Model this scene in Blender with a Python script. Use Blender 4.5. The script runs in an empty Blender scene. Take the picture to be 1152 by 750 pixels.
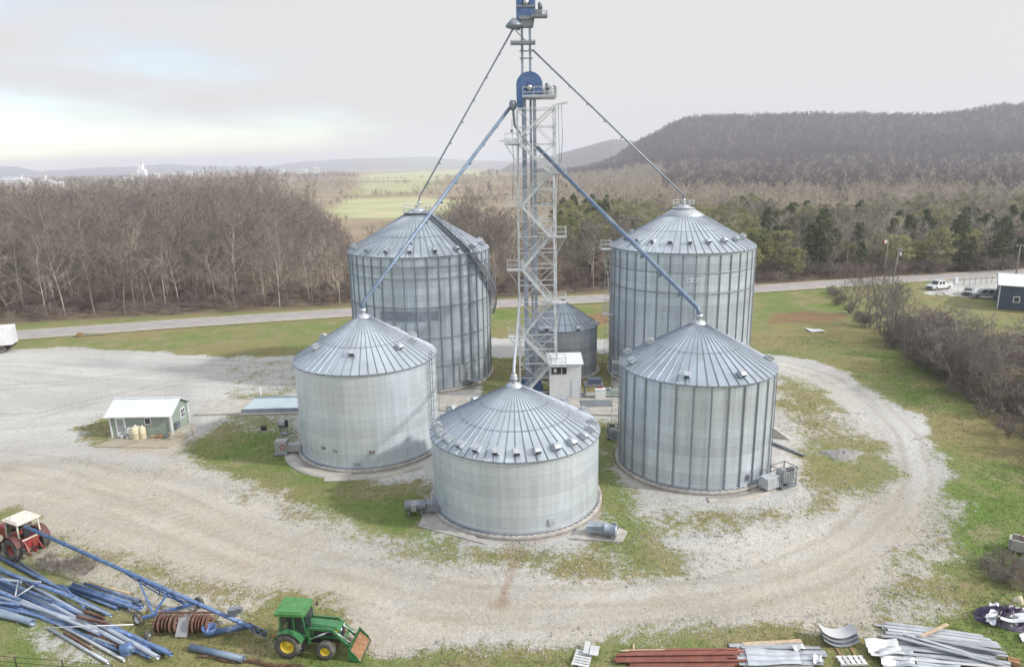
import bpy, math, random
import numpy as np
from mathutils import Vector, Matrix

random.seed(7)
RNG = np.random.default_rng(11)
SC = bpy.context.scene
COL = SC.collection
pi = math.pi
HAZE = 2.3e-4

# ------------------------------------------------------------------ camera model
FPX = 778.0; PITCH = math.radians(13.8); CAMH = 27.0; ROLL = math.radians(1.0)

def unroll(x, y):
    a = x-576; b = y-375
    return a*math.cos(ROLL)-b*math.sin(ROLL), a*math.sin(ROLL)+b*math.cos(ROLL)

def ray(x, y):
    a, b = unroll(x, y)
    u = a/FPX; v = -b/FPX
    return np.array([u, math.cos(PITCH)+v*math.sin(PITCH), -math.sin(PITCH)+v*math.cos(PITCH)])

def at(x, y, z=0.0):
    """point at height z seen at photo pixel (x, y)"""
    d = ray(x, y); t = (z-CAMH)/d[2]
    return Vector((d[0]*t, d[1]*t, z))

def atY(x, y, Y):
    d = ray(x, y); t = Y/d[1]
    return Vector((d[0]*t, Y, d[2]*t+CAMH))

def project(X, Y, Z):
    Z = Z-CAMH
    dep = Y*math.cos(PITCH)-Z*math.sin(PITCH); up = Y*math.sin(PITCH)+Z*math.cos(PITCH)
    dep = np.where(dep < 0.5, 0.5, dep)
    a = FPX*X/dep; b = -FPX*up/dep
    return 576+a*math.cos(ROLL)+b*math.sin(ROLL), 375-a*math.sin(ROLL)+b*math.cos(ROLL)

# ------------------------------------------------------------------ materials
def nt(m):
    m.use_nodes = True
    t = m.node_tree
    return t, t.nodes, t.links

def principled(t):
    return next(n for n in t.nodes if n.type == 'BSDF_PRINCIPLED')

def mat(name, col, rough=0.6, metal=0.0, var=0.15, scale=3.0, bump=0.0, bscale=20.0, stain=None, stain_amt=0.4, stain_scale=1.2, alpha=1.0, coat=0.0, rnd=0.0):
    """plain procedural material: noise-varied colour, optional stain colour patches and bump"""
    m = bpy.data.materials.new(name)
    t, N, L = nt(m)
    b = principled(t)
    tc = N.new('ShaderNodeTexCoord')
    n1 = N.new('ShaderNodeTexNoise'); n1.inputs['Scale'].default_value = scale; n1.inputs['Detail'].default_value = 6
    L.new(tc.outputs['Object'], n1.inputs['Vector'])
    mr = N.new('ShaderNodeMapRange'); mr.inputs['From Min'].default_value = 0.3; mr.inputs['From Max'].default_value = 0.7
    mr.inputs['To Min'].default_value = 1-var; mr.inputs['To Max'].default_value = 1+var
    L.new(n1.outputs['Fac'], mr.inputs['Value'])
    mx = N.new('ShaderNodeVectorMath'); mx.operation = 'SCALE'
    mx.inputs[0].default_value = col[:3]
    L.new(mr.outputs['Result'], mx.inputs['Scale'])
    out = mx.outputs['Vector']
    if rnd:
        oi = N.new('ShaderNodeObjectInfo')
        m2 = N.new('ShaderNodeMapRange'); m2.inputs['To Min'].default_value = 1-rnd; m2.inputs['To Max'].default_value = 1+rnd
        L.new(oi.outputs['Random'], m2.inputs['Value'])
        s2 = N.new('ShaderNodeVectorMath'); s2.operation = 'SCALE'
        L.new(out, s2.inputs[0]); L.new(m2.outputs['Result'], s2.inputs['Scale']); out = s2.outputs['Vector']
    if stain is not None:
        n2 = N.new('ShaderNodeTexNoise'); n2.inputs['Scale'].default_value = stain_scale; n2.inputs['Detail'].default_value = 8
        n2.inputs['Roughness'].default_value = 0.65
        L.new(tc.outputs['Object'], n2.inputs['Vector'])
        r2 = N.new('ShaderNodeMapRange'); r2.inputs['From Min'].default_value = 0.5; r2.inputs['From Max'].default_value = 0.68
        r2.inputs['To Max'].default_value = stain_amt
        L.new(n2.outputs['Fac'], r2.inputs['Value'])
        mm = N.new('ShaderNodeMix'); mm.data_type = 'RGBA'
        L.new(r2.outputs['Result'], mm.inputs['Factor']); L.new(out, mm.inputs['A']); mm.inputs['B'].default_value = (*stain[:3], 1)
        out = mm.outputs['Result']
    L.new(out, b.inputs['Base Color'])
    b.inputs['Roughness'].default_value = rough
    b.inputs['Metallic'].default_value = metal
    if alpha < 1: b.inputs['Alpha'].default_value = alpha
    if coat: b.inputs['Coat Weight'].default_value = coat
    if bump:
        n3 = N.new('ShaderNodeTexNoise'); n3.inputs['Scale'].default_value = bscale; n3.inputs['Detail'].default_value = 4
        L.new(tc.outputs['Object'], n3.inputs['Vector'])
        bp = N.new('ShaderNodeBump'); bp.inputs['Strength'].default_value = bump; bp.inputs['Distance'].default_value = 0.05
        L.new(n3.outputs['Fac'], bp.inputs['Height']); L.new(bp.outputs['Normal'], b.inputs['Normal'])
    return m

def galv(name, base, dark, rough=0.38, metal=0.4, circ=43.0, row=0.81, width=2.8, contrast=1.0, rust=0.0):
    """galvanised corrugated sheet: each sheet its own tint, faint run-off streaks, dull bloom patches"""
    m = bpy.data.materials.new(name)
    t, N, L = nt(m); b = principled(t)
    uv = N.new('ShaderNodeUVMap'); uv.uv_map = 'UVMap'
    br = N.new('ShaderNodeTexBrick')
    br.inputs['Scale'].default_value = 1.0; br.inputs['Brick Width'].default_value = width; br.inputs['Row Height'].default_value = row
    br.inputs['Mortar Size'].default_value = 0.012; br.inputs['Mortar Smooth'].default_value = 0.3
    br.inputs['Color1'].default_value = (*base, 1); br.inputs['Color2'].default_value = (*dark, 1)
    br.inputs['Mortar'].default_value = (dark[0]*.62, dark[1]*.62, dark[2]*.64, 1)
    L.new(uv.outputs['UV'], br.inputs['Vector'])
    # per-row tone (whole rings replaced or weathered differently)
    sep = N.new('ShaderNodeSeparateXYZ'); L.new(uv.outputs['UV'], sep.inputs[0])
    fl = N.new('ShaderNodeMath'); fl.operation = 'DIVIDE'; fl.inputs[1].default_value = row; L.new(sep.outputs['Y'], fl.inputs[0])
    fl2 = N.new('ShaderNodeMath'); fl2.operation = 'FLOOR'; L.new(fl.outputs[0], fl2.inputs[0])
    wn = N.new('ShaderNodeTexWhiteNoise'); wn.noise_dimensions = '1D'; L.new(fl2.outputs[0], wn.inputs['W'])
    mr = N.new('ShaderNodeMapRange'); mr.inputs['To Min'].default_value = 1-0.16*contrast; mr.inputs['To Max'].default_value = 1+0.08*contrast
    L.new(wn.outputs['Value'], mr.inputs['Value'])
    sc = N.new('ShaderNodeVectorMath'); sc.operation = 'SCALE'; L.new(br.outputs['Color'], sc.inputs[0]); L.new(mr.outputs['Result'], sc.inputs['Scale'])
    # streaks
    mp = N.new('ShaderNodeMapping'); mp.inputs['Scale'].default_value = (1.6, 0.12, 1); L.new(uv.outputs['UV'], mp.inputs['Vector'])
    ns = N.new('ShaderNodeTexNoise'); ns.inputs['Scale'].default_value = 1.5; ns.inputs['Detail'].default_value = 7; L.new(mp.outputs['Vector'], ns.inputs['Vector'])
    r2 = N.new('ShaderNodeMapRange'); r2.inputs['From Min'].default_value = .35; r2.inputs['From Max'].default_value = .7
    r2.inputs['To Min'].default_value = 1.06; r2.inputs['To Max'].default_value = 1-0.22*contrast; L.new(ns.outputs['Fac'], r2.inputs['Value'])
    s2 = N.new('ShaderNodeVectorMath'); s2.operation = 'SCALE'; L.new(sc.outputs['Vector'], s2.inputs[0]); L.new(r2.outputs['Result'], s2.inputs['Scale'])
    # bloom
    nb = N.new('ShaderNodeTexNoise'); nb.inputs['Scale'].default_value = 0.35; nb.inputs['Detail'].default_value = 5; L.new(uv.outputs['UV'], nb.inputs['Vector'])
    r3 = N.new('ShaderNodeMapRange'); r3.inputs['From Min'].default_value = .35; r3.inputs['From Max'].default_value = .68
    r3.inputs['To Min'].default_value = rough-.08; r3.inputs['To Max'].default_value = rough+.16; L.new(nb.outputs['Fac'], r3.inputs['Value'])
    L.new(r3.outputs['Result'], b.inputs['Roughness'])
    out = s2.outputs['Vector']
    if rust:
        nr = N.new('ShaderNodeTexNoise'); nr.inputs['Scale'].default_value = 0.7; nr.inputs['Detail'].default_value = 9; nr.inputs['Roughness'].default_value = .7
        L.new(uv.outputs['UV'], nr.inputs['Vector'])
        r4 = N.new('ShaderNodeMapRange'); r4.inputs['From Min'].default_value = .66; r4.inputs['From Max'].default_value = .78; r4.inputs['To Max'].default_value = rust
        L.new(nr.outputs['Fac'], r4.inputs['Value'])
        mm = N.new('ShaderNodeMix'); mm.data_type = 'RGBA'; L.new(r4.outputs['Result'], mm.inputs['Factor']); L.new(out, mm.inputs['A'])
        mm.inputs['B'].default_value = (.25, .17, .11, 1); out = mm.outputs['Result']
    L.new(out, b.inputs['Base Color'])
    b.inputs['Metallic'].default_value = metal
    return m

M = {}
M['galv_a'] = galv('galv_a', (.615, .67, .71), (.59, .645, .69), contrast=.5)
M['galv_c'] = galv('galv_c', (.565, .625, .675), (.505, .565, .62), contrast=.9, rust=.10)
M['galv_d'] = galv('galv_d', (.585, .645, .695), (.56, .62, .67), contrast=.75)
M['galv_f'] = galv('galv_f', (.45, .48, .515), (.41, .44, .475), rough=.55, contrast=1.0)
M['roof'] = mat('roof_steel', (.42, .475, .525), .42, .45, .14, .6, stain=(.33, .37, .41), stain_amt=.5, stain_scale=.5)
M['roof_d'] = mat('roof_steel_dull', (.34, .395, .455), .47, .45, .14, .6, stain=(.28, .3, .33), stain_amt=.5, stain_scale=.5)
M['rib'] = mat('roof_rib_steel', (.26, .29, .34), .55, .5, .2, 2)
M['stiff'] = mat('stiffener_steel', (.27, .305, .355), .5, .6, .2, 1.5)
M['steel'] = mat('galvanised_steel', (.52, .55, .58), .45, .6, .2, 3)
M['steel_dk'] = mat('weathered_steel', (.26, .28, .31), .5, .6, .2, 3)
M['tower'] = mat('tower_steel', (.62, .64, .66), .5, .4, .18, 2)
M['blue'] = mat('blue_paint', (.075, .145, .32), .4, .1, .2, 2, stain=(.18, .24, .36), stain_amt=.5)
M['blue_f'] = mat('faded_blue_paint', (.09, .155, .31), .45, .2, .3, 2.5, stain=(.27, .30, .35), stain_amt=.6, stain_scale=2.0, rnd=.35)
M['blue_sp'] = mat('spout_blue', (.17, .23, .32), .45, .3, .2, 1.5, stain=(.30, .34, .39), stain_amt=.7, stain_scale=.6)
M['casing'] = mat('casing_blue_grey', (.31, .355, .43), .45, .3, .2, 1.2, stain=(.30, .34, .40), stain_amt=.7, stain_scale=.8)
M['greysp'] = mat('spout_grey', (.25, .28, .33), .45, .4, .2, 1.5)
M['concrete'] = mat('concrete', (.40, .38, .35), .9, 0, .2, 1.5, .4, 12, stain=(.22, .2, .18), stain_amt=.6)
M['conc_lt'] = mat('pale_concrete', (.41, .385, .34), .9, 0, .18, 1.0, .3, 10, stain=(.33, .29, .25), stain_amt=.5)
M['asphalt'] = mat('asphalt', (.33, .31, .30), .9, 0, .12, .4, .3, 30, stain=(.26, .25, .24), stain_amt=.4, stain_scale=.3)
M['white'] = mat('white_paint', (.75, .76, .77), .5, 0, .06, 1.5, stain=(.55, .53, .5), stain_amt=.35)
M['white_r'] = mat('white_roof', (.66, .69, .73), .45, .1, .06, .8)
M['shedgreen'] = mat('sage_siding', (.285, .345, .295), .7, 0, .1, 2)
M['dark'] = mat('dark_void', (.025, .025, .03), .6, 0, .2, 3)
M['glass'] = mat('glass_pane', (.05, .06, .07), .08, 0, .1, 2)
M['tint'] = mat('tinted_glass', (.03, .045, .045), .05, 0, .1, 2, alpha=.7)
M['tyre'] = mat('tyre_rubber', (.085, .08, .075), .85, 0, .3, 6, stain=(.30, .27, .22), stain_amt=.8, stain_scale=2)
M['green'] = mat('tractor_green', (.035, .165, .06), .4, 0, .15, 4, coat=.2, stain=(.16, .19, .10), stain_amt=.45, stain_scale=2.5)
M['green_r'] = mat('cab_roof_green', (.07, .22, .07), .5, 0, .15, 3)
M['yellow'] = mat('rim_yellow', (.72, .52, .03), .45, 0, .1, 4)
M['red'] = mat('tractor_red', (.26, .035, .03), .45, 0, .2, 4, stain=(.2, .08, .05), stain_amt=.5)
M['cream'] = mat('cab_cream', (.66, .62, .55), .5, 0, .1, 4, stain=(.42, .36, .3), stain_amt=.5, stain_scale=2.5)
M['rust'] = mat('rusted_iron', (.145, .078, .055), .85, .1, .35, 5, stain=(.30, .22, .18), stain_amt=.6, stain_scale=3, rnd=.25)
M['redox'] = mat('red_oxide_steel', (.20, .07, .05), .7, .1, .2, 2, stain=(.30, .17, .13), stain_amt=.5, rnd=.35)
M['sheet'] = mat('bare_sheet_metal', (.43, .46, .50), .45, .55, .15, 1.5, stain=(.38, .38, .39), stain_amt=.5, rnd=.2)
M['sheet_w'] = mat('white_sheet_metal', (.60, .61, .62), .45, .2, .1, 1.5, rnd=.12)
M['wood'] = mat('weathered_wood', (.42, .33, .23), .85, 0, .25, 4, rnd=.2)
M['wood_br'] = mat('brown_wood', (.33, .19, .10), .8, 0, .25, 4)
M['tan_pl'] = mat('tan_plastic', (.62, .56, .40), .55, 0, .08, 4)
M['tarp_w'] = mat('white_tarp', (.74, .75, .78), .5, 0, .08, 2)
M['tarp_p'] = mat('dark_purple_tarp', (.055, .035, .09), .5, 0, .2, 2)
M['deck'] = mat('scale_deck', (.46, .55, .58), .5, .2, .12, 1.2, stain=(.36, .38, .37), stain_amt=.5)
M['navy'] = mat('slate_siding', (.075, .095, .14), .6, 0, .08, 1)
M['silver'] = mat('car_silver', (.48, .49, .51), .3, .4, .05, 3, coat=.5)
M['carwhite'] = mat('car_white', (.74, .75, .76), .3, 0, .04, 3, coat=.5)
M['cardark'] = mat('car_dark', (.06, .065, .075), .3, .2, .05, 3, coat=.5)
M['lampred'] = mat('lamp_red', (.4, .02, .02), .3, 0, .05, 3)
M['lampclear'] = mat('lamp_clear', (.7, .7, .68), .2, 0, .05, 3)
M['pole'] = mat('pole_wood', (.30, .26, .22), .85, 0, .2, 3)
M['flagr'] = mat('flag_red', (.45, .08, .08), .7, 0, .1, 3)
M['flagw'] = mat('flag_white', (.72, .70, .70), .7, 0, .1, 3)
M['dirt'] = mat('bucket_dirt', (.26, .14, .075), .95, 0, .3, 4, .5, 10)
M['stone'] = mat('pale_stone', (.38, .36, .33), .9, 0, .3, .7, .3, 10)
M['boxgrey'] = mat('box_grey', (.34, .35, .36), .6, .2, .12, 3)
M['signred'] = mat('sign_red', (.42, .05, .05), .5, 0, .1, 3)
def bark(name, c1, c2):
    m = bpy.data.materials.new(name); t, N, L = nt(m); b = principled(t)
    oi = N.new('ShaderNodeObjectInfo'); cr = N.new('ShaderNodeMix'); cr.data_type = 'RGBA'
    cr.inputs['A'].default_value = (*c1, 1); cr.inputs['B'].default_value = (*c2, 1)
    L.new(oi.outputs['Random'], cr.inputs['Factor'])
    tc = N.new('ShaderNodeTexCoord'); n = N.new('ShaderNodeTexNoise'); n.inputs['Scale'].default_value = .6; n.inputs['Detail'].default_value = 3
    L.new(tc.outputs['Object'], n.inputs['Vector'])
    mr = N.new('ShaderNodeMapRange'); mr.inputs['From Min'].default_value = .3; mr.inputs['From Max'].default_value = .7
    mr.inputs['To Min'].default_value = .75; mr.inputs['To Max'].default_value = 1.25; L.new(n.outputs['Fac'], mr.inputs['Value'])
    s = N.new('ShaderNodeVectorMath'); s.operation = 'SCALE'; L.new(cr.outputs['Result'], s.inputs[0]); L.new(mr.outputs['Result'], s.inputs['Scale'])
    L.new(s.outputs['Vector'], b.inputs['Base Color']); b.inputs['Roughness'].default_value = .9
    return m
M['bark'] = bark('bark_brown', (.185, .16, .14), (.29, .26, .23))
M['twig'] = bark('twig_brown', (.165, .138, .122), (.27, .235, .205))
M['bark_p'] = bark('bark_pale', (.38, .345, .30), (.52, .47, .41))
M['twig_p'] = bark('twig_pale', (.36, .31, .25), (.50, .44, .36))
M['twig_r'] = bark('twig_purple', (.15, .118, .11), (.25, .20, .185))
M['twig_h'] = bark('twig_far_hill', (.125, .10, .115), (.175, .145, .155))
M['ever'] = bark('evergreen_needles', (.065, .095, .04), (.145, .16, .07))
M['olive'] = bark('olive_leaves', (.215, .225, .095), (.40, .375, .185))

# ------------------------------------------------------------------ mesh builder
class MB:
    def __init__(s):
        s.v = []; s.f = []; s.mi = []; s.sm = []; s.uv = {}
    def add(s, vs, fs, mi=0, smooth=False):
        o = len(s.v)
        s.v.extend([tuple(p) for p in vs])
        for f in fs:
            s.f.append(tuple(o+i for i in f)); s.mi.append(mi); s.sm.append(smooth)
        return s
    def box(s, c, d, rz=0.0, mi=0, rot=None, taper=None):
        x, y, z = d[0]/2, d[1]/2, d[2]/2
        tx, ty = taper if taper else (1, 1)
        vs = [(-x, -y, -z), (x, -y, -z), (x, y, -z), (-x, y, -z), (-x*tx, -y*ty, z), (x*tx, -y*ty, z), (x*tx, y*ty, z), (-x*tx, y*ty, z)]
        R = rot if rot is not None else Matrix.Rotation(rz, 3, 'Z')
        c = Vector(c)
        return s.add([R @ Vector(p)+c for p in vs], [(3, 2, 1, 0), (4, 5, 6, 7), (0, 1, 5, 4), (1, 2, 6, 5), (2, 3, 7, 6), (3, 0, 4, 7)], mi)
    def beam(s, p, q, w, h=None, mi=0, up=(0, 0, 1)):
        p = Vector(p); q = Vector(q); h = h or w
        d = (q-p); L = d.length
        if L < 1e-6: return s
        d /= L; up = Vector(up)
        if abs(d.dot(up)) > .98: up = Vector((1, 0, 0))
        sx = d.cross(up).normalized(); sz = sx.cross(d)
        vs = []
        for e in (p, q):
            for a, b in ((-1, -1), (1, -1), (1, 1), (-1, 1)):
                vs.append(e+sx*(a*w/2)+sz*(b*h/2))
        return s.add(vs, [(0, 1, 2, 3), (7, 6, 5, 4), (0, 4, 5, 1), (1, 5, 6, 2), (2, 6, 7, 3), (3, 7, 4, 0)], mi)
    def tube(s, pts, r, n=8, mi=0, caps=True, smooth=True):
        pts = [Vector(p) for p in pts]; m = len(pts)
        rs = r if isinstance(r, (list, tuple)) else [r]*m
        vs = []; pu = None
        for i, p in enumerate(pts):
            d = (pts[min(i+1, m-1)]-pts[max(i-1, 0)]).normalized()
            if pu is None:
                u = Vector((0, 0, 1)) if abs(d.z) < .9 else Vector((1, 0, 0))
            else: u = pu
            a = d.cross(u).normalized(); b = a.cross(d).normalized(); pu = b
            for k in range(n):
                t = 2*pi*k/n
                vs.append(p+a*(math.cos(t)*rs[i])+b*(math.sin(t)*rs[i]))
        fs = []
        for i in range(m-1):
            for k in range(n):
                fs.append((i*n+k, i*n+(k+1) % n, (i+1)*n+(k+1) % n, (i+1)*n+k))
        s.add(vs, fs, mi, smooth)
        if caps:
            o = len(s.v)-len(vs)
            s.f.append(tuple(o+k for k in range(n))[::-1]); s.mi.append(mi); s.sm.append(False)
            s.f.append(tuple(o+(m-1)*n+k for k in range(n))); s.mi.append(mi); s.sm.append(False)
        return s
    def lathe(s, prof, n=32, c=(0, 0, 0), axis='z', mi=0, smooth=True, closed=False, arc=2*pi, a0=0.0):
        """prof: list of (radius, height)"""
        vs = []; m = len(prof); full = abs(arc-2*pi) < 1e-6; cols = n if full else n+1
        c = Vector(c)
        for k in range(cols):
            t = a0+arc*k/n
            for r, h in prof:
                p = (r*math.cos(t), r*math.sin(t), h)
                if axis == 'y': p = (p[0], h, p[1])
                if axis == 'x': p = (h, p[0], p[1])
                vs.append(Vector(p)+c)
        fs = []
        for k in range(n):
            k2 = (k+1) % cols
            for i in range(m-1 if not closed else m):
                j = (i+1) % m
                f = (k*m+i, k2*m+i, k2*m+j, k*m+j)
                fs.append(f if axis != 'y' else f[::-1])
        return s.add(vs, fs, mi, smooth)
    def prism(s, poly, y0, y1, mi=0, plane='xz', c=(0, 0, 0)):
        """extrude a 2-D outline"""
        n = len(poly); vs = []
        for t in (y0, y1):
            for a, b in poly:
                p = (a, t, b) if plane == 'xz' else ((a, b, t) if plane == 'xy' else (t, a, b))
                vs.append(Vector(p)+Vector(c))
        fs = [tuple(range(n)), tuple(range(2*n-1, n-1, -1))]
        for i in range(n):
            j = (i+1) % n
            fs.append((i, i+n, j+n, j))
        return s.add(vs, fs, mi)
    def build(s, name, mats, parent=None, loc=None, rz=0.0, uv=False):
        me = bpy.data.meshes.new(name)
        me.from_pydata(s.v, [], s.f)
        mats = mats if isinstance(mats, (list, tuple)) else [mats]
        for m in mats: me.materials.append(M[m] if isinstance(m, str) else m)
        me.polygons.foreach_set('material_index', s.mi)
        me.polygons.foreach_set('use_smooth', s.sm)
        import bmesh
        bm = bmesh.new(); bm.from_mesh(me); bmesh.ops.recalc_face_normals(bm, faces=bm.faces); bm.to_mesh(me); bm.free()
        me.update()
        o = bpy.data.objects.new(name, me); COL.objects.link(o)
        if parent is not None: o.parent = parent
        if loc is not None: o.location = loc
        o.rotation_euler[2] = rz
        return o

def tag(o, label=None, cat=None, group=None, kind=None):
    if label: o['label'] = label
    if cat: o['category'] = cat
    if group: o['group'] = group
    if kind: o['kind'] = kind
    return o

def thing(name, label, cat, loc=(0, 0, 0), rz=0.0, group=None):
    o = bpy.data.objects.new(name, None); COL.objects.link(o)
    o.empty_display_size = .3
    o.location = loc; o.rotation_euler[2] = rz
    return tag(o, label, cat, group)

def child(src, parent, loc=(0, 0, 0), rz=0.0, name=None):
    c = src.copy(); COL.objects.link(c); c.parent = parent
    c.location = loc; c.rotation_euler = (0, 0, rz)
    return c

def dup(root, loc, rz=0.0, label=None, group=None, scale=None):
    r = root.copy(); COL.objects.link(r); r.location = loc; r.rotation_euler = (0, 0, rz)
    if scale is not None: r.scale = scale if not isinstance(scale, (int, float)) else (scale,)*3
    if label: r['label'] = label
    if group: r['group'] = group
    for ch in list(root.children):
        c = ch.copy(); COL.objects.link(c); c.parent = r
        for g in ch.children:
            d = g.copy(); COL.objects.link(d); d.parent = c
    return r

def fastmesh(name, verts, faces, mat_, smooth=False):
    """verts Nx3 array, faces Mxk array (all the same k)"""
    me = bpy.data.meshes.new(name)
    verts = np.asarray(verts, np.float32); faces = np.asarray(faces, np.int32)
    k = faces.shape[1]
    me.vertices.add(len(verts)); me.vertices.foreach_set('co', verts.ravel())
    me.loops.add(faces.size); me.loops.foreach_set('vertex_index', faces.ravel())
    me.polygons.add(len(faces))
    me.polygons.foreach_set('loop_start', np.arange(0, faces.size, k, dtype=np.int32))
    try: me.polygons.foreach_set('loop_total', np.full(len(faces), k, np.int32))
    except Exception: pass
    me.polygons.foreach_set('use_smooth', np.full(len(faces), smooth))
    for m in (mat_ if isinstance(mat_, (list, tuple)) else [mat_]):
        me.materials.append(M[m] if isinstance(m, str) else m)
    me.update(calc_edges=True)
    return me

# ------------------------------------------------------------------ camera, sky, sun
cam_d = bpy.data.cameras.new('camera'); cam = bpy.data.objects.new('camera', cam_d); COL.objects.link(cam)
cam_d.sensor_width = 36; cam_d.sensor_fit = 'HORIZONTAL'; cam_d.lens = FPX/1152*36
cam_d.clip_start = .5; cam_d.clip_end = 40000
cam.matrix_world = Matrix.Translation((0, 0, CAMH)) @ Matrix.Rotation(pi/2-PITCH, 4, 'X') @ Matrix.Rotation(-ROLL, 4, 'Z')
SC.camera = cam

SUN_AZ = math.radians(-14)      # measured from +X towards +Y
SUN_EL = math.radians(34)
sd = Vector((math.cos(SUN_AZ)*math.cos(SUN_EL), math.sin(SUN_AZ)*math.cos(SUN_EL), math.sin(SUN_EL)))
sl = bpy.data.lights.new('sun', 'SUN'); sl.energy = 3.8; sl.angle = math.radians(3); sl.color = (1, .965, .91)
so = bpy.data.objects.new('sun', sl); COL.objects.link(so)
so.rotation_euler = sd.to_track_quat('Z', 'Y').to_euler(); so.location = (0, 0, 200)

w = bpy.data.worlds.new('World'); SC.world = w; w.use_nodes = True
T = w.node_tree; N = T.nodes; L = T.links
bg = next(n for n in N if n.type == 'BACKGROUND'); bg.inputs['Strength'].default_value = .15
sky = N.new('ShaderNodeTexSky'); sky.sky_type = 'NISHITA'; sky.sun_disc = False
sky.sun_elevation = SUN_EL; sky.sun_rotation = pi/2-SUN_AZ
sky.air_density = 1.0; sky.dust_density = 0.2
tc = N.new('ShaderNodeTexCoord')
mp = N.new('ShaderNodeMapping'); mp.inputs['Scale'].default_value = (1.0, 1.0, 4.5); mp.inputs['Location'].default_value = (.35, .2, .0)
L.new(tc.outputs['Generated'], mp.inputs['Vector'])
cn = N.new('ShaderNodeTexNoise'); cn.inputs['Scale'].default_value = 1.7; cn.inputs['Detail'].default_value = 7; cn.inputs['Roughness'].default_value = .5
L.new(mp.outputs['Vector'], cn.inputs['Vector'])
# thicker cloud to the right and ahead, thinner to the left
sx = N.new('ShaderNodeSeparateXYZ'); L.new(tc.outputs['Generated'], sx.inputs[0])
ad = N.new('ShaderNodeMath'); ad.operation = 'MULTIPLY_ADD'; ad.inputs[1].default_value = .75; L.new(sx.outputs['X'], ad.inputs[0]); L.new(cn.outputs['Fac'], ad.inputs[2])
cm = N.new('ShaderNodeMapRange'); cm.interpolation_type = 'SMOOTHSTEP'
cm.inputs['From Min'].default_value = .06; cm.inputs['From Max'].default_value = .30; L.new(ad.outputs[0], cm.inputs['Value'])
cm.inputs['To Min'].default_value = .12
mix = N.new('ShaderNodeMix'); mix.data_type = 'RGBA'
L.new(cm.outputs['Result'], mix.inputs['Factor'])
bl = N.new('ShaderNodeMix'); bl.data_type = 'RGBA'; bl.inputs['Factor'].default_value = .5
bs = N.new('ShaderNodeVectorMath'); bs.operation = 'SCALE'; bs.inputs['Scale'].default_value = 1.25; L.new(sky.outputs['Color'], bs.inputs[0]); L.new(bs.outputs['Vector'], mix.inputs['A'])
# an overcast deck is brighter overhead than at the skyline
zr_ = N.new('ShaderNodeMapRange'); zr_.interpolation_type = 'SMOOTHSTEP'
zr_.inputs['From Min'].default_value = .25; zr_.inputs['From Max'].default_value = .95; zr_.inputs['To Min'].default_value = 1.0; zr_.inputs['To Max'].default_value = 1.8
L.new(sx.outputs['Z'], zr_.inputs['Value'])
cs = N.new('ShaderNodeVectorMath'); cs.operation = 'SCALE'; cs.inputs[0].default_value = (5.25, 5.23, 5.27); L.new(zr_.outputs['Result'], cs.inputs['Scale'])
L.new(cs.outputs['Vector'], mix.inputs['B'])
L.new(mix.outputs['Result'], bg.inputs['Color'])
SC.view_settings.view_transform = 'Standard'
try: SC.view_settings.look = 'None'
except Exception: pass
SC.view_settings.exposure = 0; SC.view_settings.gamma = 1
SC.cycles.volume_bounces = 1
SC.cycles.max_bounces = 6
# ------------------------------------------------------------------ ground and terrain
def sdist(poly, X, Y):
    """signed distance to polygon, positive inside"""
    P = np.asarray(poly, float); n = len(P)
    d = np.full(X.shape, 1e18); inside = np.zeros(X.shape, bool)
    for i in range(n):
        x0, y0 = P[i]; x1, y1 = P[(i+1) % n]
        ex, ey = x1-x0, y1-y0; L2 = ex*ex+ey*ey+1e-12
        t = np.clip(((X-x0)*ex+(Y-y0)*ey)/L2, 0, 1)
        d = np.minimum(d, (X-x0-t*ex)**2+(Y-y0-t*ey)**2)
        c = ((y0 > Y) != (y1 > Y)) & (X < (x1-x0)*(Y-y0)/((y1-y0) if abs(y1-y0) > 1e-12 else 1e-12)+x0)
        inside ^= c
    return np.where(inside, np.sqrt(d), -np.sqrt(d))

def gp(*pp):
    return [tuple(at(x, y)[:2]) for x, y in pp]

def sstep(a, b, x):
    t = np.clip((x-a)/(b-a), 0, 1); return t*t*(3-2*t)

def vnoise(X, Y, seed=0):
    """cheap smooth value noise"""
    xi = np.floor(X).astype(np.int64); yi = np.floor(Y).astype(np.int64); fx = X-xi; fy = Y-yi
    fx = fx*fx*(3-2*fx); fy = fy*fy*(3-2*fy)
    def h(a, b):
        v = (a*374761393+b*668265263+seed*982451653) & 0x7fffffff
        v = ((v ^ (v >> 13))*1274126177) & 0x7fffffff
        return ((v ^ (v >> 16)) & 0xffff)/65535.0
    return (h(xi, yi)*(1-fx)+h(xi+1, yi)*fx)*(1-fy)+(h(xi, yi+1)*(1-fx)+h(xi+1, yi+1)*fx)*fy
def fbm(X, Y, seed=0, o=4):
    s = 0; a = .5; t = 0
    for i in range(o):
        s = s+a*vnoise(X, Y, seed+i*17); t += a; a *= .5; X = X*2.03+11.3; Y = Y*2.03+5.7
    return s/t

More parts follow.
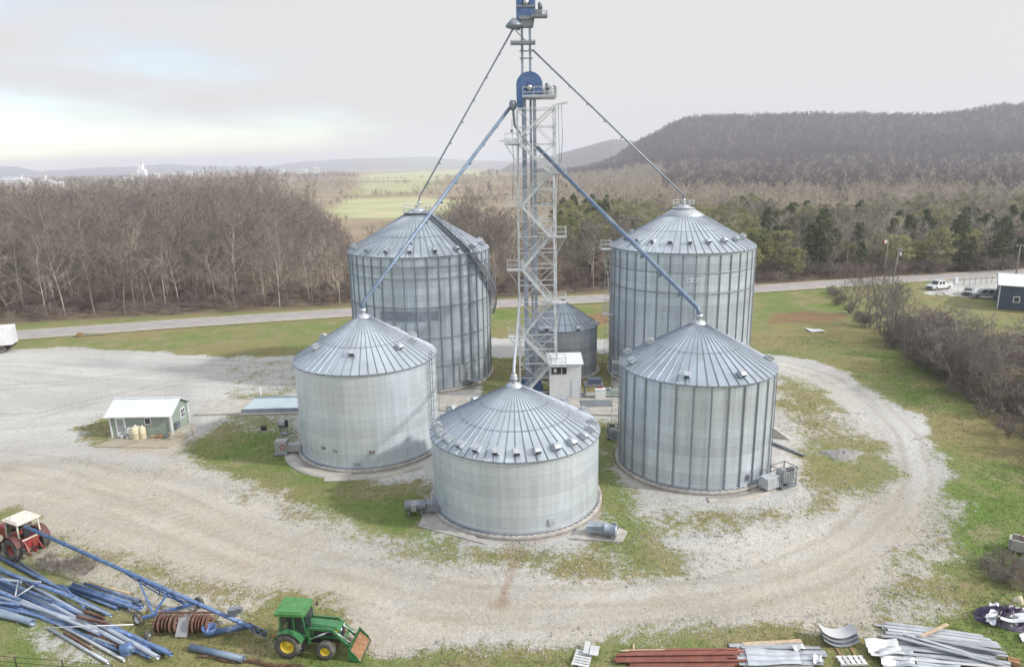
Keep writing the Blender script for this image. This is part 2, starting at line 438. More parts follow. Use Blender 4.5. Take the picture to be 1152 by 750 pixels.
# --- hill ridge, read as bearing / elevation of the skyline
RIDGE = [(560, 189), (640, 182), (690, 176), (708, 168), (722, 162), (740, 153), (755, 144), (770, 138), (785, 136), (830, 135), (900, 133), (980, 134), (1060, 134), (1090, 130), (1120, 125), (1152, 124), (1300, 118), (1500, 125), (1800, 170)]
FAR1 = [(560, 186), (600, 180), (640, 170), (665, 163), (690, 156), (712, 158), (740, 166), (800, 175)]
FAR2 = [(-250, 190), (-80, 184), (0, 187), (18, 187), (40, 192), (75, 191), (115, 188), (150, 187), (195, 184), (230, 187), (300, 187), (335, 182), (400, 178), (480, 176), (520, 180), (600, 182), (760, 182)]
def ridge_fn(pts):
    az = []; te = []
    for x, y in pts:
        d = ray(x, y); az.append(math.atan2(d[0], d[1])); te.append(d[2]/math.hypot(d[0], d[1]))
    az = np.array(az); te = np.array(te); o = np.argsort(az)
    return lambda a: np.interp(a, az[o], te[o])
rf1 = ridge_fn(RIDGE); rff = ridge_fn(FAR1); rff2 = ridge_fn(FAR2)
D0, D1 = 560.0, 1650.0
def hill_h(x, y):
    a = np.arctan2(x, y); d = np.hypot(x, y)
    top = np.maximum(rf1(a)*D1+CAMH, 0)
    t = np.clip((d-D0)/(D1-D0), 0, 1.25)
    s = np.where(t < 1, .35*t*t+.65*t**2.6, 1-.15*(t-1))
    edge = sstep(math.atan2(*ray(640, 200)[:2]), math.atan2(*ray(722, 200)[:2]), a)
    bump = (fbm(x/160, y/160, 5)-.5)*26*np.clip(t*2, 0, 1)*(1-np.clip(t-.75, 0, .25)*3.2)
    return np.maximum(top*s*edge+bump*edge*s**.3*.8, -3)

YARD = gp((-700, 440), (-200, 395), (0, 392), (80, 390), (190, 398), (300, 402), (385, 405), (395, 392), (560, 381), (692, 381), (720, 392), (862, 398), (905, 404), (960, 420), (1010, 452), (1045, 495), (1062, 545), (1056, 592), (1022, 640), (965, 682), (880, 704), (770, 712), (690, 720), (610, 728), (520, 728), (440, 716), (420, 700), (380, 676), (300, 664), (250, 655), (190, 632), (110, 604), (40, 585), (0, 575), (-200, 600), (-700, 700))
# (attribute, polygon, value, softness in metres)
ZONES = [
    ('gravel', YARD, 1.0, 2.2),
    # grass inside the loop
    ('gravel', gp((195, 508), (240, 478), (300, 470), (345, 500), (420, 530), (490, 555), (500, 600), (470, 615), (400, 606), (330, 585), (270, 548)), 0.12, 2.2),
    ('gravel', gp((440, 590), (560, 612), (700, 600), (760, 615), (760, 645), (690, 656), (600, 655), (520, 640), (440, 625)), 0.36, 2.0),
    ('gravel', gp((672, 470), (700, 480), (705, 545), (740, 590), (730, 625), (690, 620), (672, 590)), 0.15, 1.6),
    ('gravel', gp((690, 545), (705, 600), (735, 600), (720, 550)), 0.38, 1.5),
    ('gravel', gp((872, 440), (960, 470), (985, 500), (930, 520), (880, 500)), 0.46, 2.5),
    ('gravel', gp((730, 600), (850, 600), (940, 580), (1010, 540), (1000, 505), (950, 490), (930, 530), (900, 560), (840, 570), (740, 560), (735, 640), (850, 625)), 0.37, 2.5),
    ('gravel', gp((872, 415), (905, 420), (945, 445), (950, 465), (900, 470), (872, 455)), 0.34, 2.0),
    ('gravel', gp((910, 495), (990, 500), (1000, 545), (950, 560), (905, 535)), 0.28, 2.0),
    ('gravel', gp((560, 480), (700, 470), (700, 540), (690, 560)), 0.3, 1.5),
    ('gravel', gp((250, 545), (480, 610), (470, 640), (330, 610), (240, 570)), 0.52, 2.0),
    ('gravel', gp((75, 488), (105, 470), (125, 470), (130, 500), (100, 502)), 0.30, 1.2),
    ('gravel', gp((60, 520), (120, 512), (210, 525), (190, 545), (100, 535)), 0.62, 1.5),
    ('gravel', gp((250, 400), (385, 405), (340, 445), (260, 440)), 0.60, 2.0),
    ('gravel', gp((270, 440), (340, 440), (340, 500), (240, 480)), 0.45, 1.5),
    ('gravel', gp((540, 400), (700, 395), (700, 440), (540, 450)), 0.15, 1.0),
    ('gravel', gp((560, 345), (692, 345), (692, 377), (560, 374)), 0.0, 0.6),
    # stony ground round the scrap yard in the foreground
    ('gravel', gp((-40, 590), (60, 600), (200, 650), (300, 676), (290, 700), (180, 690), (60, 650), (-40, 625)), 0.62, 1.5),
    ('gravel', gp((20, 690), (120, 700), (160, 745), (60, 745)), 0.58, 1.2),
    ('gravel', gp((880, 690), (960, 680), (1060, 665), (1090, 690), (1010, 712), (900, 716)), 0.60, 1.5),
    ('gravel', gp((1040, 560), (1090, 570), (1085, 660), (1020, 655)), 0.56, 1.5),
    # beige, muddy share of the gravel
    ('beige', gp((-60, 500), (100, 520), (220, 515), (300, 570), (420, 620), (560, 655), (760, 650), (900, 600), (1000, 540), (1070, 600), (1000, 720), (420, 740), (-60, 640)), 0.75, 5.0),
    ('beige', gp((880, 410), (960, 425), (1000, 520), (900, 540), (870, 470)), 0.45, 3.0),
    ('beige', gp((110, 495), (240, 488), (235, 505), (120, 508)), 0.8, 1.0),
    # how green the grass is
    ('lush', gp((200, 508), (300, 478), (360, 520), (490, 560), (480, 600), (380, 585), (270, 545)), 0.85, 2.0),
    ('lush', gp((675, 480), (705, 490), (720, 590), (690, 590)), 0.75, 1.5),
    ('lush', gp((860, 330), (940, 322), (960, 345), (860, 352)), 0.8, 2.5),
    ('lush', gp((950, 395), (1010, 400), (1152, 520), (1152, 640), (1080, 600), (1070, 520), (1020, 440)), 0.78, 3.0),
    ('lush', gp((1085, 560), (1152, 560), (1152, 660), (1085, 640)), 0.95, 2.0),
    ('lush', gp((200, 360), (400, 356), (395, 385), (180, 392)), 0.60, 3.0),
    ('lush', gp((0, 690), (60, 700), (50, 750), (0, 750)), 0.75, 1.5),
    ('lush', gp((230, 705), (330, 700), (420, 740), (340, 760), (220, 760)), 0.95, 1.5),
    ('lush', gp((880, 715), (1152, 690), (1152, 790), (880, 790)), 0.75, 1.5),
    ('lush', gp((560, 348), (692, 345), (692, 355), (560, 358)), 0.75, 1.0),
    # red-brown soil
    ('red', gp((855, 352), (905, 347), (960, 352), (955, 362), (860, 366)), 0.75, 1.8),
    ('red', gp((660, 352), (692, 350), (692, 366), (670, 366)), 0.7, 1.0),
    ('red', gp((541, 612), (568, 614), (564, 694), (535, 692)), .62, 0.8),
    ('red', gp((690, 700), (860, 715), (860, 790), (690, 790)), 0.25, 1.5),
    ('red', gp((520, 700), (532, 700), (535, 730), (524, 732)), 0.6, 0.5),
    ('red', gp((40, 620), (120, 640), (110, 655), (50, 650)), 0.5, 1.0),
    ('red', gp((1090, 400), (1152, 395), (1152, 420), (1100, 425)), 0.5, 2.0),
    ('red', gp((1110, 630), (1152, 632), (1152, 665), (1120, 660)), 0.6, 1.2),
]
def ground_attrs(X, Y):
    A = {'gravel': np.zeros(X.shape), 'lush': np.full(X.shape, .56), 'beige': np.full(X.shape, .15), 'red': np.zeros(X.shape), 'leaf': np.zeros(X.shape), 'field': np.zeros(X.shape), 'tan': np.zeros(X.shape)}
    near = Y < 175
    XW = X+(fbm(X/7, Y/7, 101, 3)-.5)*4.2+(fbm(X/1.9, Y/1.9, 102, 2)-.5)*1.6; YW = Y+(fbm(X/7, Y/7, 103, 3)-.5)*4.2+(fbm(X/1.9, Y/1.9, 104, 2)-.5)*1.6
    for a, poly, val, soft in ZONES:
        m = sstep(-soft*1.3, soft*1.3, sdist(poly, XW, YW))*near
        A[a] = A[a]*(1-m)+val*m
    for bx_, by_, br_ in ((.1, 53.03, 7.1), (-14.25, 64.9, 7.0), (-11.75, 88.9, 9.2), (16.5, 59.5, 7.05), (21.7, 87.6, 9.2), (6.75, 89.0, 4.8)):  # dark soil ring round each bin pad, painted in for contact shade
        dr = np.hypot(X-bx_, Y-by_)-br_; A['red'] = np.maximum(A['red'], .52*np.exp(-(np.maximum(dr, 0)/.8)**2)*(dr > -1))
    rut = np.zeros(X.shape)
    for path in RUTS:
        P_ = np.asarray(path); d2 = np.full(X.shape, 1e9)
        for (x0, y0), (x1, y1) in zip(P_[:-1], P_[1:]):
            ex, ey = x1-x0, y1-y0; t = np.clip(((X-x0)*ex+(Y-y0)*ey)/(ex*ex+ey*ey), 0, 1); d2 = np.minimum(d2, np.hypot(X-x0-t*ex, Y-y0-t*ey))
        rut = np.maximum(rut, np.exp(-((d2-.95)/.42)**2))
    A['rut'] = rut
    px, py = project(X, Y, np.zeros(X.shape))
    road_y = 136.2+.183*X
    back = sstep(3, 7, Y-road_y)
    A['leaf'] = back*.95
    A['tan'] = sstep(200, 300, Y)*.85
    # open farmland far off (bands between woods)
    n = fbm(X/300, Y/300, 3)
    for poly, val in FIELDS:
        m = sstep(-9, 9, sdist(poly, X, Y))
        A['field'] = np.maximum(A['field'], m*val); A['leaf'] = A['leaf']*(1-m)
    lot = sdist(gp((1040, 330), (1066, 314), (1160, 305), (1400, 300), (1300, 340), (1120, 336)), X, Y)
    m = sstep(-1.5, 1.5, lot); A['gravel'] = A['gravel']*(1-m)+m; A['leaf'] *= (1-m)
    meadow = sdist(gp((960, 322), (1045, 325), (1130, 352), (1400, 420), (1400, 560), (1180, 480), (1070, 380)), X, Y)
    m = sstep(-2, 2, meadow); A['leaf'] *= (1-m)
    return A
RUTS = [gp(*p) for p in (
    ((-60, 520), (60, 545), (160, 580), (260, 622), (360, 652), (470, 682), (580, 694), (700, 690), (820, 676), (920, 650), (985, 615), (1020, 575), (1034, 535), (1022, 490), (985, 452), (930, 424), (880, 408)),
    ((-60, 505), (80, 522), (190, 560), (300, 612), (400, 640), (520, 668), (650, 672), (780, 664), (880, 640), (950, 606), (990, 570)),
    ((-60, 470), (40, 468), (100, 452), (200, 430), (300, 418)),
    ((-60, 440), (80, 430), (200, 415), (320, 408)))]
FIELDS = [
    (gp((372, 236), (388, 224), (470, 222), (530, 226), (540, 238), (470, 246), (380, 245)), 1.0),
    (gp((398, 219), (408, 206), (480, 203), (500, 210), (460, 217)), .8),
    (gp((406, 203), (410, 196), (520, 191), (560, 196), (500, 203)), 1.0),
    (gp((858, 250), (880, 240), (975, 240), (985, 250), (920, 256)), .65),
    (gp((1095, 214), (1150, 210), (1180, 213), (1150, 219)), .9),
]
def axis(segs):
    out = []
    for a, b, st in segs: out.extend(list(np.arange(a, b-1e-6, st)))
    out.append(segs[-1][1]); return np.array(out)
gx = axis([(-9000, -4000, 1250), (-4000, -1000, 150), (-1000, -300, 35), (-300, -75, 5), (-75, 70, .55), (70, 300, 4), (300, 1000, 30), (1000, 4000, 150), (4000, 9000, 1250)])
gy = axis([(-400, -40, 60), (-40, 26, 6), (26, 110, .55), (110, 170, 1.5), (170, 600, 9), (600, 2000, 50), (2000, 5000, 250), (5000, 9200, 1050)])
GX, GY = np.meshgrid(gx, gy)
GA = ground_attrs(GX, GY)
near = (GY > 20) & (GY < 170) & (np.abs(GX) < 140)
GZ = np.where(near, (fbm(GX/9, GY/9, 21)-.5)*.10+(fbm(GX/1.6, GY/1.6, 33, 3)-.5)*.05, 0)
GZ = np.minimum(GZ, .05)-.03
SD = sdist(YARD, GX, GY)
def grid_faces(nx, ny):
    i = np.arange((ny-1)*(nx-1)); r = i//(nx-1); c = i % (nx-1); a = r*nx+c
    return np.stack([a, a+1, a+nx+1, a+nx], 1)
GF = grid_faces(len(gx), len(gy))
GV = np.stack([GX.ravel(), GY.ravel(), GZ.ravel()], 1)

def ground_material():
    m = bpy.data.materials.new('earth'); t, N, L = nt(m); b = principled(t)
    def attr(n):
        a = N.new('ShaderNodeAttribute'); a.attribute_name = n; return a.outputs['Fac']
    tc = N.new('ShaderNodeTexCoord'); P = tc.outputs['Object']
    def noise(scale, det=6, rough=.55, vec=P):
        n = N.new('ShaderNodeTexNoise'); n.inputs['Scale'].default_value = scale; n.inputs['Detail'].default_value = det; n.inputs['Roughness'].default_value = rough
        L.new(vec, n.inputs['Vector']); return n.outputs['Fac']
    def math_(op, a, bb=None, c=None):
        n = N.new('ShaderNodeMath'); n.operation = op
        for i, v in enumerate((a, bb, c)):
            if v is None: continue
            if isinstance(v, (int, float)): n.inputs[i].default_value = v
            else: L.new(v, n.inputs[i])
        return n.outputs[0]
    def ss(v, a, c, lo=0, hi=1):
        n = N.new('ShaderNodeMapRange'); n.interpolation_type = 'SMOOTHSTEP'
        n.inputs['From Min'].default_value = a; n.inputs['From Max'].default_value = c; n.inputs['To Min'].default_value = lo; n.inputs['To Max'].default_value = hi
        L.new(v, n.inputs['Value']); return n.outputs['Result']
    def mix(f, a, c):
        n = N.new('ShaderNodeMix'); n.data_type = 'RGBA'; L.new(f, n.inputs['Factor'])
        for k, v in (('A', a), ('B', c)):
            if isinstance(v, tuple): n.inputs[k].default_value = (*v, 1)
            else: L.new(v, n.inputs[k])
        return n.outputs['Result']
    def scale(c, f):
        n = N.new('ShaderNodeVectorMath'); n.operation = 'SCALE'; L.new(c, n.inputs[0]); L.new(f, n.inputs['Scale']); return n.outputs['Vector']
    nbig = noise(.07, 5); nmid = noise(.33, 7, .62); nsm = noise(1.7, 6, .65); nfine = noise(9, 4, .7)
    # streaks that follow the wheel tracks round the loop
    cx = N.new('ShaderNodeCombineXYZ'); L.new(math_('MULTIPLY', attr('sd'), .55), cx.inputs[0])
    sp = N.new('ShaderNodeSeparateXYZ'); L.new(P, sp.inputs[0])
    L.new(math_('MULTIPLY', sp.outputs['X'], .03), cx.inputs[1]); L.new(math_('MULTIPLY', sp.outputs['Y'], .03), cx.inputs[2])
    track = noise(1.0, 4, .55, cx.outputs[0])
    # grass
    lush = math_('ADD', math_('ADD', attr('lush'), math_('MULTIPLY_ADD', nmid, 1.1, -.55)), math_('MULTIPLY_ADD', nsm, .7, -.35))
    g1 = mix(ss(lush, .15, .85), (.285, .235, .135), (.135, .19, .05))
    g1 = mix(ss(lush, .75, 1.3), g1, (.11, .20, .035))
    g1 = mix(ss(nbig, .42, .66), g1, (.235, .205, .095))
    g1 = mix(ss(noise(.21, 6, .65), .54, .68, 0, .65), g1, (.29, .235, .155))
    grass = scale(g1, ss(nfine, .25, .75, .62, 1.38))
    # gravel
    bg_ = math_('ADD', attr('beige'), math_('MULTIPLY_ADD', nmid, .9, -.45))
    gv = mix(ss(bg_, .1, .95), (.465, .462, .445), (.44, .395, .325))
    gv = scale(gv, ss(track, .3, .7, .90, 1.09))
    gv = scale(gv, ss(nbig, .3, .7, .90, 1.10))
    gv = mix(ss(math_('ADD', nsm, math_('MULTIPLY', track, .45)), .80, .97, 0, .5), gv, (.25, .22, .17))
    gv = mix(ss(math_('ADD', attr('rut'), math_('MULTIPLY_ADD', nmid, .8, -.4)), .35, 1.0, 0, .42), gv, (.325, .285, .225))
    gv = scale(gv, ss(nfine, .25, .75, .82, 1.18))
    vo = N.new('ShaderNodeTexVoronoi'); vo.inputs['Scale'].default_value = 3.2; L.new(P, vo.inputs['Vector'])
    gv = scale(gv, ss(vo.outputs['Distance'], .0, .8, 1.06, .93))
    mk = math_('ADD', attr('gravel'), math_('ADD', math_('MULTIPLY_ADD', nmid, .9, -.45), math_('ADD', math_('MULTIPLY_ADD', nsm, .95, -.475), math_('MULTIPLY_ADD', nfine, .5, -.25))))
    col = mix(ss(mk, .36, .64), grass, gv)
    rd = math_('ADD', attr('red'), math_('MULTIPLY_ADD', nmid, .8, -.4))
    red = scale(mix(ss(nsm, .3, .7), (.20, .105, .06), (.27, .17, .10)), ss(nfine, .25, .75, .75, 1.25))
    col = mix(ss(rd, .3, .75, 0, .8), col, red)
    # leaf litter under the woods, tan stubble farther off, pale winter wheat
    lf = scale(mix(ss(nmid, .35, .65), (.135, .10, .075), (.20, .155, .115)), ss(nsm, .3, .7, .8, 1.2))
    far = noise(.012, 6, .6)
    tn = mix(ss(far, .4, .62), (.36, .285, .205), (.27, .225, .16))
    lf = mix(attr('tan'), lf, tn)
    fl = mix(ss(noise(.02, 5), .38, .62), (.36, .385, .20), (.46, .435, .28))
    col = mix(attr('leaf'), col, lf)
    col = mix(attr('field'), col, fl)
    L.new(col, b.inputs['Base Color']); b.inputs['Roughness'].default_value = .95
    b.inputs['Specular IOR Level'].default_value = .2
    bp = N.new('ShaderNodeBump'); bp.inputs['Strength'].default_value = .8; bp.inputs['Distance'].default_value = .14
    L.new(math_('ADD', nsm, math_('MULTIPLY', nfine, .6)), bp.inputs['Height']); L.new(bp.outputs['Normal'], b.inputs['Normal'])
    return m
EARTH = ground_material()
def ground_obj(name, verts, faces, idx, label, kind='structure'):
    me = fastmesh(name, verts, faces, EARTH, True)
    for k, v in list(GA.items())+[('sd', SD)]:
        a = me.attributes.new(k, 'FLOAT', 'POINT'); a.data.foreach_set('value', np.asarray(v.ravel()[idx], np.float32))
    o = bpy.data.objects.new(name, me); COL.objects.link(o)
    tag(o, label, 'ground', None, kind); return o
fm = GA['gravel'].ravel()[GF].mean(1)
ny_ = GY.ravel()[GF].mean(1)
isg = (fm > .55) & (ny_ < 120) & (ny_ > 26)
def sub(mask, dz=0.0):
    f = GF[mask]; u, inv = np.unique(f, return_inverse=True)
    v = GV[u].copy(); v[:, 2] += dz
    return v, inv.reshape(f.shape), u
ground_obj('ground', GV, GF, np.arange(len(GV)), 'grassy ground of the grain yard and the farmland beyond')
v_, f_, u_ = sub(isg, .004)
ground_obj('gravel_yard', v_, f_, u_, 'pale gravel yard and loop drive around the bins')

# --- road beyond the yard
def ribbon(name, pts, wid, z, m, label, cat):
    pts = [Vector((p[0], p[1], 0)) for p in pts]; vs = []; fs = []
    for i, p in enumerate(pts):
        d = (pts[min(i+1, len(pts)-1)]-pts[max(0, i-1)]).normalized(); n = Vector((-d.y, d.x, 0))
        vs += [tuple(p+n*wid/2+Vector((0, 0, z))), tuple(p-n*wid/2+Vector((0, 0, z)))]
    for i in range(len(pts)-1): fs.append((2*i, 2*i+1, 2*i+3, 2*i+2))
    mb = MB(); mb.add(vs, fs); o = mb.build(name, m); return tag(o, label, cat, None, 'structure')
rp = [at(x, y) for x, y in ((-700, 470), (-300, 410), (0, 378.5), (200, 364), (400, 351), (560, 342), (700, 334.5), (860, 324.5), (1000, 315), (1152, 306.5), (1400, 295), (1900, 276))]
def dens(pts, st=4):
    out = []
    for a, b in zip(pts[:-1], pts[1:]):
        n = max(1, int((b-a).length/st)); out += [a.lerp(b, i/n) for i in range(n)]
    return out+[pts[-1]]
ROADP = dens(rp)
ribbon('road', ROADP, 6.2, .075, 'asphalt', 'pale county road running behind the yard along the woods', 'road')
M['verge'] = mat('gravel_verge', (.36, .32, .25), .95, 0, .25, .5, .4, 8, stain=(.22, .19, .11), stain_amt=.7, stain_scale=.5)
ribbon('road_shoulder', ROADP, 8.4, .068, 'verge', 'gravel shoulder along the county road', 'road')
M['edgeline'] = mat('road_line', (.62, .60, .52), .8, 0, .2, .4)
def offs(pts, o):
    out = []
    for i, p in enumerate(pts):
        d = (pts[min(i+1, len(pts)-1)]-pts[max(0, i-1)]).normalized(); out.append(p+Vector((-d.y, d.x, 0))*o)
    return out
ribbon('road_marking', offs(ROADP, -2.85), .12, .08, 'edgeline', 'pale edge line along the near side of the county road', 'road marking')

# --- hills
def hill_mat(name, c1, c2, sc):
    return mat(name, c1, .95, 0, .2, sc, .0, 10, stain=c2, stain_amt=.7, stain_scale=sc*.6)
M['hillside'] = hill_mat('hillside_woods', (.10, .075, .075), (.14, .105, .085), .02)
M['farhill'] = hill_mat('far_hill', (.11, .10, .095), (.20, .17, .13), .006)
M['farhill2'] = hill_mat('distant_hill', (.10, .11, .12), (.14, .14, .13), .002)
aa = np.linspace(math.atan2(*ray(585, 200)[:2]), math.atan2(*ray(1900, 200)[:2]), 160)
dd = np.concatenate([np.arange(520, 1650, 22), np.arange(1650, 2700, 90)])
AA, DD = np.meshgrid(aa, dd); HX = DD*np.sin(AA); HY = DD*np.cos(AA); HZ = hill_h(HX, HY)-.4
me = fastmesh('hill', np.stack([HX.ravel(), HY.ravel(), HZ.ravel()], 1), grid_faces(len(aa), len(dd)), 'hillside', True)
o = bpy.data.objects.new('hill', me); COL.objects.link(o); tag(o, 'long flat-topped wooded hill on the right of the skyline', 'hill', None, 'structure')
def hill_ring(name, rf, px0, px1, d, depth, m, label, n=160, rough=6):
    aa = np.linspace(math.atan2(*ray(px0, 200)[:2]), math.atan2(*ray(px1, 200)[:2]), n)
    tt = np.array([-1, -.7, -.4, -.15, 0, .3, 1.0])
    A2, T2 = np.meshgrid(aa, tt); D2 = d+T2*depth
    top = rf(A2)*d+CAMH+(fbm(A2*d/70, T2*3, 9)-.5)*rough
    ed = np.minimum(sstep(0, .06, (A2-aa[0])/(aa[-1]-aa[0])), sstep(0, .06, (aa[-1]-A2)/(aa[-1]-aa[0])))
    z = np.maximum(top, 2)*(1-np.abs(T2)**1.5)*ed-1
    me = fastmesh(name, np.stack([(D2*np.sin(A2)).ravel(), (D2*np.cos(A2)).ravel(), z.ravel()], 1), grid_faces(n, len(tt)), m, True)
    o = bpy.data.objects.new(name, me); COL.objects.link(o); tag(o, label, 'hill', None, 'structure')
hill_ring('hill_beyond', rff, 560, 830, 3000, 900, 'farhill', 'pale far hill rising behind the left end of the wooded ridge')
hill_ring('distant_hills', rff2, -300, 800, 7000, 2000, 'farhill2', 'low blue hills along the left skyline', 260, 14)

# ------------------------------------------------------------------ trees
def frames(d):
    u = np.where(np.abs(d[:, 2:3]) < .9, np.array([[0, 0, 1.]]), np.array([[1., 0, 0]]))
    a = np.cross(d, u); a /= np.linalg.norm(a, axis=1, keepdims=True)+1e-9
    return a, np.cross(a, d)
def segs_mesh(P0, P1, R0, R1, n=3):
    """open tapered prisms between point pairs -> triangles"""
    d = P1-P0; d = d/(np.linalg.norm(d, axis=1, keepdims=True)+1e-9); a, b = frames(d)
    vs = []
    for k in range(n):
        t = 2*pi*k/n; o = a*math.cos(t)+b*math.sin(t)
        vs.append(P0+o*R0[:, None]); vs.append(P1+o*R1[:, None])
    V = np.stack(vs, 1); m = len(P0); base = (np.arange(m)*2*n)[:, None]
    F = []
    for k in range(n):
        k2 = (k+1) % n
        F.append(np.concatenate([base+2*k, base+2*k2, base+2*k2+1], 1)); F.append(np.concatenate([base+2*k, base+2*k2+1, base+2*k+1], 1))
    return V.reshape(-1, 3), np.concatenate(F)
def grow(rng, h, r0, nb=(12, 6, 5, 4), spread=.5, trunk_clear=.3, multi=1, twr=.022, lens=(.42, .5, .5, .55), rise=.25):
    """returns (wood segments, twig segments)"""
    wood = []; twig = []
    starts = []
    for mlt in range(multi):
        p = np.array([rng.normal(0, .25 if multi > 1 else .05), rng.normal(0, .25 if multi > 1 else .05), -.15]); d = np.array([rng.normal(0, .05 if multi == 1 else .28), rng.normal(0, .05 if multi == 1 else .28), 1.]); d /= np.linalg.norm(d)
        hh = h*(rng.uniform(.75, 1) if multi > 1 else 1); n = 7
        for i in range(n):
            q = p+d*hh/n; ra = r0*(1-i/n*.88); rb = r0*(1-(i+1)/n*.88)
            wood.append((p, q, ra, rb)); 
            if (i+1)/n >= trunk_clear: starts.append((p, q, (i+1)/n, d.copy()))
            d = d+rng.normal(0, .07, 3)+np.array([0, 0, .04]); d /= np.linalg.norm(d); p = q
    per = max(1, round(nb[0]/len(starts)*multi))
    lv1 = []
    for (p, q, f, d) in starts:
        for k in range(per):
            t = rng.random(); b = p+(q-p)*t; az = rng.uniform(0, 2*pi); e = rng.uniform(.15, .95)*(1 if f < .8 else 1.2)
            dir_ = np.array([math.cos(az)*spread*1.6, math.sin(az)*spread*1.6, e]); dir_ /= np.linalg.norm(dir_)
            lv1.append((b, dir_, h*lens[0]*rng.uniform(.6, 1.1)*(1.15-.75*max(0, f-.25)), r0*(1-f*.85)*.5))
    cur = lv1
    for lev in range(1, 4):
        nxt = []
        for (b, d, l, r) in cur:
            n = 3 if lev == 1 else 2; p = b; pts = [p]
            for i in range(n):
                q = p+d*l/n; ra = max(twr*.8, r*(1-i/n*.7)); rb = max(twr*.6, r*(1-(i+1)/n*.7))
                (wood if lev == 1 else twig).append((p, q, ra, rb)); pts.append(q)
                d = d+rng.normal(0, .17, 3)+np.array([0, 0, rise*.35]); d /= np.linalg.norm(d); p = q
            for k in range(nb[lev]):
                t = rng.uniform(.25, 1)*n; i = min(int(t), n-1); s = pts[i]+(pts[i+1]-pts[i])*(t-i)
                e = d+rng.normal(0, .55, 3)+np.array([0, 0, .1]); e /= np.linalg.norm(e)
                nxt.append((s, e, l*lens[lev]*rng.uniform(.6, 1.15), r*.4))
        cur = nxt
    tips = [(b, b+d*l, twr, .004) for (b, d, l, r) in cur]
    return wood, twig+tips
def seg_arrays(S, n):
    P0 = np.array([s[0] for s in S]); P1 = np.array([s[1] for s in S]); R0 = np.array([s[2] for s in S]); R1 = np.array([s[3] for s in S])
    return segs_mesh(P0, P1, R0, R1, n)
def bare_meshes(name, seed, h, r0, m_wood, m_twig, **k):
    rng = np.random.default_rng(seed); wd, tw = grow(rng, h, r0, **k)
    v, f = seg_arrays(wd, 5); me1 = fastmesh(name+'_trunk', v, f, m_wood, True)
    v2, f2 = seg_arrays(tw, 3); me2 = fastmesh(name+'_crown', v2, f2, m_twig, False)
    both = fastmesh(name+'_both', np.concatenate([v, v2]), np.concatenate([f, f2+len(v)]), [m_wood, m_twig], False)
    both.polygons.foreach_set('material_index', np.concatenate([np.zeros(len(f), np.int32), np.ones(len(f2), np.int32)]))
    return me1, me2, both
def leafy_meshes(name, seed, h, rad, m_leaf, shape='cone', n=2600, leaf=.34, trunk_r=.16):
    """trunk, limbs and many small leaf faces clustered round limb ends"""
    rng = np.random.default_rng(seed)
    wd = [(np.array([0, 0, -.1]), np.array([rng.normal(0, .1), rng.normal(0, .1), h*.5]), trunk_r, trunk_r*.6)]
    wd.append((wd[0][1], np.array([rng.normal(0, .15), rng.normal(0, .15), h*.96]), trunk_r*.6, .02))
    nc = int(n/32); C = []
    for i in range(nc):
        f = rng.uniform(.08, 1.0) if shape == 'cone' else rng.uniform(.22, 1.0)
        if shape == 'cone': rr = rad*min(1, f*4+.35)*(1-f)**.58*rng.uniform(.45, 1.15)+.12
        else: rr = rad*math.sqrt(max(0, 1-((f-.58)/.45)**2))*rng.uniform(.45, 1.1)
        az = rng.uniform(0, 2*pi); c = np.array([math.cos(az)*rr, math.sin(az)*rr, f*h]); C.append(c)
        b0 = np.array([0, 0, max(.1*h, c[2]-rr*.5)]); wd.append((b0, c, trunk_r*.25, .02))
    C = np.array(C); sz = rng.uniform(.5, 1.15, nc)*rad*.24
    k = rng.integers(0, nc, n); off = rng.normal(0, 1, (n, 3)); off /= np.linalg.norm(off, axis=1, keepdims=True); off *= rng.random((n, 1))**.45
    ctr = C[k]+off*sz[k][:, None]*np.array([1.25, 1.25, .8])
    d1 = rng.normal(0, 1, (n, 3)); d1 /= np.linalg.norm(d1, axis=1, keepdims=True); a, b = frames(d1)
    s = leaf*rng.uniform(.5, 1.2, (n, 1))
    V = np.stack([ctr-a*s*.5, ctr+a*s*.5, ctr+b*s, ctr+b*s*.25+d1*s*.4], 1).reshape(-1, 3); base = (np.arange(n)*4)[:, None]
    F = np.concatenate([np.concatenate([base, base+1, base+3], 1), np.concatenate([base+1, base+2, base+3], 1), np.concatenate([base+2, base, base+3], 1)])
    v, f = seg_arrays(wd, 5); me1 = fastmesh(name+'_trunk', v, f, 'bark', True); me2 = fastmesh(name+'_crown', V, F, m_leaf, False)
    both = fastmesh(name+'_both', np.concatenate([v, V]), np.concatenate([f, F+len(v)]), ['bark', m_leaf], False)
    both.polygons.foreach_set('material_index', np.concatenate([np.zeros(len(f), np.int32), np.ones(len(F), np.int32)]))
    return me1, me2, both

BARE = [bare_meshes('bare_tree', 100+i, 15+2*(i % 3), .17+.03*(i % 2), 'bark_p' if i in (1, 4) else 'bark', 'twig', nb=(17, 6, 5, 3), trunk_clear=.28+.1*(i % 3), spread=.42+.08*(i % 2)) for i in range(6)]
PALE = [bare_meshes('pale_tree', 200+i, 14+2*i, .2, 'bark_p', 'twig_p', nb=(14, 6, 5, 3), spread=.5) for i in range(3)]
BRUSH = [bare_meshes('brush', 300+i, 3.2+.5*i, .045, 'twig_r' if i < 2 else 'bark', 'twig_r' if i != 2 else 'twig', nb=(7, 5, 4, 3), multi=6, trunk_clear=.15, twr=.014, spread=.55, lens=(.55, .55, .55, .6)) for i in range(4)]
SAPL = [bare_meshes('sapling', 340+i, 9+i, .17, 'bark', 'twig', nb=(10, 4, 4, 2), multi=2, trunk_clear=.35, twr=.016, spread=.3) for i in range(3)]
EVER = [leafy_meshes('cedar', 400+i, 10+1.5*i, 2.6+.3*i, 'ever', 'cone', 3600) for i in range(3)]
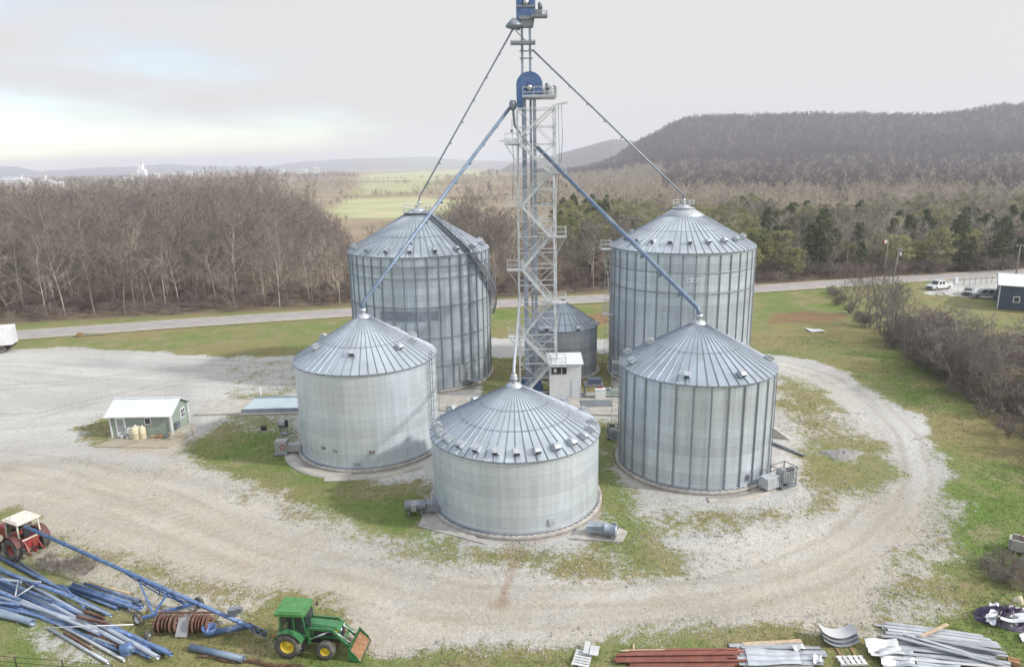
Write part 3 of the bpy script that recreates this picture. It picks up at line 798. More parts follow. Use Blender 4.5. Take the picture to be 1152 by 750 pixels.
OLIV = [leafy_meshes('olive_tree', 450+i, 9+1.5*i, 3.4+.4*i, 'olive', 'round', 3000, .36) for i in range(3)]
def coarse(seed, h, mw, mt): return bare_meshes('hill_tree', seed, h, .25, mw, mt, nb=(10, 5, 4, 2), twr=.065, spread=.5, trunk_clear=.35)
HILLT = [coarse(500, 14, 'twig_h', 'twig_h'), coarse(501, 12, 'twig_h', 'twig_h'), coarse(502, 15, 'twig_h', 'twig_h'), coarse(503, 13, 'bark', 'twig_r')]
HEVER = [leafy_meshes('far_cedar', 520, 11, 3.0, 'ever', 'cone', 500, .9)]
FARP = [coarse(530, 14, 'bark_p', 'twig_p'), coarse(531, 12, 'bark_p', 'twig_p')]

TREE_PROTO = {}
def tree(kind, meshes, name, loc, scale, rz, label, group, cat='tree'):
    e = thing(name, label, cat, loc, rz, group); e.scale = scale
    for me, nm in ((meshes[0], 'trunk'), (meshes[1], 'crown')):
        c = bpy.data.objects.new(nm, me); COL.objects.link(c); c.parent = e
    return e

PROTOCOLS = {}
def scatter(name, pts, scl, protos, label, cat):
    """one uncountable mass: points with a geometry-nodes instancer"""
    key = tuple(p[2].name for p in protos)
    if key not in PROTOCOLS:
        c = bpy.data.collections.new('prototypes_'+name)
        for p in protos: c.objects.link(bpy.data.objects.new('prototype', p[2]))
        PROTOCOLS[key] = c
    n = len(pts); me = bpy.data.meshes.new(name); me.vertices.add(n); me.vertices.foreach_set('co', np.asarray(pts, np.float32).ravel())
    a = me.attributes.new('scl', 'FLOAT_VECTOR', 'POINT'); a.data.foreach_set('vector', np.asarray(scl, np.float32).ravel())
    a = me.attributes.new('rz', 'FLOAT', 'POINT'); a.data.foreach_set('value', RNG.uniform(0, 2*pi, n).astype(np.float32))
    a = me.attributes.new('idx', 'INT', 'POINT'); a.data.foreach_set('value', RNG.integers(0, len(protos), n).astype(np.int32))
    o = bpy.data.objects.new(name, me); COL.objects.link(o); tag(o, label, cat, None, 'stuff')
    g = bpy.data.node_groups.new('scatter_'+name, 'GeometryNodeTree')
    g.interface.new_socket('Geometry', in_out='INPUT', socket_type='NodeSocketGeometry'); g.interface.new_socket('Geometry', in_out='OUTPUT', socket_type='NodeSocketGeometry')
    Nn = g.nodes; Ll = g.links; gi = Nn.new('NodeGroupInput'); go = Nn.new('NodeGroupOutput')
    ci = Nn.new('GeometryNodeCollectionInfo'); ci.inputs['Collection'].default_value = PROTOCOLS[key]; ci.inputs['Separate Children'].default_value = True; ci.inputs['Reset Children'].default_value = True
    ip = Nn.new('GeometryNodeInstanceOnPoints'); ip.inputs['Pick Instance'].default_value = True
    def na(nm, ty):
        x = Nn.new('GeometryNodeInputNamedAttribute'); x.data_type = ty; x.inputs['Name'].default_value = nm; return x.outputs['Attribute']
    cx = Nn.new('ShaderNodeCombineXYZ'); Ll.new(na('rz', 'FLOAT'), cx.inputs['Z'])
    Ll.new(gi.outputs[0], ip.inputs['Points']); Ll.new(ci.outputs[0], ip.inputs['Instance']); Ll.new(na('idx', 'INT'), ip.inputs['Instance Index'])
    Ll.new(cx.outputs[0], ip.inputs['Rotation']); Ll.new(na('scl', 'FLOAT_VECTOR'), ip.inputs['Scale']); Ll.new(ip.outputs[0], go.inputs[0])
    md = o.modifiers.new('scatter', 'NODES'); md.node_group = g
    return o
def jgrid(x0, x1, y0, y1, st):
    X, Y = np.meshgrid(np.arange(x0, x1, st), np.arange(y0, y1, st)); X = X.ravel(); Y = Y.ravel()
    return X+RNG.uniform(-.45, .45, X.size)*st, Y+RNG.uniform(-.45, .45, Y.size)*st
def roadside(X): return 136.4+.183*X
def infield(X, Y, pad=6):
    m = np.zeros(X.shape, bool)
    for poly, v in FIELDS: m |= sdist(poly, X, Y) > -pad
    return m
def scl_of(n, lo, hi):
    s = RNG.uniform(lo, hi, n); w_ = s*RNG.uniform(.85, 1.15, n); return np.stack([w_, w_, s], 1)

def lowf(r): return np.interp(r, [-.42, -.33, -.25, -.12, -.06, 0, .06], [1, .9, .66, .70, .9, .85, .74])
# --- leafless woods over the road: the front ranks one by one, the mass behind as one wood
def woods_mask(X, Y):
    px, py = project(X, Y, np.zeros(X.shape))
    r = X/Y
    lim = np.interp(r, [-2, -.75, -.68, -.5, -.40, -.33, -.27, -.22, -.12, -.08, .02, .16], [300, 330, 400, 450, 470, 400, 270, 172, 175, 250, 168, 166])
    return (Y > roadside(X)+7) & (Y < lim) & (r < .17)
X, Y = jgrid(-420, 60, 60, 520, 5.0); k = woods_mask(X, Y) & (X > -260-.2*Y); X, Y = X[k], Y[k]
dist = Y-roadside(X)
pxx, _ = project(X, Y, np.zeros(X.shape))
vis = (pxx > -30) & (pxx < 700)
front = np.where(vis & (dist < 26))[0]
order = front[np.argsort(dist[front])][:175]
isf = np.zeros(X.size, bool); isf[order] = True
for q, i in enumerate(order):
    s = (random.uniform(.62, .9)+.012*max(0, dist[i]-8))*lowf(X[i]/Y[i])
    p = BARE[q % 6] if random.random() > .12 else PALE[q % 3]
    tree('bare', p, 'bare_tree', (X[i], Y[i], 0), (s*random.uniform(.85, 1.1), s, s), random.uniform(0, 6.28), 'leafless grey-brown tree in the front ranks of the dense woods behind the county road', 'leafless trees along the front of the woods')
hump = 1+.22*np.exp(-((pxx-285)/70)**2)*(Y > 300)
bk = ~isf & (Y < 290); bf = ~isf & (Y >= 290)
scatter('leafless_woods', np.stack([X[bk], Y[bk], np.zeros(bk.sum())], 1), scl_of(bk.sum(), .7, 1.08)*lowf(X[bk]/Y[bk])[:, None], BARE, 'dense mass of leafless grey-brown woods left of the tower', 'woods')
scatter('far_leafless_woods', np.stack([X[bf], Y[bf], np.zeros(bf.sum())], 1), scl_of(bf.sum(), .7, 1.08)*(lowf(X[bf]/Y[bf])*hump[bf])[:, None], [BARE[0], BARE[2], PALE[0], BARE[3], PALE[1], PALE[2]], 'paler far edge of the leafless woods on the left', 'woods')
# undergrowth at the foot of the wood
bx, by = jgrid(-170, 60, 95, 170, 3.2); k = (by > roadside(bx)+5.5) & (by < roadside(bx)+24) & (bx/by < .2); bx, by = bx[k], by[k]
scatter('undergrowth', np.stack([bx, by, np.zeros(bx.size)], 1), scl_of(bx.size, .35, .75), BRUSH, 'brown leafless undergrowth at the foot of the woods', 'undergrowth')

# --- pale brush and tan thickets farther out, middle and left
X, Y = jgrid(-900, 420, 215, 1150, 9.5); r = X/Y; px, py = project(X, Y, np.zeros(X.shape))
lim0 = np.interp(r, [-2, -.75, -.68, -.5, -.40, -.27, -.24, -.12, -.08, .02, .06, .12, .3], [300, 330, 400, 470, 490, 330, 420, 420, 285, 205, 205, 225, 330])
cl = fbm(X/70, Y/70, 41)
k = (Y > lim0) & (r < .33) & (px > -40) & ~infield(X, Y, 4) & (cl > .54) & ~((r > -.30) & (r < -.06) & (Y < 700) & (py > 188)) & (px > 330)
X, Y = X[k], Y[k]
scatter('tan_thickets', np.stack([X, Y, np.zeros(X.size)], 1), scl_of(X.size, .45, .85), FARP, 'pale tan leafless thickets on the plain behind the tower', 'woods')
X, Y = jgrid(-1500, 60, 480, 2600, 17); r = X/Y; px, py = project(X, Y, np.zeros(X.shape)); cl = fbm(X/160, Y/160, 43)
k = (px > -40) & (px < 560) & (cl > .50) & ~infield(X, Y, 10) & ((r < -.27) | (r > -.09) | (Y > 1400)); X, Y = X[k], Y[k]
scatter('plain_woodlots', np.stack([X, Y, np.zeros(X.size)], 1), scl_of(X.size, .55, .95), FARP+HILLT[2:], 'scattered pale woodlots on the plain toward the town', 'woods')

# --- right side: cedars and olive scrub along the road, mixed woods behind
X, Y = jgrid(20, 260, 140, 345, 6.2); r = X/Y; px, py = project(X, Y, np.zeros(X.shape))
rank = Y-roadside(X)
k = (rank > 7) & (px > 625) & (px < 1230) & ~infield(X, Y, 3); X, Y, px, py, rank = X[k], Y[k], px[k], py[k], rank[k]
cl = fbm(X/26, Y/26, 61); cl2 = fbm(X/40, Y/40, 67)
cnt = 0; B_, E_, O_, P_ = [], [], [], []
for i in range(X.size):
    darkzone = (855 < px[i] < 965 or px[i] > 1075 or 640 < px[i] < 690 and rank[i] > 30)
    if px[i] < 690: kind = 'B' if rank[i] < 30 else ('E' if cl[i] > .56 else 'O')
    elif py[i] > 268 and darkzone: kind = 'E' if cl[i] > .50 else ('O' if cl2[i] > .47 else 'B')
    elif py[i] > 268: kind = 'O' if cl[i] > .46 else ('P' if cl2[i] > .56 else ('B' if cl2[i] > .48 else 'E'))
    elif py[i] > 232: kind = 'O' if cl[i] > .40 else ('E' if cl2[i] > .6 else 'P')
    else: kind = 'P' if cl2[i] < .60 else 'B'
    {'B': B_, 'E': E_, 'O': O_, 'P': P_}[kind].append(i)
def rank_split(lst, n):
    lst = sorted(lst, key=lambda i: rank[i]); return lst[:n], lst[n:]
for lst, protos, nm, lab, grp, num, (lo, hi) in (
        (E_, EVER, 'cedar_tree', 'dark green cedar in the mixed tree belt on the far side of the road', 'cedars beyond the road', 75, (.6, 1.05)),
        (O_, OLIV, 'olive_green_tree', 'olive green rounded tree in the belt behind the road', 'olive green trees beyond the road', 55, (.55, .95)),
        (B_, BARE, 'bare_tree', 'leafless brown tree among the cedars on the far side of the road', 'leafless trees among the cedars', 60, (.5, .75)),
        (P_, PALE, 'pale_bare_tree', 'pale leafless sunlit tree standing behind the green belt', 'pale leafless trees behind the green belt', 40, (.55, .85))):
    a, b = rank_split(lst, num)
    for q, i in enumerate(a):
        s = random.uniform(lo, hi)
        tree(nm, protos[q % len(protos)], nm, (X[i], Y[i], 0), (s*random.uniform(.85, 1.15), s*random.uniform(.85, 1.15), s), random.uniform(0, 6.28), lab, grp)
    if b:
        b = np.array(b); scatter(nm.replace('_tree', '')+'_woods', np.stack([X[b], Y[b], np.zeros(len(b))], 1), scl_of(len(b), lo, hi), protos, {'cedar_tree': 'mass of dark cedars deeper in the right-hand belt', 'olive_green_tree': 'mass of olive scrub deeper in the belt', 'bare_tree': 'mass of brown leafless trees deeper in the belt', 'pale_bare_tree': 'mass of pale leafless trees deeper in the belt'}[nm], 'woods')
X2, Y2 = RNG.uniform(30, 260, 5200), RNG.uniform(145, 345, 5200); p2x, p2y = project(X2, Y2, np.zeros(X2.size))
k = (Y2-roadside(X2) > 9) & (p2x > 690) & (p2x < 1230) & ~infield(X2, Y2, 2) & (fbm(X2/18, Y2/18, 95) > .40); X2, Y2 = X2[k][:1300], Y2[k][:1300]
scatter('scrub', np.stack([X2, Y2, np.zeros(X2.size)], 1), scl_of(X2.size, .32, .62), PALE+[BARE[1], BARE[4]], 'thin pale leafless scrub growing all through the green belt', 'scrub')
hx, hy = [], []
for pa, pb_, n_ in (((385, 221), (545, 222), 60), ((400, 204), (560, 198), 70), ((470, 212), (560, 206), 40), ((372, 236), (392, 222), 20), ((520, 232), (560, 228), 40), ((440, 208), (462, 207), 14)):
    for i_ in range(n_):
        c_ = at(pa[0]+(pb_[0]-pa[0])*(i_+RNG.random())/n_, pa[1]+(pb_[1]-pa[1])*i_/n_); hx.append(c_.x+RNG.normal(0, 5)); hy.append(c_.y+RNG.normal(0, 8))
scatter('hedgerow', np.stack([hx, hy, np.zeros(len(hx))], 1), scl_of(len(hx), .22, .5), FARP+HILLT[2:], 'hedgerows between the pale fields beyond the left back bin', 'hedgerow')
bx, by = jgrid(40, 200, 140, 215, 3.4); k = (by > roadside(bx)+5.5) & (by < roadside(bx)+20); bx, by = bx[k], by[k]
scatter('roadside_brush', np.stack([bx, by, np.zeros(bx.size)], 1), scl_of(bx.size, .5, 1.0), BRUSH, 'brown brush along the far side of the road on the right', 'undergrowth')

# --- wooded foot of the hill and the hillside itself
X = RNG.uniform(20, 2000, 52000); Y = RNG.uniform(330, 2000, 52000); d = np.hypot(X, Y); az = np.arctan2(X, Y); px, py = project(X, Y, hill_h(X, Y))
k = (px > 600) & (px < 1230) & (d > 345) & (d < 1850) & ~infield(X, Y, 5) & ((px > 700) | (fbm(X/60, Y/60, 71) > .42)); X, Y, d = X[k], Y[k], d[k]
px = px[k]
Z = np.maximum(hill_h(X, Y), 0)-.3
cl = fbm(X/120, Y/120, 73)
ev = (d < 700) & (cl > .60) | (d >= 700) & (RNG.random(X.size) < .04)
pal = ~ev & ((d < 480) & (cl < .56) | (px < 745) & (d < 1100))
foot = ~ev & ~pal & (d < 1080) & (RNG.random(X.size) < .45)
scatter('foothill_woods', np.stack([X[foot], Y[foot], Z[foot]], 1), scl_of(foot.sum(), .7, 1.05), FARP+HILLT[3:], 'lighter mixed woods on the lower slope of the hill', 'woods')
hl = ~ev & ~pal & ~foot
scatter('hillside_cedars', np.stack([X[ev], Y[ev], Z[ev]], 1), scl_of(ev.sum(), .7, 1.1), HEVER, 'dark cedars among the hillside woods', 'woods')
scatter('pale_foothill_woods', np.stack([X[pal], Y[pal], Z[pal]], 1), scl_of(pal.sum(), .7, 1.05), FARP, 'pale leafless woods before the foot of the hill', 'woods')
scatter('hillside_woods', np.stack([X[hl], Y[hl], Z[hl]], 1), scl_of(hl.sum(), .75, 1.1), HILLT, 'purple-brown leafless woods covering the hill', 'woods')
# ------------------------------------------------------------------ grain bins
def wall_mesh(r, z0, z1, n=96, pitch=.1067, amp=.0055):
    """corrugated cylinder with a UV map in metres"""
    zs = np.arange(z0, z1+1e-6, pitch/3); ph = (zs-z0)/pitch*2*pi
    rr = r+amp*np.sin(ph)
    t = np.linspace(0, 2*pi, n+1)
    R_, T_ = np.meshgrid(rr, t, indexing='ij'); Z_ = np.repeat(zs[:, None], n+1, 1)
    V = np.stack([R_*np.cos(T_), R_*np.sin(T_), Z_], -1).reshape(-1, 3)
    F = grid_faces(n+1, len(zs))
    return V, F, np.stack([(T_*r).ravel(), Z_.ravel()], 1)
def bin_wall(parent, r, z0, z1, m, n=96):
    V, F, U = wall_mesh(r, z0, z1, n)
    me = fastmesh('wall', V, F, m, True)
    uv = me.uv_layers.new(name='UVMap'); uv.data.foreach_set('uv', U[F.ravel()].astype(np.float32).ravel())
    o = bpy.data.objects.new('wall', me); COL.objects.link(o); o.parent = parent; return o
def roof(parent, r, ez, az, rc, nrib, m, lap=(.42,)):
    """cone of radial panels with standing ribs and lap rings"""
    mb = MB(); over = .14
    k = (az-ez)/(r-rc); zo = ez-over*k
    def P(rad, t, dz=0): return (rad*math.cos(t), rad*math.sin(t), ez+(r-rad)*k+dz)
    n = nrib*2; vs = []; fs = []
    rings = [r+over, r*.75, r*.5, r*.25, rc*.98]
    for ra in rings:
        for i in range(n): vs.append(P(ra, 2*pi*i/n))
    for j in range(len(rings)-1):
        for i in range(n): fs.append((j*n+i, j*n+(i+1) % n, (j+1)*n+(i+1) % n, (j+1)*n+i))
    mb.add(vs, fs, 0, False)
    for i in range(nrib):   # standing ribs
        t = 2*pi*(i+.5)/nrib
        w0, w1 = .055/(r), .045/(rc+.4)
        a = r+over-.01; b = rc+.02; w1 = min(w1, pi/nrib*.6)
        q = [P(a, t-w0, .0), P(a, t+w0, .0), P(a, t, .10), P(b, t-w1*.7, .0), P(b, t+w1*.7, .0), P(b, t, .05)]
        mb.add(q, [(0, 2, 5, 3), (2, 1, 4, 5), (0, 1, 2)], 1)
    for l in lap:           # lap rings
        ra = rc+(r-rc)*l
        vs = []; fs = []
        for i in range(n):
            t = 2*pi*i/n; vs += [P(ra-.05, t, .02), P(ra+.05, t, .02), P(ra+.06, t, -.005), P(ra-.06, t, -.005)]
        for i in range(n):
            j = (i+1) % n
            for c in range(4): fs.append((4*i+c, 4*j+c, 4*j+(c+1) % 4, 4*i+(c+1) % 4))
        mb.add(vs, fs, 1)
    # eave drip ring
    vs = []; fs = []
    for i in range(n):
        t = 2*pi*i/n; c, s_ = math.cos(t), math.sin(t)
        vs += [((r+over)*c, (r+over)*s_, zo+.01), ((r+over)*c, (r+over)*s_, zo-.10), ((r+.02)*c, (r+.02)*s_, zo-.06)]
    for i in range(n):
        j = (i+1) % n
        fs += [(3*i, 3*j, 3*j+1, 3*i+1), (3*i+1, 3*j+1, 3*j+2, 3*i+2)]
    mb.add(vs, fs, 1)
    return mb.build('roof', [m, 'rib'], parent)
def vent_mb():
    """goose-neck roof vent: hooded box on a flange, throat looking down-slope"""
    mb = MB()
    mb.box((0, 0, .03), (.62, .56, .06))
    mb.prism([(-.26, .06), (.24, .06), (.42, .16), (.42, .40), (.20, .46), (-.10, .42), (-.26, .26)], -.24, .24)
    mb.prism([(.425, .19), (.43, .19), (.43, .37), (.425, .37)], -.2, .2, 1)
    return mb
VENT = vent_mb().build('roof_vent', ['steel', 'dark'])
VENT_ME = VENT.data; bpy.data.objects.remove(VENT)
def vents(parent, r, ez, az, rc, rad, angs):
    k = (az-ez)/(r-rc); sl = math.atan(k)
    for a in angs:
        a = math.radians(a)
        o = bpy.data.objects.new('roof_vent', VENT_ME); COL.objects.link(o); o.parent = parent
        o.location = (rad*math.cos(a), rad*math.sin(a), ez+(r-rad)*k+.02)
        o.rotation_euler = (Matrix.Rotation(a, 3, 'Z') @ Matrix.Rotation(sl, 3, 'Y')).to_euler()
def stiffeners(parent, r, z0, z1, n, m='stiff', off=0.0):
    mb = MB(); mb.prism([(0, -.055), (.05, -.075), (.085, -.03), (.085, .03), (.05, .075), (0, .055)], z0, z1, 0, 'xy')
    first = None
    for i in range(n):
        t = 2*pi*(i+off)/n
        if first is None: first = mb.build('stiffener', m, parent); o = first
        else: o = child(first, parent)
        o.location = ((r+.012)*math.cos(t), (r+.012)*math.sin(t), 0); o.rotation_euler = (0, 0, t)
def wind_rings(parent, r, zs, m='steel_dk'):
    for z in zs:
        mb = MB(); mb.lathe([(r+.085, z-.05), (r+.15, z-.03), (r+.15, z+.03), (r+.085, z+.05)], 72, closed=True)
        mb.build('wind_ring', m, parent)
def cap(parent, az, rc, h=.35):
    mb = MB()
    mb.lathe([(rc*1.06, az-.12), (rc*1.08, az+.02), (rc*1.0, az+.05), (rc*.98, az+.16), (rc*.62, az+h*.8), (rc*.35, az+h), (.01, az+h)], 28)
    mb.lathe([(.26, az+h-.02), (.26, az+h+.28), (.33, az+h+.28), (.33, az+h+.34), (.01, az+h+.34)], 16)
    return mb.build('roof_cap', 'steel', parent)
def handrail_ring(parent, r, z, h=1.0, n=12, gap=None):
    mb = MB()
    for k in range(n):
        t = 2*pi*k/n; mb.tube([(r*math.cos(t), r*math.sin(t), z), (r*math.cos(t), r*math.sin(t), z+h)], .022, 5)
    for hh in (h, h*.55):
        mb.tube([(r*math.cos(2*pi*k/36), r*math.sin(2*pi*k/36), z+hh) for k in range(37)], .024, 5, caps=False)
    mb.lathe([(r*.6, z), (r+.08, z), (r+.08, z+.10), (r+.05, z+.10), (r+.05, z+.03), (r*.6, z+.03)], 32, closed=True)
    return mb.build('peak_platform', 'steel', parent)
def ladder(parent, r, ang, z0, z1, cage=True, m='steel'):
    a = math.radians(ang); c, s = math.cos(a), math.sin(a); out = Vector((c, s, 0)); tan = Vector((-s, c, 0))
    mb = MB(); rr = r+.22
    for k in (-1, 1): mb.beam(out*rr+tan*.23*k+Vector((0, 0, z0)), out*rr+tan*.23*k+Vector((0, 0, z1+.9)), .045, .045)
    z = z0+.2
    while z < z1+.8: mb.tube([out*rr-tan*.23+Vector((0, 0, z)), out*rr+tan*.23+Vector((0, 0, z))], .016, 4); z += .3
    for z in np.arange(z0+.5, z1, 2.4):
        for k in (-1, 1): mb.beam(out*r+tan*.23*k+Vector((0, 0, z)), out*rr+tan*.23*k+Vector((0, 0, z)), .03, .03)
    o = mb.build('ladder', m, parent)
    if cage:
        mb = MB(); z = z0+2.3
        ring = [out*(rr+.38*math.sin(pi*q/8)*1.9)+tan*(.36*math.cos(pi*q/8)) for q in range(9)]
        while z < z1+1.0: mb.tube([p+Vector((0, 0, z)) for p in ring], .022, 4, caps=False); z += .9
        for q in (1, 3, 4, 5, 7): mb.beam(ring[q]+Vector((0, 0, z0+2.3)), ring[q]+Vector((0, 0, z1+.9)), .03, .012)
        c_ = mb.build('safety_cage', m, o)
    return o
def pad(parent, r, m='concrete', h=.28, wide=.45, n=64):
    mb = MB(); mb.lathe([(r-.4, -.1), (r+wide, -.1), (r+wide, h-.03), (r+wide-.03, h), (r-.4, h)], n)
    return mb.build('foundation', m, parent)
def base_blocks(parent, r, h, n, a0, a1):
    """dark vent openings round the sill"""
    mb = MB()
    for k in range(n):
        a = math.radians(a0+(a1-a0)*(k+.3*random.random())/n)
        mb.box(((r+.03)*math.cos(a), (r+.03)*math.sin(a), h+.10), (.05, .16, .14), a)
    return mb.build('sill_anchor', 'steel_dk', parent)

# A: short wide bin in front
def grain_bin(name, label, X, Y, r, ez, az, rc, wallm, roofm, nrib, lap=(.42,), padh=.28, padw=.34, rz=0.0):
    e = thing(name, label, 'grain bin', (X, Y, 0), rz, 'grain bins of the yard')
    pad(e, r, h=padh, wide=padw)
    mb = MB(); mb.lathe([(r-.1, padh-.01), (r+.10, padh-.01), (r+.10, padh+.09), (r+.03, padh+.13), (r-.1, padh+.13)], 72)
    mb.build('base_ring', 'steel_dk', e)
    bin_wall(e, r, padh+.05, ez-.04, wallm)
    roof(e, r, ez, az, rc, nrib, roofm, lap)
    cap(e, az, rc)
    return e
gA = grain_bin('grain_bin', 'low wide galvanised bin in the centre with a ring of vents along its eave', .10, 53.03, 6.8, 6.18, 9.62, .62, 'galv_a', 'roof', 54, (.34, .62))
vents(gA, 6.85, 6.18, 9.62, .62, 6.15, [-172+13.8*i for i in range(13)]+[20+26*i for i in range(6)])
base_blocks(gA, 6.95, .2, 40, 180, 360)
mb = MB(); mb.box((0, 0, 0), (.06, .5, .62)); mb.box((.05, 0, 0), (.05, .34, .42)); mb.tube([(.06, -.1, 0), (.12, -.1, 0)], .05, 8)
o = mb.build('inspection_hatch', 'steel', gA, (6.86*math.cos(math.radians(-68)), 6.86*math.sin(math.radians(-68)), 1.0), math.radians(-68))

gB = grain_bin('grain_bin', 'smooth-sided round bin at the left front with a blue spout to its peak', -14.25, 64.9, 6.72, 9.28, 12.95, .62, 'galv_a', 'roof', 54, (.55,))
vents(gB, 6.78, 9.28, 12.95, .62, 4.6, [-150, -92, -38, -8, 20, 60, 110, 160])
ladder(gB, 6.75, -20, .3, 9.2, True, 'steel_dk')
base_blocks(gB, 6.85, .2, 40, 180, 360)
for ang, z, mm in ((-118, 2.1, 'wood_br'), (-107, 2.0, 'steel_dk'), (-78, 1.9, 'wood_br'), (-90, .8, 'steel_dk')):
    a = math.radians(ang); mb = MB(); mb.box((0, 0, 0), (.05, .55, .42)); mb.box((.04, 0, 0), (.04, .36, .28)); mb.lathe([(.0, .05), (.07, .05), (.07, .1), (0, .1)], 10, axis='x')
    mb.build('sampling_port', 'steel', gB, (6.75*math.cos(a), 6.75*math.sin(a), z), a)
    mb = MB(); mb.prism([(-.2, -.12), (.22, -.10), (.25, .05), (.05, .12), (-.22, .08)], .068, .072, 0, 'yz'); mb.build('rust_patch' if mm == 'wood_br' else 'patch_plate', 'rust' if mm == 'wood_br' else 'steel_dk', gB, (6.75*math.cos(a), 6.75*math.sin(a), z), a)

gC = grain_bin('grain_bin', 'tall ribbed bin at the left back with a stair spiralling down its right side', -11.75, 88.9, 8.85, 16.7, 21.4, .9, 'galv_c', 'roof', 60, (.6,))
stiffeners(gC, 8.88, .35, 16.4, 40, off=.4)
wind_rings(gC, 8.88, (3.2, 6.8, 10.6, 14.0, 15.4))
vents(gC, 8.95, 16.7, 21.4, .9, 8.1, [-170+20*i for i in range(9)]+[20, 60, 100, 140])
handrail_ring(gC, 1.75, 21.15)
# faded sign panel: flat patch of duller sheets
mb = MB(); n = 12
vs = []; fs = []
for i in range(n+1):
    a = math.radians(-116+46*i/n)
    for z in (9.05, 10.15): vs.append((8.918*math.cos(a), 8.918*math.sin(a), z))
for i in range(n): fs.append((2*i, 2*i+2, 2*i+3, 2*i+1))
mb.add(vs, fs); mb.build('faded_panel', 'stiff', gC)
# stair over the roof and spiralling down the wall
def stair_run(path, w=.75, rail=True, tread=.28, m='tower', name='stair', parent=None):
    mb = MB(); P = [Vector(p) for p in path]
    for a, b in zip(P[:-1], P[1:]):
        d = b-a; h = Vector((d.x, d.y, 0)); L = h.length
        if L < 1e-4: continue
        s = Vector((-h.y, h.x, 0))/L
        for k in (-1, 1):
            mb.beam(a+s*w/2*k, b+s*w/2*k, .06, .28)
            if rail:
                mb.beam(a+s*w/2*k+Vector((0, 0, 1.0)), b+s*w/2*k+Vector((0, 0, 1.0)), .045, .045)
                mb.beam(a+s*w/2*k+Vector((0, 0, .55)), b+s*w/2*k+Vector((0, 0, .55)), .03, .03)
                q = max(1, int(d.length/1.2))
                for i in range(q+1):
                    c = a.lerp(b, i/q)+s*w/2*k; mb.beam(c, c+Vector((0, 0, 1.0)), .04, .04)
        q = max(1, int(d.length/tread))
        for i in range(q): mb.box(a.lerp(b, (i+.5)/q), (.24, w-.06, .035), math.atan2(h.y, h.x))
    return mb.build(name, m, parent)
k = (21.4-16.7)/(8.85-.9)
pth = []
a0 = math.radians(-38)
for f in np.linspace(0, 1, 5): 
    ra = 1.9+(8.9-1.9)*f; aa_ = a0-math.radians(4)*f; pth.append((ra*math.cos(aa_), ra*math.sin(aa_), 16.7+(8.85-ra)*k+.18))
stair_run(pth, .7, True, .3, 'steel_dk', 'roof_stair', gC)
pth = []
for f in np.linspace(0, 1, 16):
    aa_ = math.radians(-42+62*f); ra = 9.45; pth.append((ra*math.cos(aa_), ra*math.sin(aa_), 16.5-9.3*f))
stair_run(pth, .75, True, .3, 'steel_dk', 'spiral_stair', gC)
mb = MB(); mb.box((0, 0, 1.05), (.08, 1.3, 2.1)); mb.box((.06, 0, 1.05), (.05, 1.1, 1.8)); mb.beam((.1, -.4, .9), (.1, -.4, 1.2), .04)
a = math.radians(-50); mb.build('walk_in_door', ['steel'], gC, (8.95*math.cos(a), 8.95*math.sin(a), .9), a)
mb = MB()
mb.box((0, 0, 1.0), (1.5, 1.5, .08)); 
for sx_ in (-.7, .7):
    for sy_ in (-.7, .7): mb.beam((sx_, sy_, 0), (sx_, sy_, 2.0), .05)
for z in (1.5, 2.0): mb.beam((.7, -.7, z), (.7, .7, z), .04); mb.beam((-.7, -.7, z), (.7, -.7, z), .04)
a = math.radians(-44); mb.build('door_platform', 'steel_dk', gC, (9.75*math.cos(a), 9.75*math.sin(a), 0), a)

gD = grain_bin('grain_bin', 'ribbed round bin at the right front with a blue spout to its peak', 16.5, 59.5, 6.72, 9.5, 13.0, .62, 'galv_d', 'roof_d', 50, (.5,))
stiffeners(gD, 6.75, .35, 9.25, 30, off=.15)
vents(gD, 6.8, 9.5, 13.0, .62, 6.0, [-168, -112, -70, -12, 30, 75, 120, 165])
vents(gD, 6.8, 9.5, 13.0, .62, 4.0, [-190])
ladder(gD, 6.8, 186, .3, 9.4)
base_blocks(gD, 6.9, .2, 40, 180, 360)
mb = MB(); mb.box((0, 0, 0), (.06, .45, .55)); mb.box((.05, 0, 0), (.05, .3, .38))
a = math.radians(-62); mb.build('inspection_hatch', 'steel_dk', gD, (6.86*math.cos(a), 6.86*math.sin(a), 1.1), a)

gE = grain_bin('grain_bin', 'tall ribbed bin at the right back with a pale collar and platform at its peak', 21.7, 87.6, 8.85, 16.75, 21.3, .9, 'galv_d', 'roof', 60, (.55,))
stiffeners(gE, 8.88, .35, 16.4, 38, off=.2)
wind_rings(gE, 8.88, (12.0, 14.4))
vents(gE, 8.95, 16.75, 21.3, .9, 7.2, [-165+17*i for i in range(10)]+[25, 60, 100, 140])
handrail_ring(gE, 1.3, 21.2, 1.0, 10)
mb = MB(); kk = (21.3-16.75)/(8.85-.9)
mb.lathe([(.92, 21.3+.06), (2.6, 21.3-(2.6-.9)*kk+.07), (2.62, 21.3-(2.62-.9)*kk-.02)], 48); mb.build('peak_collar', 'sheet', gE)
ladder(gE, 8.95, 186, .3, 16.6)
mb = MB(); mb.box((0, 0, 0), (1.3, 1.3, .08))
for sx_, sy_ in ((-.6, -.6), (.6, -.6), (.6, .6), (-.6, .6)): mb.beam((sx_, sy_, 0), (sx_, sy_, 1.05), .045)
for z in (.55, 1.05):
    mb.beam((-.6, -.6, z), (.6, -.6, z), .04); mb.beam((.6, -.6, z), (.6, .6, z), .04); mb.beam((-.6, .6, z), (.6, .6, z), .04)
mb.beam((-.6, 0, 0), (-.05, 0, -1.0), .05)
pl = mb.build('ladder_platform', 'steel', gE, (9.75*math.cos(math.radians(186)), 9.75*math.sin(math.radians(186)), 16.4), math.radians(186))
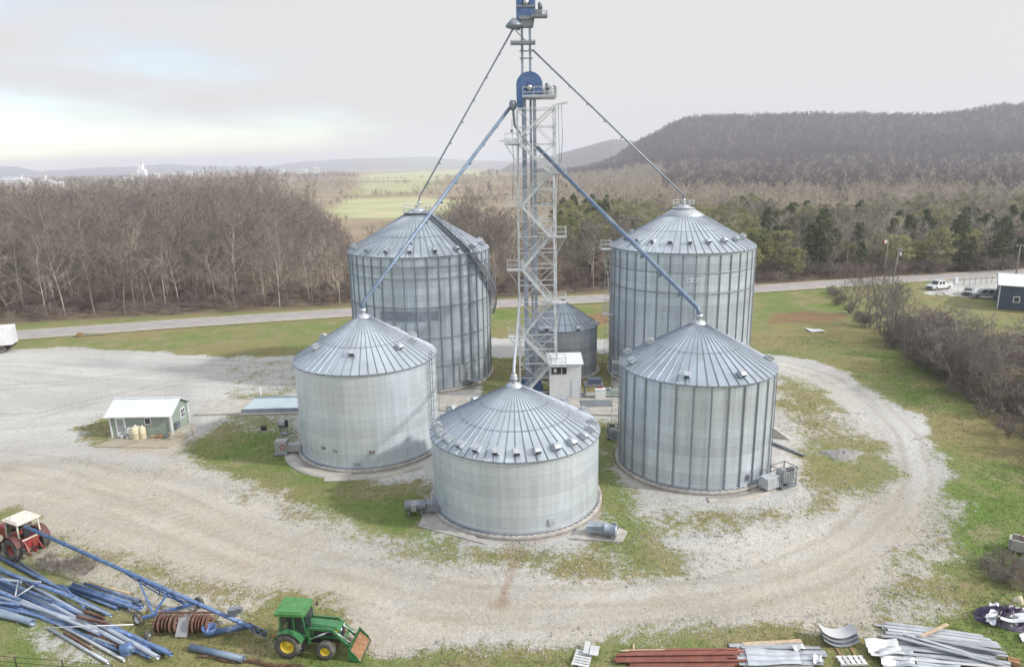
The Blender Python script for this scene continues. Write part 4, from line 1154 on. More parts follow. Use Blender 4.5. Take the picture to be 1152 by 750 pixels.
c_ = child(pl, gE, (9.6*math.cos(math.radians(190)), 9.6*math.sin(math.radians(190)), 8.2), math.radians(190))
for ang, wd in ((-97.5, .5), (-94, .55), (-90, .4)):   # small white decals
    a = math.radians(ang); mb = MB(); mb.box((0, 0, 0), (.02, wd, .42)); mb.box((.012, 0, 0), (.012, wd*.45, .16), 0, 1)
    mb.build('decal', ['white', 'navy'], gE, (8.95*math.cos(a), 8.95*math.sin(a), 13.6), a)

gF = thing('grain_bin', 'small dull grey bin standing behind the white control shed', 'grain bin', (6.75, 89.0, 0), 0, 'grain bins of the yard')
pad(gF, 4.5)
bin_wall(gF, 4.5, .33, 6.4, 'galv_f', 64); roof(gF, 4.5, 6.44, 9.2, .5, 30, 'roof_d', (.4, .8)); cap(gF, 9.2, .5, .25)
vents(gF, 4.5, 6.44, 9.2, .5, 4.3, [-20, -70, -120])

# ------------------------------------------------------------------ support tower with stairs
TX, TY = 3.05, 80.2
TW, TD = 4.35, 3.6          # footprint
tw = thing('support_tower', 'galvanised lattice tower with zigzag stairs carrying the elevator legs', 'tower', (TX, TY, 0))
def zat(py, px=600, Y=None): return atY(px, py, Y or TY)[2]
TOP = zat(122)
def corner(i, z):
    f = 1-.06*z/TOP
    sx_ = (-1, 1, 1, -1)[i]; sy_ = (-1, -1, 1, 1)[i]
    return Vector((sx_*TW/2*f, sy_*TD/2*f, z))
for i in range(4):
    mb = MB(); mb.beam(corner(i, 0), corner(i, TOP), .17, .17); mb.box((corner(i, 0)+Vector((0, 0, .05))), (.5, .5, .1))
    mb.build('corner_post', 'tower', tw)
right_y = [195, 264, 336, 404]; left_y = [163, 231, 300, 373]
zr = [zat(y, 617) for y in right_y]; zl = [zat(y, 572) for y in left_y]
levels = sorted(zr+zl+[TOP-.1, .5])
brace = None
for li, z in enumerate(sorted(levels+[(a_+b_)/2 for a_, b_ in zip(levels[:-1], levels[1:])])):
    mb = MB()
    for i in range(4): mb.beam(corner(i, z), corner((i+1) % 4, z), .09, .09)
    mb.build('girt', 'tower', tw)
for li, (za, zb) in enumerate(zip(levels[:-1], levels[1:])):
    if zb-za < .8: continue
    for i in (0, 1, 2, 3):
        mb = MB()
        mb.beam(corner(i, za), corner((i+1) % 4, zb), .065, .065)
        mb.beam(corner((i+1) % 4, za)+Vector((.02, .02, 0)), corner(i, zb)+Vector((.02, .02, 0)), .065, .065)
        mb.build('cross_brace', 'tower', tw)
# landings (left and right, outside the front face) and flights between them
FY = -TD/2-.75
def landing(xc, z, side):
    mb = MB(); w_, d_ = 1.75, 1.5
    mb.box((xc, FY, z), (w_, d_, .1))
    for sx_ in (-1, 1):
        for sy_ in (-1, 1): mb.beam((xc+sx_*(w_/2-.04), FY+sy_*(d_/2-.04), z), (xc+sx_*(w_/2-.04), FY+sy_*(d_/2-.04), z+1.1), .05)
    for zz in (.55, 1.1):
        for sy_ in (-1, 1): mb.beam((xc-w_/2, FY+sy_*(d_/2-.04), z+zz), (xc+w_/2, FY+sy_*(d_/2-.04), z+zz), .045)
        mb.beam((xc+side*(w_/2-.04), FY-d_/2, z+zz), (xc+side*(w_/2-.04), FY+d_/2, z+zz), .045)
    mb.box((xc, FY-d_/2-.03, z+.1), (w_, .03, .16))
    mb.beam((xc+side*(w_/2-.1), FY, z-.05), (side*TW/2*.97, FY+.4, z-2.0), .07)
    mb.beam((side*TW/2*.96, FY+.75, z-.1), (xc+side*.5, FY, z-.1), .09)
    return mb.build('landing', 'tower', tw)
seq = sorted([(z, 1) for z in zr]+[(z, -1) for z in zl])
lx = {1: TW/2+.15, -1: -TW/2-.45}
for z, s_ in seq: landing(lx[s_], z, s_)
seq2 = [(.3, -1)]+seq
for (za, sa), (zb, sb) in zip(seq2[:-1], seq2[1:]):
    if sa == sb: continue
    y_ = FY+(.36 if sb > 0 else -.36)
    stair_run([(lx[sa]-sa*.9, y_, za+.05), (lx[sb]-sb*.9, y_, zb+.05)], .7, True, .3, 'tower', 'stair_flight', tw)
# swing jib boom at the top
mb = MB()
a = Vector((lx[-1]+.2, FY, zl[0]+.3)); b = Vector((lx[1]-.4, FY, TOP+.1))
mb.beam(a, b, .32, .28); mb.beam(a, a+Vector((-1.6, 0, .05)), .3, .22); mb.beam(b, b+Vector((1.4, 0, .25)), .3, .22)
mb.build('service_boom', 'tower', tw)
mb = MB()
for x_, za, zb in ((-TW/2-.5, zl[0]+2.6, zl[0]-6), (TW/2+.15, TOP+.2, zr[0]-3), (TW/2+.5, TOP, zr[0]+1), (-TW/2+.1, TOP-.5, zl[0]-4)):
    mb.tube([(x_, FY+.1, za), (x_+.12, FY+.1, (za+zb)/2), (x_-.05, FY+.1, zb)], .035, 5)
mb.lathe([(.0, -.2), (.14, -.15), (.18, 0), (.12, .15), (0, .2)], 10, (-TW/2-.5, FY+.1, zl[0]+1.4))
mb.build('cable_run', 'greysp', tw)

# ------------------------------------------------------------------ bucket elevators
def elevator(label, xa, xb, Y, ztop, headw, headr, cas, mhead):
    e = thing('bucket_elevator', label, 'bucket elevator', ((xa+xb)/2, Y, 0), 0)
    hx = (xb-xa)/2
    for x_ in (-hx, hx):
        mb = MB(); mb.box((x_, 0, ztop/2+.4), (cas, cas*.8, ztop-.8))
        for z in np.arange(2.5, ztop-.5, 2.44): mb.box((x_, 0, z), (cas+.09, cas*.8+.09, .07))
        mb.build('casing', cas_m, e)
    mb = MB(); mb.prism([(-hx-.6, .05), (hx+.6, .05), (hx+.75, .6), (hx+.4, 1.5), (-hx-.4, 1.5), (-hx-.75, .6)], -.4, .4)
    mb.build('boot', 'blue', e)
    # rounded hood with a throat on its left
    R_ = headw/2; pts = []
    for q in range(17):
        t = pi*q/16; pts.append((R_*math.cos(t), ztop+headr+R_*.95*math.sin(t)))
    pts += [(-R_, ztop+.1), (-R_*.95, ztop-1.2), (-R_*.62, ztop-1.2), (-R_*.45, ztop+.1), (R_*.9, ztop+.1), (R_, ztop+.4)]
    mb = MB(); mb.prism(pts, -.55, .55)
    mb.prism([(x_*1.015, (z-ztop)*1.01+ztop) for x_, z in pts[:17]]+[(-R_*1.015, ztop+headr-.1), (R_*1.015, ztop+headr-.1)], -.08, .08)
    hd = mb.build('head_hood', mhead, e)
    mb = MB(); mb.lathe([(.0, -.75), (.30, -.75), (.30, -.55), (.42, -.55), (.42, .55), (.30, .55), (.30, .75), (0, .75)], 16, (0, 0, ztop+headr*.75), 'y'); mb.build('shaft_bearing', 'steel', hd)
    mb = MB(); mb.box((R_+.35, -.1, ztop+.5), (.75, .5, .5)); mb.lathe([(0, 0), (.24, 0), (.24, .6), (.18, .7), (0, .7)], 12, (R_+.55, -.1, ztop+.78)); mb.build('drive_motor', 'steel_dk', e)
    return e, hx, R_
cas_m = 'casing'
Y1 = TY-.2; Y2 = TY+1.0
x1a = atY(590.5, 150, Y1).x; x1b = atY(601.5, 150, Y1).x
e1, hx1, R1 = elevator('shorter bucket elevator with a domed blue head beside the tower', x1a, x1b, Y1, zat(110, 590, Y1), 2.85, 1.3, .36, 'blue')
z1 = zat(108, 590, Y1)
def deck(parent, x0, x1, y0, y1, z, m='steel', h=1.05, brace_to=None, name='service_platform'):
    mb = MB(); mb.box(((x0+x1)/2, (y0+y1)/2, z), (x1-x0, y1-y0, .1))
    xs = np.linspace(x0+.04, x1-.04, max(2, int((x1-x0)/1.2)+1)); ys = (y0+.04, y1-.04)
    for x_ in xs:
        for y_ in ys: mb.beam((x_, y_, z), (x_, y_, z+h), .05)
    for zz in (h*.52, h):
        for y_ in ys: mb.beam((x0, y_, z+zz), (x1, y_, z+zz), .045)
        for x_ in (x0+.04, x1-.04): mb.beam((x_, y0, z+zz), (x_, y1, z+zz), .045)
    mb.box(((x0+x1)/2, y0-.02, z+.12), (x1-x0, .03, .18))
    return mb.build(name, m, parent)
deck(e1, -.8, 2.9, -1.6, -.7, z1-.25)
deck(e1, -.8, 2.9, .75, 1.5, z1-.25)
mb = MB(); mb.lathe([(.10, 0), (.10, .9), (.16, .95), (.16, 1.2), (0, 1.2)], 10, (2.75, -1.1, z1-.2)); mb.lathe([(.09, 0), (.09, 1.1), (0, 1.1)], 10, (2.3, -.9, z1-.2)); mb.build('warning_light', 'steel', e1)
x2a = atY(587.3, 50, Y2).x; x2b = atY(596.2, 50, Y2).x
z2 = zat(20, 590, Y2)
e2, hx2, R2 = elevator('taller bucket elevator whose blue head tops the whole tower', x2a, x2b, Y2, z2, 2.05, 1.9, .26, 'blue')
mb = MB(); mb.box((0, -.58, z2+1.05), (2.1, .1, .2)); mb.box((0, -.58, z2-.1), (1.5, .12, .35)); mb.prism([(-.75, z2-1.0), (.8, z2-1.0), (1.0, z2+.1), (-1.0, z2+.1)], -.45, .45); mb.build('head_frame', 'steel_dk', e2)
deck(e2, .55, 2.3, -1.3, -.4, z2-.15, 'steel_dk', .6)
deck(e2, -1.7, 1.0, -1.0, -.3, zat(51, 585, Y2), 'steel_dk', .35)
mb = MB()
for z in (zat(58, 590, Y2), zat(66, 590, Y2)): mb.beam((-hx2-.3, -.2, z), (hx2+.3, -.2, z), .12)
mb.beam((-1.2, -.2, zat(34, 580, Y2)), (hx2, -.2, zat(52, 590, Y2)), .1)
mb.build('casing_brace', 'steel_dk', e2)
mb = MB(); dc = Vector((atY(578.5, 26, Y2).x-e2.location.x, -.2, zat(25, 578, Y2)))
mb.lathe([(.3, .3), (.55, .05), (.95, -.35), (.95, -.55), (.4, -.75), (0, -.75)], 18, dc); mb.beam(dc+Vector((-.2, 0, .3)), (-R2*.8, 0, z2-.9), .35); mb.build('distributor', 'greysp', e2)
mb = MB(); dc1 = Vector((atY(577, 119, Y1).x-e1.location.x, -.2, zat(118, 577, Y1)))
mb.lathe([(.28, .45), (.42, .15), (.42, -.3), (.2, -.6), (0, -.6)], 16, dc1); mb.beam(dc1+Vector((0, 0, -.4)), dc1+Vector((.15, 0, -2.2)), .28); mb.beam(dc1+Vector((.15, 0, -2.2)), dc1+Vector((1.6, 0, -4.2)), .24)
mb.build('distributor', 'greysp', e1)

# ------------------------------------------------------------------ spouts from the heads down to the bin peaks
def spout(label, p, q, r, m, bend=None):
    p = Vector(p); q = Vector(q); e = thing('grain_spout', label, 'grain spout', tuple(q))
    d = (q-p).normalized()
    mb = MB(); mb.tube([p-q, Vector((0, 0, .55))-d*.2, Vector((0, 0, .25)), Vector((0, 0, -.15))], r, 10)
    mb.build('pipe', m, e)
    L = (p-q).length; n = int(L/3.05)
    mb = MB()
    for i in range(1, n+1):
        c = (p-q)*(1-i/(n+1.)); mb.tube([c-d*.06, c+d*.06], r+.02, 10)
    mb.build('flange', 'greysp', e)
    mb = MB(); mb.lathe([(r+.02, -.2), (r+.12, -.2), (r+.12, .12), (r+.02, .12)], 12, closed=True); mb.build('clamp', 'steel', e)
    return e
def peak(b, az): return Vector((b.location.x, b.location.y, az+.72))
spout('thin grey spout from the upper head down to the tall left back bin', atY(577, 33, Y2-.2), peak(gC, 21.4)+Vector((.3, 0, .3)), .10, 'greysp')
spout('thin grey spout from the upper head down to the tall right back bin', atY(599, 56, Y2-.2), peak(gE, 21.3)+Vector((0, 0, .2)), .11, 'greysp')
spout('long blue spout from the lower head down to the left front bin', atY(573, 122, Y1-.2), peak(gB, 12.95), .20, 'blue_sp')
spout('long blue spout from the tower down to the right front bin', atY(605, 166, Y1-.3), peak(gD, 13.0), .22, 'blue_sp')
eA = spout('pale spout dropping down the left side of the tower to the low centre bin', atY(585, 330, TY-1.5), peak(gA, 9.62)+Vector((0, .2, .1)), .12, 'steel')
# bracket arm on the right spout
mb = MB(); pm = atY(669, 257, 71); mb.beam((0, 0, 0), (1.0, 0, .55), .1); mb.beam((0, 0, 0), (.1, 0, -.25), .1)
o = mb.build('pipe_bracket', 'steel_dk', None, tuple(pm)); 
sp4 = [x for x in bpy.data.objects if x.name.startswith('grain_spout')][3]
o.parent = sp4; o.location = Vector(pm)-sp4.location

# ------------------------------------------------------------------ white control shed by the tower
sh = thing('control_shed', 'small white control shed with one dark window at the foot of the tower', 'shed', tuple(at(636, 447)))
mb = MB(); W_, D_, H_ = 3.7, 2.6, 4.1
mb.box((0, D_/2, H_/2), (W_, D_, H_))
for i in range(19): mb.box((-W_/2+.1+i*(W_-.2)/18, -.012, H_/2), (.03, .03, H_-.1))
mb.build('wall', 'white', sh)
mb = MB(); mb.prism([(-.35, H_+.02), (-.35, H_+.10), (D_+.3, H_+.62), (D_+.3, H_+.54)], -W_/2-.25, W_/2+.25, 0, 'yz')
mb.prism([(0, H_-.02), (0, H_+.05), (D_-.01, H_+.48), (D_-.01, H_-.02)], -W_/2+.01, W_/2-.01, 0, 'yz')
mb.build('roof', 'white_r', sh)
mb = MB(); mb.box((-.75, -.045, H_-.75), (1.75, .07, .85)); wf = mb.build('window', 'dark', sh)
mb = MB(); mb.box((-.45, -.085, H_-.75), (.06, .03, .85)); mb.box((-1.2, -.085, H_-.72), (.35, .03, .45)); mb.build('mullion', 'white', wf)
mb = MB(); mb.box((1.2, -.05, 1.05), (.9, .07, 2.1)); dr = mb.build('door', 'white_r', sh)
mb = MB(); mb.box((.85, -.1, 1.05), (.05, .05, .14)); mb.build('handle', 'steel_dk', dr)

el = thing('equipment_deck', 'dark raised equipment platform with a white unit beside the control shed', 'platform', tuple(at(666, 446)))
mb = MB(); mb.box((.2, .4, 1.5), (2.2, 1.6, .2))
for sx_ in (-.8, 1.2):
    for sy_ in (-.3, 1.1): mb.beam((sx_, sy_, 0), (sx_, sy_, 1.45), .1)
mb.build('frame', 'steel_dk', el)
mb = MB(); mb.box((.3, .3, 1.85), (1.5, 1.0, .5)); mb.box((.3, .3, 2.14), (1.6, 1.1, .06)); mb.build('motor_cover', 'navy', el)
mb = MB(); mb.box((.9, -.5, .55), (1.2, .7, 1.1)); mb.box((.9, -.5, 1.13), (1.3, .8, .06)); mb.build('cabinet', 'white', el)

# concrete drive-over lane between the bins
mb = MB(); 
lane = [at(-0+486, 462), at(700, 468), at(700, 450), at(486, 446)]
mb.prism([(p.x, p.y) for p in lane], -.1, .16, 0, 'xy')
tag(mb.build('concrete_path', 'conc_lt'), 'pale concrete drive-over lane running between the bins', 'lane', None, 'structure')
gr = thing('dump_grate', 'dark steel grate of the dump pit in the concrete lane', 'pit grate', (9.5, 75.0, .165))
mb = MB(); mb.box((0, 0, .02), (3.6, 2.2, .03)); mb.build('pit_frame', 'steel_dk', gr)
mb = MB(); 
for i in range(22): mb.box((-1.7+i*.162, 0, .06), (.05, 2.1, .05))
mb.build('grating', 'steel', gr)
# red and dark conveyor end beside the right front bin, low green pipe rail
cv = thing('drag_conveyor', 'low drag conveyor with a red drive guard beside the control shed', 'conveyor', tuple(at(690, 446)), 0)
mb = MB(); mb.box((0, 0, .55), (4.2, .5, .45)); 
for x_ in (-1.8, 0, 1.8): mb.box((x_, 0, .17), (.1, .45, .34))
mb.build('trough', 'shedgreen', cv)
mb = MB(); mb.box((-1.6, 0, 1.1), (.8, .6, .7), taper=(.7, .8)); mb.build('drive_guard', 'red', cv)
mb = MB(); mb.lathe([(0, -.4), (.2, -.4), (.2, .3), (.14, .4), (0, .4)], 12, (-.7, 0, 1.0), 'x'); mb.build('motor', 'steel_dk', cv)

# ------------------------------------------------------------------ aeration fans
def fan(label, loc, rz, m='boxgrey', L_=1.6, R_=.55, axial=True, name='aeration_fan'):
    e = thing(name, label, 'fan', tuple(loc), rz, None)
    mb = MB(); mb.lathe([(R_*.9, -L_/2), (R_*1.08, -L_/2), (R_*1.08, -L_/2+.08), (R_, -L_/2+.1), (R_, L_/2-.1), (R_*1.08, L_/2-.08), (R_*1.08, L_/2), (R_*.9, L_/2)], 24, (0, 0, R_+.3), 'x', closed=True)
    mb.build('housing', m, e)
    mb = MB()
    for q in range(4): mb.lathe([(R_*(.2+.22*q), -L_/2-.02), (R_*(.2+.22*q)+.03, -L_/2-.02), (R_*(.2+.22*q)+.03, -L_/2+.02), (R_*(.2+.22*q), -L_/2+.02)], 20, (0, 0, R_+.3), 'x', closed=True)
    mb.beam((-L_/2, 0, .3), (-L_/2, 0, R_*2+.3), .04); mb.beam((-L_/2, -R_, R_+.3), (-L_/2, R_, R_+.3), .04)
    mb.build('guard', 'steel', e)
    mb = MB(); mb.lathe([(0, -.35), (.2, -.35), (.2, .3), (0, .3)], 14, (0, 0, R_+.3), 'x'); mb.build('motor', 'dark', e)
    mb = MB()
    for x_ in (-L_*.32, L_*.32):
        mb.beam((x_, -R_*.8, 0), (x_, -R_*.55, R_+.1), .08); mb.beam((x_, R_*.8, 0), (x_, R_*.55, R_+.1), .08); mb.box((x_, 0, .05), (.12, R_*1.8, .08))
    mb.build('stand', 'steel_dk', e)
    mb = MB(); z = R_+.3; s_ = R_*.98
    q = [(L_/2, -s_*.7, z-s_*.7), (L_/2, s_*.7, z-s_*.7), (L_/2, s_*.7, z+s_*.7), (L_/2, -s_*.7, z+s_*.7), (L_/2+1.3, -s_*1.2, .35), (L_/2+1.3, s_*1.2, .35), (L_/2+1.3, s_*1.2, z+.1), (L_/2+1.3, -s_*1.2, z+.1)]
    mb.add(q, [(0, 1, 2, 3), (7, 6, 5, 4), (0, 4, 5, 1), (1, 5, 6, 2), (2, 6, 7, 3), (3, 7, 4, 0)]); mb.build('transition_duct', m, e)
    mb = MB(); mb.box((-.1, -R_-.12, z+.1), (.4, .18, .5)); mb.build('switch_box', 'boxgrey', e)
    return e
fan('grey drum-shaped fan lying on the grass left of the low centre bin', at(468, 578), .05, 'steel_dk', 1.6, .45)
fb = fan('blue-grey fan on legs right of the low centre bin', at(687, 605), pi*.86, 'casing', .9, .40)
# apron slabs for the two fans
for nm, pp, lb in (('concrete_slab', ((470, 592), (545, 612), (500, 575), (480, 572)), 'left'), ('concrete_slab', ((640, 606), (700, 610), (706, 598), (676, 585)), 'right')):
    pts = [at(*p) for p in pp]; mb = MB(); mb.prism([(p.x, p.y) for p in pts], -.1, .06 if lb == 'left' else .07, 0, 'xy')
    tag(mb.build(nm, 'concrete'), 'flat concrete apron under the fan on the %s side of the low centre bin' % lb, 'concrete slab')
def heater(label, loc, rz):
    e = thing('aeration_heater', label, 'fan heater', tuple(loc), rz)
    mb = MB(); mb.box((0, 0, .12), (1.9, 1.5, .1))
    for x_ in (-.85, .85):
        for y_ in (-.65, .65): mb.beam((x_, y_, .05), (x_, y_, 1.75), .08)
    for z in (.6, 1.15, 1.72):
        for y_ in (-.65, .65): mb.beam((-.85, y_, z), (.85, y_, z), .06)
        for x_ in (-.85, .85): mb.beam((x_, -.65, z), (x_, .65, z), .06)
    mb.build('frame', 'steel_dk', e)
    mb = MB(); mb.lathe([(0, -.6), (.6, -.6), (.6, .4), (.45, .5), (0, .5)], 20, (.1, 0, .85), 'y'); mb.build('blower', 'boxgrey', e)
    mb = MB(); mb.box((-1.6, 0, .75), (1.6, 1.1, .9), taper=(.9, .8)); mb.build('duct', 'steel', e)
    mb = MB(); mb.lathe([(0, -.3), (.22, -.3), (.22, .3), (0, .3)], 12, (.3, -.45, 1.5), 'x'); mb.build('motor', 'dark', e)
    mb = MB(); 
    for i in range(8): mb.box((-.7+i*.2, -.72, 1.1), (.06, .03, 1.0))
    mb.build('louver', 'steel', e)
    return e
heater('grey blower in a dark frame right of the right front bin', at(880, 545), .5)
h2 = heater('dark blower half hidden at the left of the right front bin', at(691, 492), pi)
h2.scale = (.75, .75, .75)
# fan box with a red ring, and the motor behind it, left of bin B
fx = thing('fan_box', 'grey boxed fan with a red ring on its face left of the left front bin', 'fan', tuple(at(318, 510)), .05)
mb = MB(); mb.box((0, 0, .75), (1.1, .9, 1.3)); mb.box((1.2, .1, .6), (1.4, .7, .7)); mb.build('housing', 'boxgrey', fx)
mb = MB(); mb.lathe([(.20, -.48), (.28, -.48), (.28, -.455), (.20, -.455)], 20, (.18, 0, .85), 'y', closed=True); mb.build('ring_mark', 'signred', fx)
mb = MB(); mb.box((0, 0, .05), (1.4, 1.1, .1)); mb.build('skid', 'steel_dk', fx)
fx2 = thing('blower_motor', 'dark blower motor on a post stand behind the boxed fan', 'motor', tuple(at(320, 488)), .2)
mb = MB(); mb.lathe([(0, -.5), (.38, -.5), (.42, -.3), (.42, .3), (.3, .45), (0, .45)], 16, (0, 0, 1.1), 'x'); mb.build('motor', 'steel_dk', fx2)
mb = MB(); mb.box((0, 0, .05), (.9, .7, .1)); mb.beam((-.3, 0, .05), (-.3, 0, .9), .1); mb.beam((.3, 0, .05), (.3, 0, .9), .1); mb.build('stand', 'steel_dk', fx2)
mb = MB(); mb.box((.35, -.35, 1.3), (.3, .25, .7)); mb.build('switch_box', 'dark', fx2)
tag(MB().box((0, 0, .04), (2.2, 1.6, .1)).build('concrete_slab', 'conc_lt', None, tuple(at(380, 537))), 'pale apron slab sunk in the grass before the left front bin', 'concrete slab')
# wide apron ring left of B
mb = MB(); mb.lathe([(7.0, -.1), (8.4, -.1), (8.4, .05), (7.0, .05)], 40, (gB.location.x, gB.location.y, 0), arc=math.radians(120), a0=math.radians(195), closed=True); tag(mb.build('concrete_apron', 'conc_lt'), 'curved pale concrete apron round the foot of the left front bin', 'concrete apron')
mb = MB(); mb.lathe([(7.4, -.1), (8.3, -.1), (8.3, .05), (7.4, .05)], 30, (gD.location.x, gD.location.y, 0), arc=math.radians(70), a0=math.radians(-95), closed=True); tag(mb.build('concrete_apron', 'conc_lt'), 'curved pale concrete apron round the foot of the right front bin', 'concrete apron')

# ------------------------------------------------------------------ truck scale
s0 = at(272, 465); s1 = at(283, 451)
ts = thing('truck_scale', 'long pale blue truck scale deck running behind the left front bin', 'truck scale', tuple(s0), math.radians(1.5))
wd_ = s1.y-s0.y; Ls = 21.0
for i in range(3):
    mb = MB(); mb.box((Ls/6*(2*i+1), wd_/2, .28), (Ls/3-.06, wd_, .16)); mb.build('deck', 'deck', ts)
mb = MB()
for y_ in (-.02, wd_+.02): mb.box((Ls/2, y_, .2), (Ls, .14, .34)); mb.box((Ls/2, y_, .46), (Ls, .1, .12))
mb.build('side_beam', 'casing', ts)
mb = MB(); mb.prism([(-5.2, -.4), (0, -.4), (0, wd_+.4), (-5.2, wd_+.2)], -.1, .2, 0, 'xy'); mb.build('approach_ramp', 'conc_lt', ts)
mb = MB(); mb.box((Ls/2, -.35, .03), (Ls, .5, .1)); mb.box((Ls/2-1, wd_+.5, .12), (Ls, .6, .3)); mb.build('curb', 'conc_lt', ts)
for (px, py, h, lab) in ((294, 450, 1.6, 'thin white marker post on the far edge of the truck scale'),):
    mb = MB(); mb.lathe([(0, 0), (.09, 0), (.09, h), (.06, h+.05), (0, h+.05)], 10); mb.box((0, -.1, h-.2), (.22, .04, .3)); tag(mb.build('marker_post', 'white', None, tuple(at(px, py))), lab, 'post')
mb = MB(); mb.box((0, 0, .18), (.5, .35, .36)); mb.box((0, 0, .39), (.56, .4, .06)); tag(mb.build('junction_box', 'dark', None, tuple(at(297, 483))), 'small dark junction box on the grass in front of the truck scale', 'box')

# ------------------------------------------------------------------ green shed
c0 = at(127, 492); c1 = at(194, 491); c2 = at(216, 480)
u = (c1-c0); ang = math.atan2(u.y, u.x); Lx = u.length; Dy = 3.9; Hs = 2.5
gs = thing('green_shed', 'sage green office shed with a pale metal roof and white trimmed door', 'shed', tuple(c0), ang)
mb = MB(); mb.box((Lx/2, Dy/2, .06), (Lx+.1, Dy+.1, .12)); mb.build('foundation', 'concrete', gs)
mb = MB(); rise = 1.0
mb.prism([(0, .1), (0, Hs), (Dy*.5, Hs+rise), (Dy, Hs), (Dy, .1)], 0, Lx, 0, 'yz')
for i in range(int(Lx/.3)): mb.box((.15+i*.3, -.012, Hs/2+.1), (.04, .024, Hs-.1))
for i in range(int(Dy/.3)): mb.box((Lx+.012, .15+i*.3, Hs/2+.1), (.024, .04, Hs-.1))
mb.build('wall', 'shedgreen', gs)
mb = MB(); ov = .35; sl_ = rise/(Dy/2)
for sgn in (0, 1):
    f = (lambda y: y) if sgn == 0 else (lambda y: Dy-y)
    q = [(f(-ov), Hs-ov*sl_+.03), (f(Dy/2), Hs+rise+.03), (f(Dy/2), Hs+rise+.10), (f(-ov), Hs-ov*sl_+.10)]
    mb.prism(q, -.4, Lx+.4, 0, 'yz')
for i in range(17):
    x_ = -.35+i*(Lx+.7)/16
    mb.beam((x_, -ov, Hs-ov*sl_+.115), (x_, Dy/2, Hs+rise+.115), .04, .03)
mb.beam((-.4, Dy/2, Hs+rise+.12), (Lx+.4, Dy/2, Hs+rise+.12), .25, .05)
mb.build('roof', 'white_r', gs)
mb = MB(); mb.box((1.05, -.03, 1.12), (1.05, .06, 2.15)); dr = mb.build('door', 'white', gs)
mb = MB(); mb.box((1.05, -.07, 1.35), (.7, .03, 1.35)); mb.build('door_pane', 'boxgrey', dr)
mb = MB(); mb.box((1.48, -.09, 1.0), (.05, .06, .12)); mb.build('handle', 'steel_dk', dr)
mb = MB(); mb.box((3.9, -.03, 1.75), (.7, .06, .75)); wn = mb.build('window', 'white', gs)
mb = MB(); mb.box((3.9, -.068, 1.75), (.52, .02, .57)); mb.build('pane', 'glass', wn)
mb = MB(); mb.box((Lx+.03, Dy*.68, 1.7), (.06, .9, 1.1)); wn = mb.build('window', 'white', gs)
mb = MB(); mb.box((Lx+.068, Dy*.68, 1.7), (.02, .68, .86)); mb.build('pane', 'glass', wn)
mb = MB(); mb.box((Lx+.08, Dy*.68, 1.7), (.02, .05, .86)); mb.box((Lx+.082, Dy*.68, 1.7), (.02, .68, .05)); mb.build('mullion', 'white', wn)
mb = MB(); mb.box((Lx+.2, Dy*.22, 1.0), (.4, .7, .6)); 
for i in range(5): mb.box((Lx+.41, Dy*.22, .8+i*.1), (.03, .6, .04))
mb.build('air_conditioner', 'steel_dk', gs)
for (x_, y_) in ((0, -.02), (Lx, -.02), (Lx+.02, Dy)): MB().box((x_, y_, Hs/2), (.14, .14, Hs-.02)).build('corner_trim', 'white', gs)
mb = MB(); mb.beam((Lx+.25, -.15, Hs-.3), (Lx+.25, -.15, .1), .08); mb.beam((-.4, -.4, Hs-.12), (Lx+.4, -.4, Hs-.12), .12, .1); mb.build('gutter', 'white', gs)
# things standing along its front
def barrel(label, px, py, r, h, m, name='tank', cat='tank', neck=True):
    e = thing(name, label, cat, tuple(at(px, py)))
    mb = MB(); mb.lathe([(0, .02), (r*.96, .02), (r, .1), (r, h*.45), (r*1.03, h*.47), (r*1.03, h*.53), (r, h*.55), (r, h*.85), (r*.8, h*.97), (r*.4, h), (0, h)], 22); mb.build('shell', m, e)
    mb = MB(); mb.lathe([(0, 0), (.13, 0), (.13, .12), (0, .12)], 12, (0, 0, h)); mb.build('lid', 'white' if m != 'white' else 'steel_dk', e)
barrel('large tan poly tank in front of the green shed', 154, 493, .5, 1.35, 'tan_pl')
barrel('slimmer pale tan drum right of the large tan tank', 161.5, 493, .33, 1.3, 'tan_pl', 'drum', 'drum')
barrel('white drum between the shed door and the tan tank', 147.5, 492, .3, 1.15, 'white', 'drum', 'drum')
barrel('small white bucket beside the shed door', 138, 493, .17, .45, 'white', 'bucket', 'bucket')
barrel('small white jug on the ground between bucket and drum', 144, 493.5, .13, .35, 'white', 'jug', 'jug')
for px, lb, m_ in ((172, 'low wooden crate against the middle of the green shed front', 'wood'), (180, 'low brown box beside the crate along the shed front', 'wood_br'), (188, 'dark tub at the right end of the shed front', 'steel_dk')):
    mb = MB(); 
    mb.box((0, 0, .18), (.5, .4, .34))
    for z in (.06, .18, .3): mb.box((0, -.21, z), (.54, .03, .08)); mb.box((0, .21, z), (.54, .03, .08))
    tag(mb.build('crate' if m_ != 'steel_dk' else 'tub', m_, None, tuple(at(px, 493))), lb, 'crate' if m_ != 'steel_dk' else 'tub')
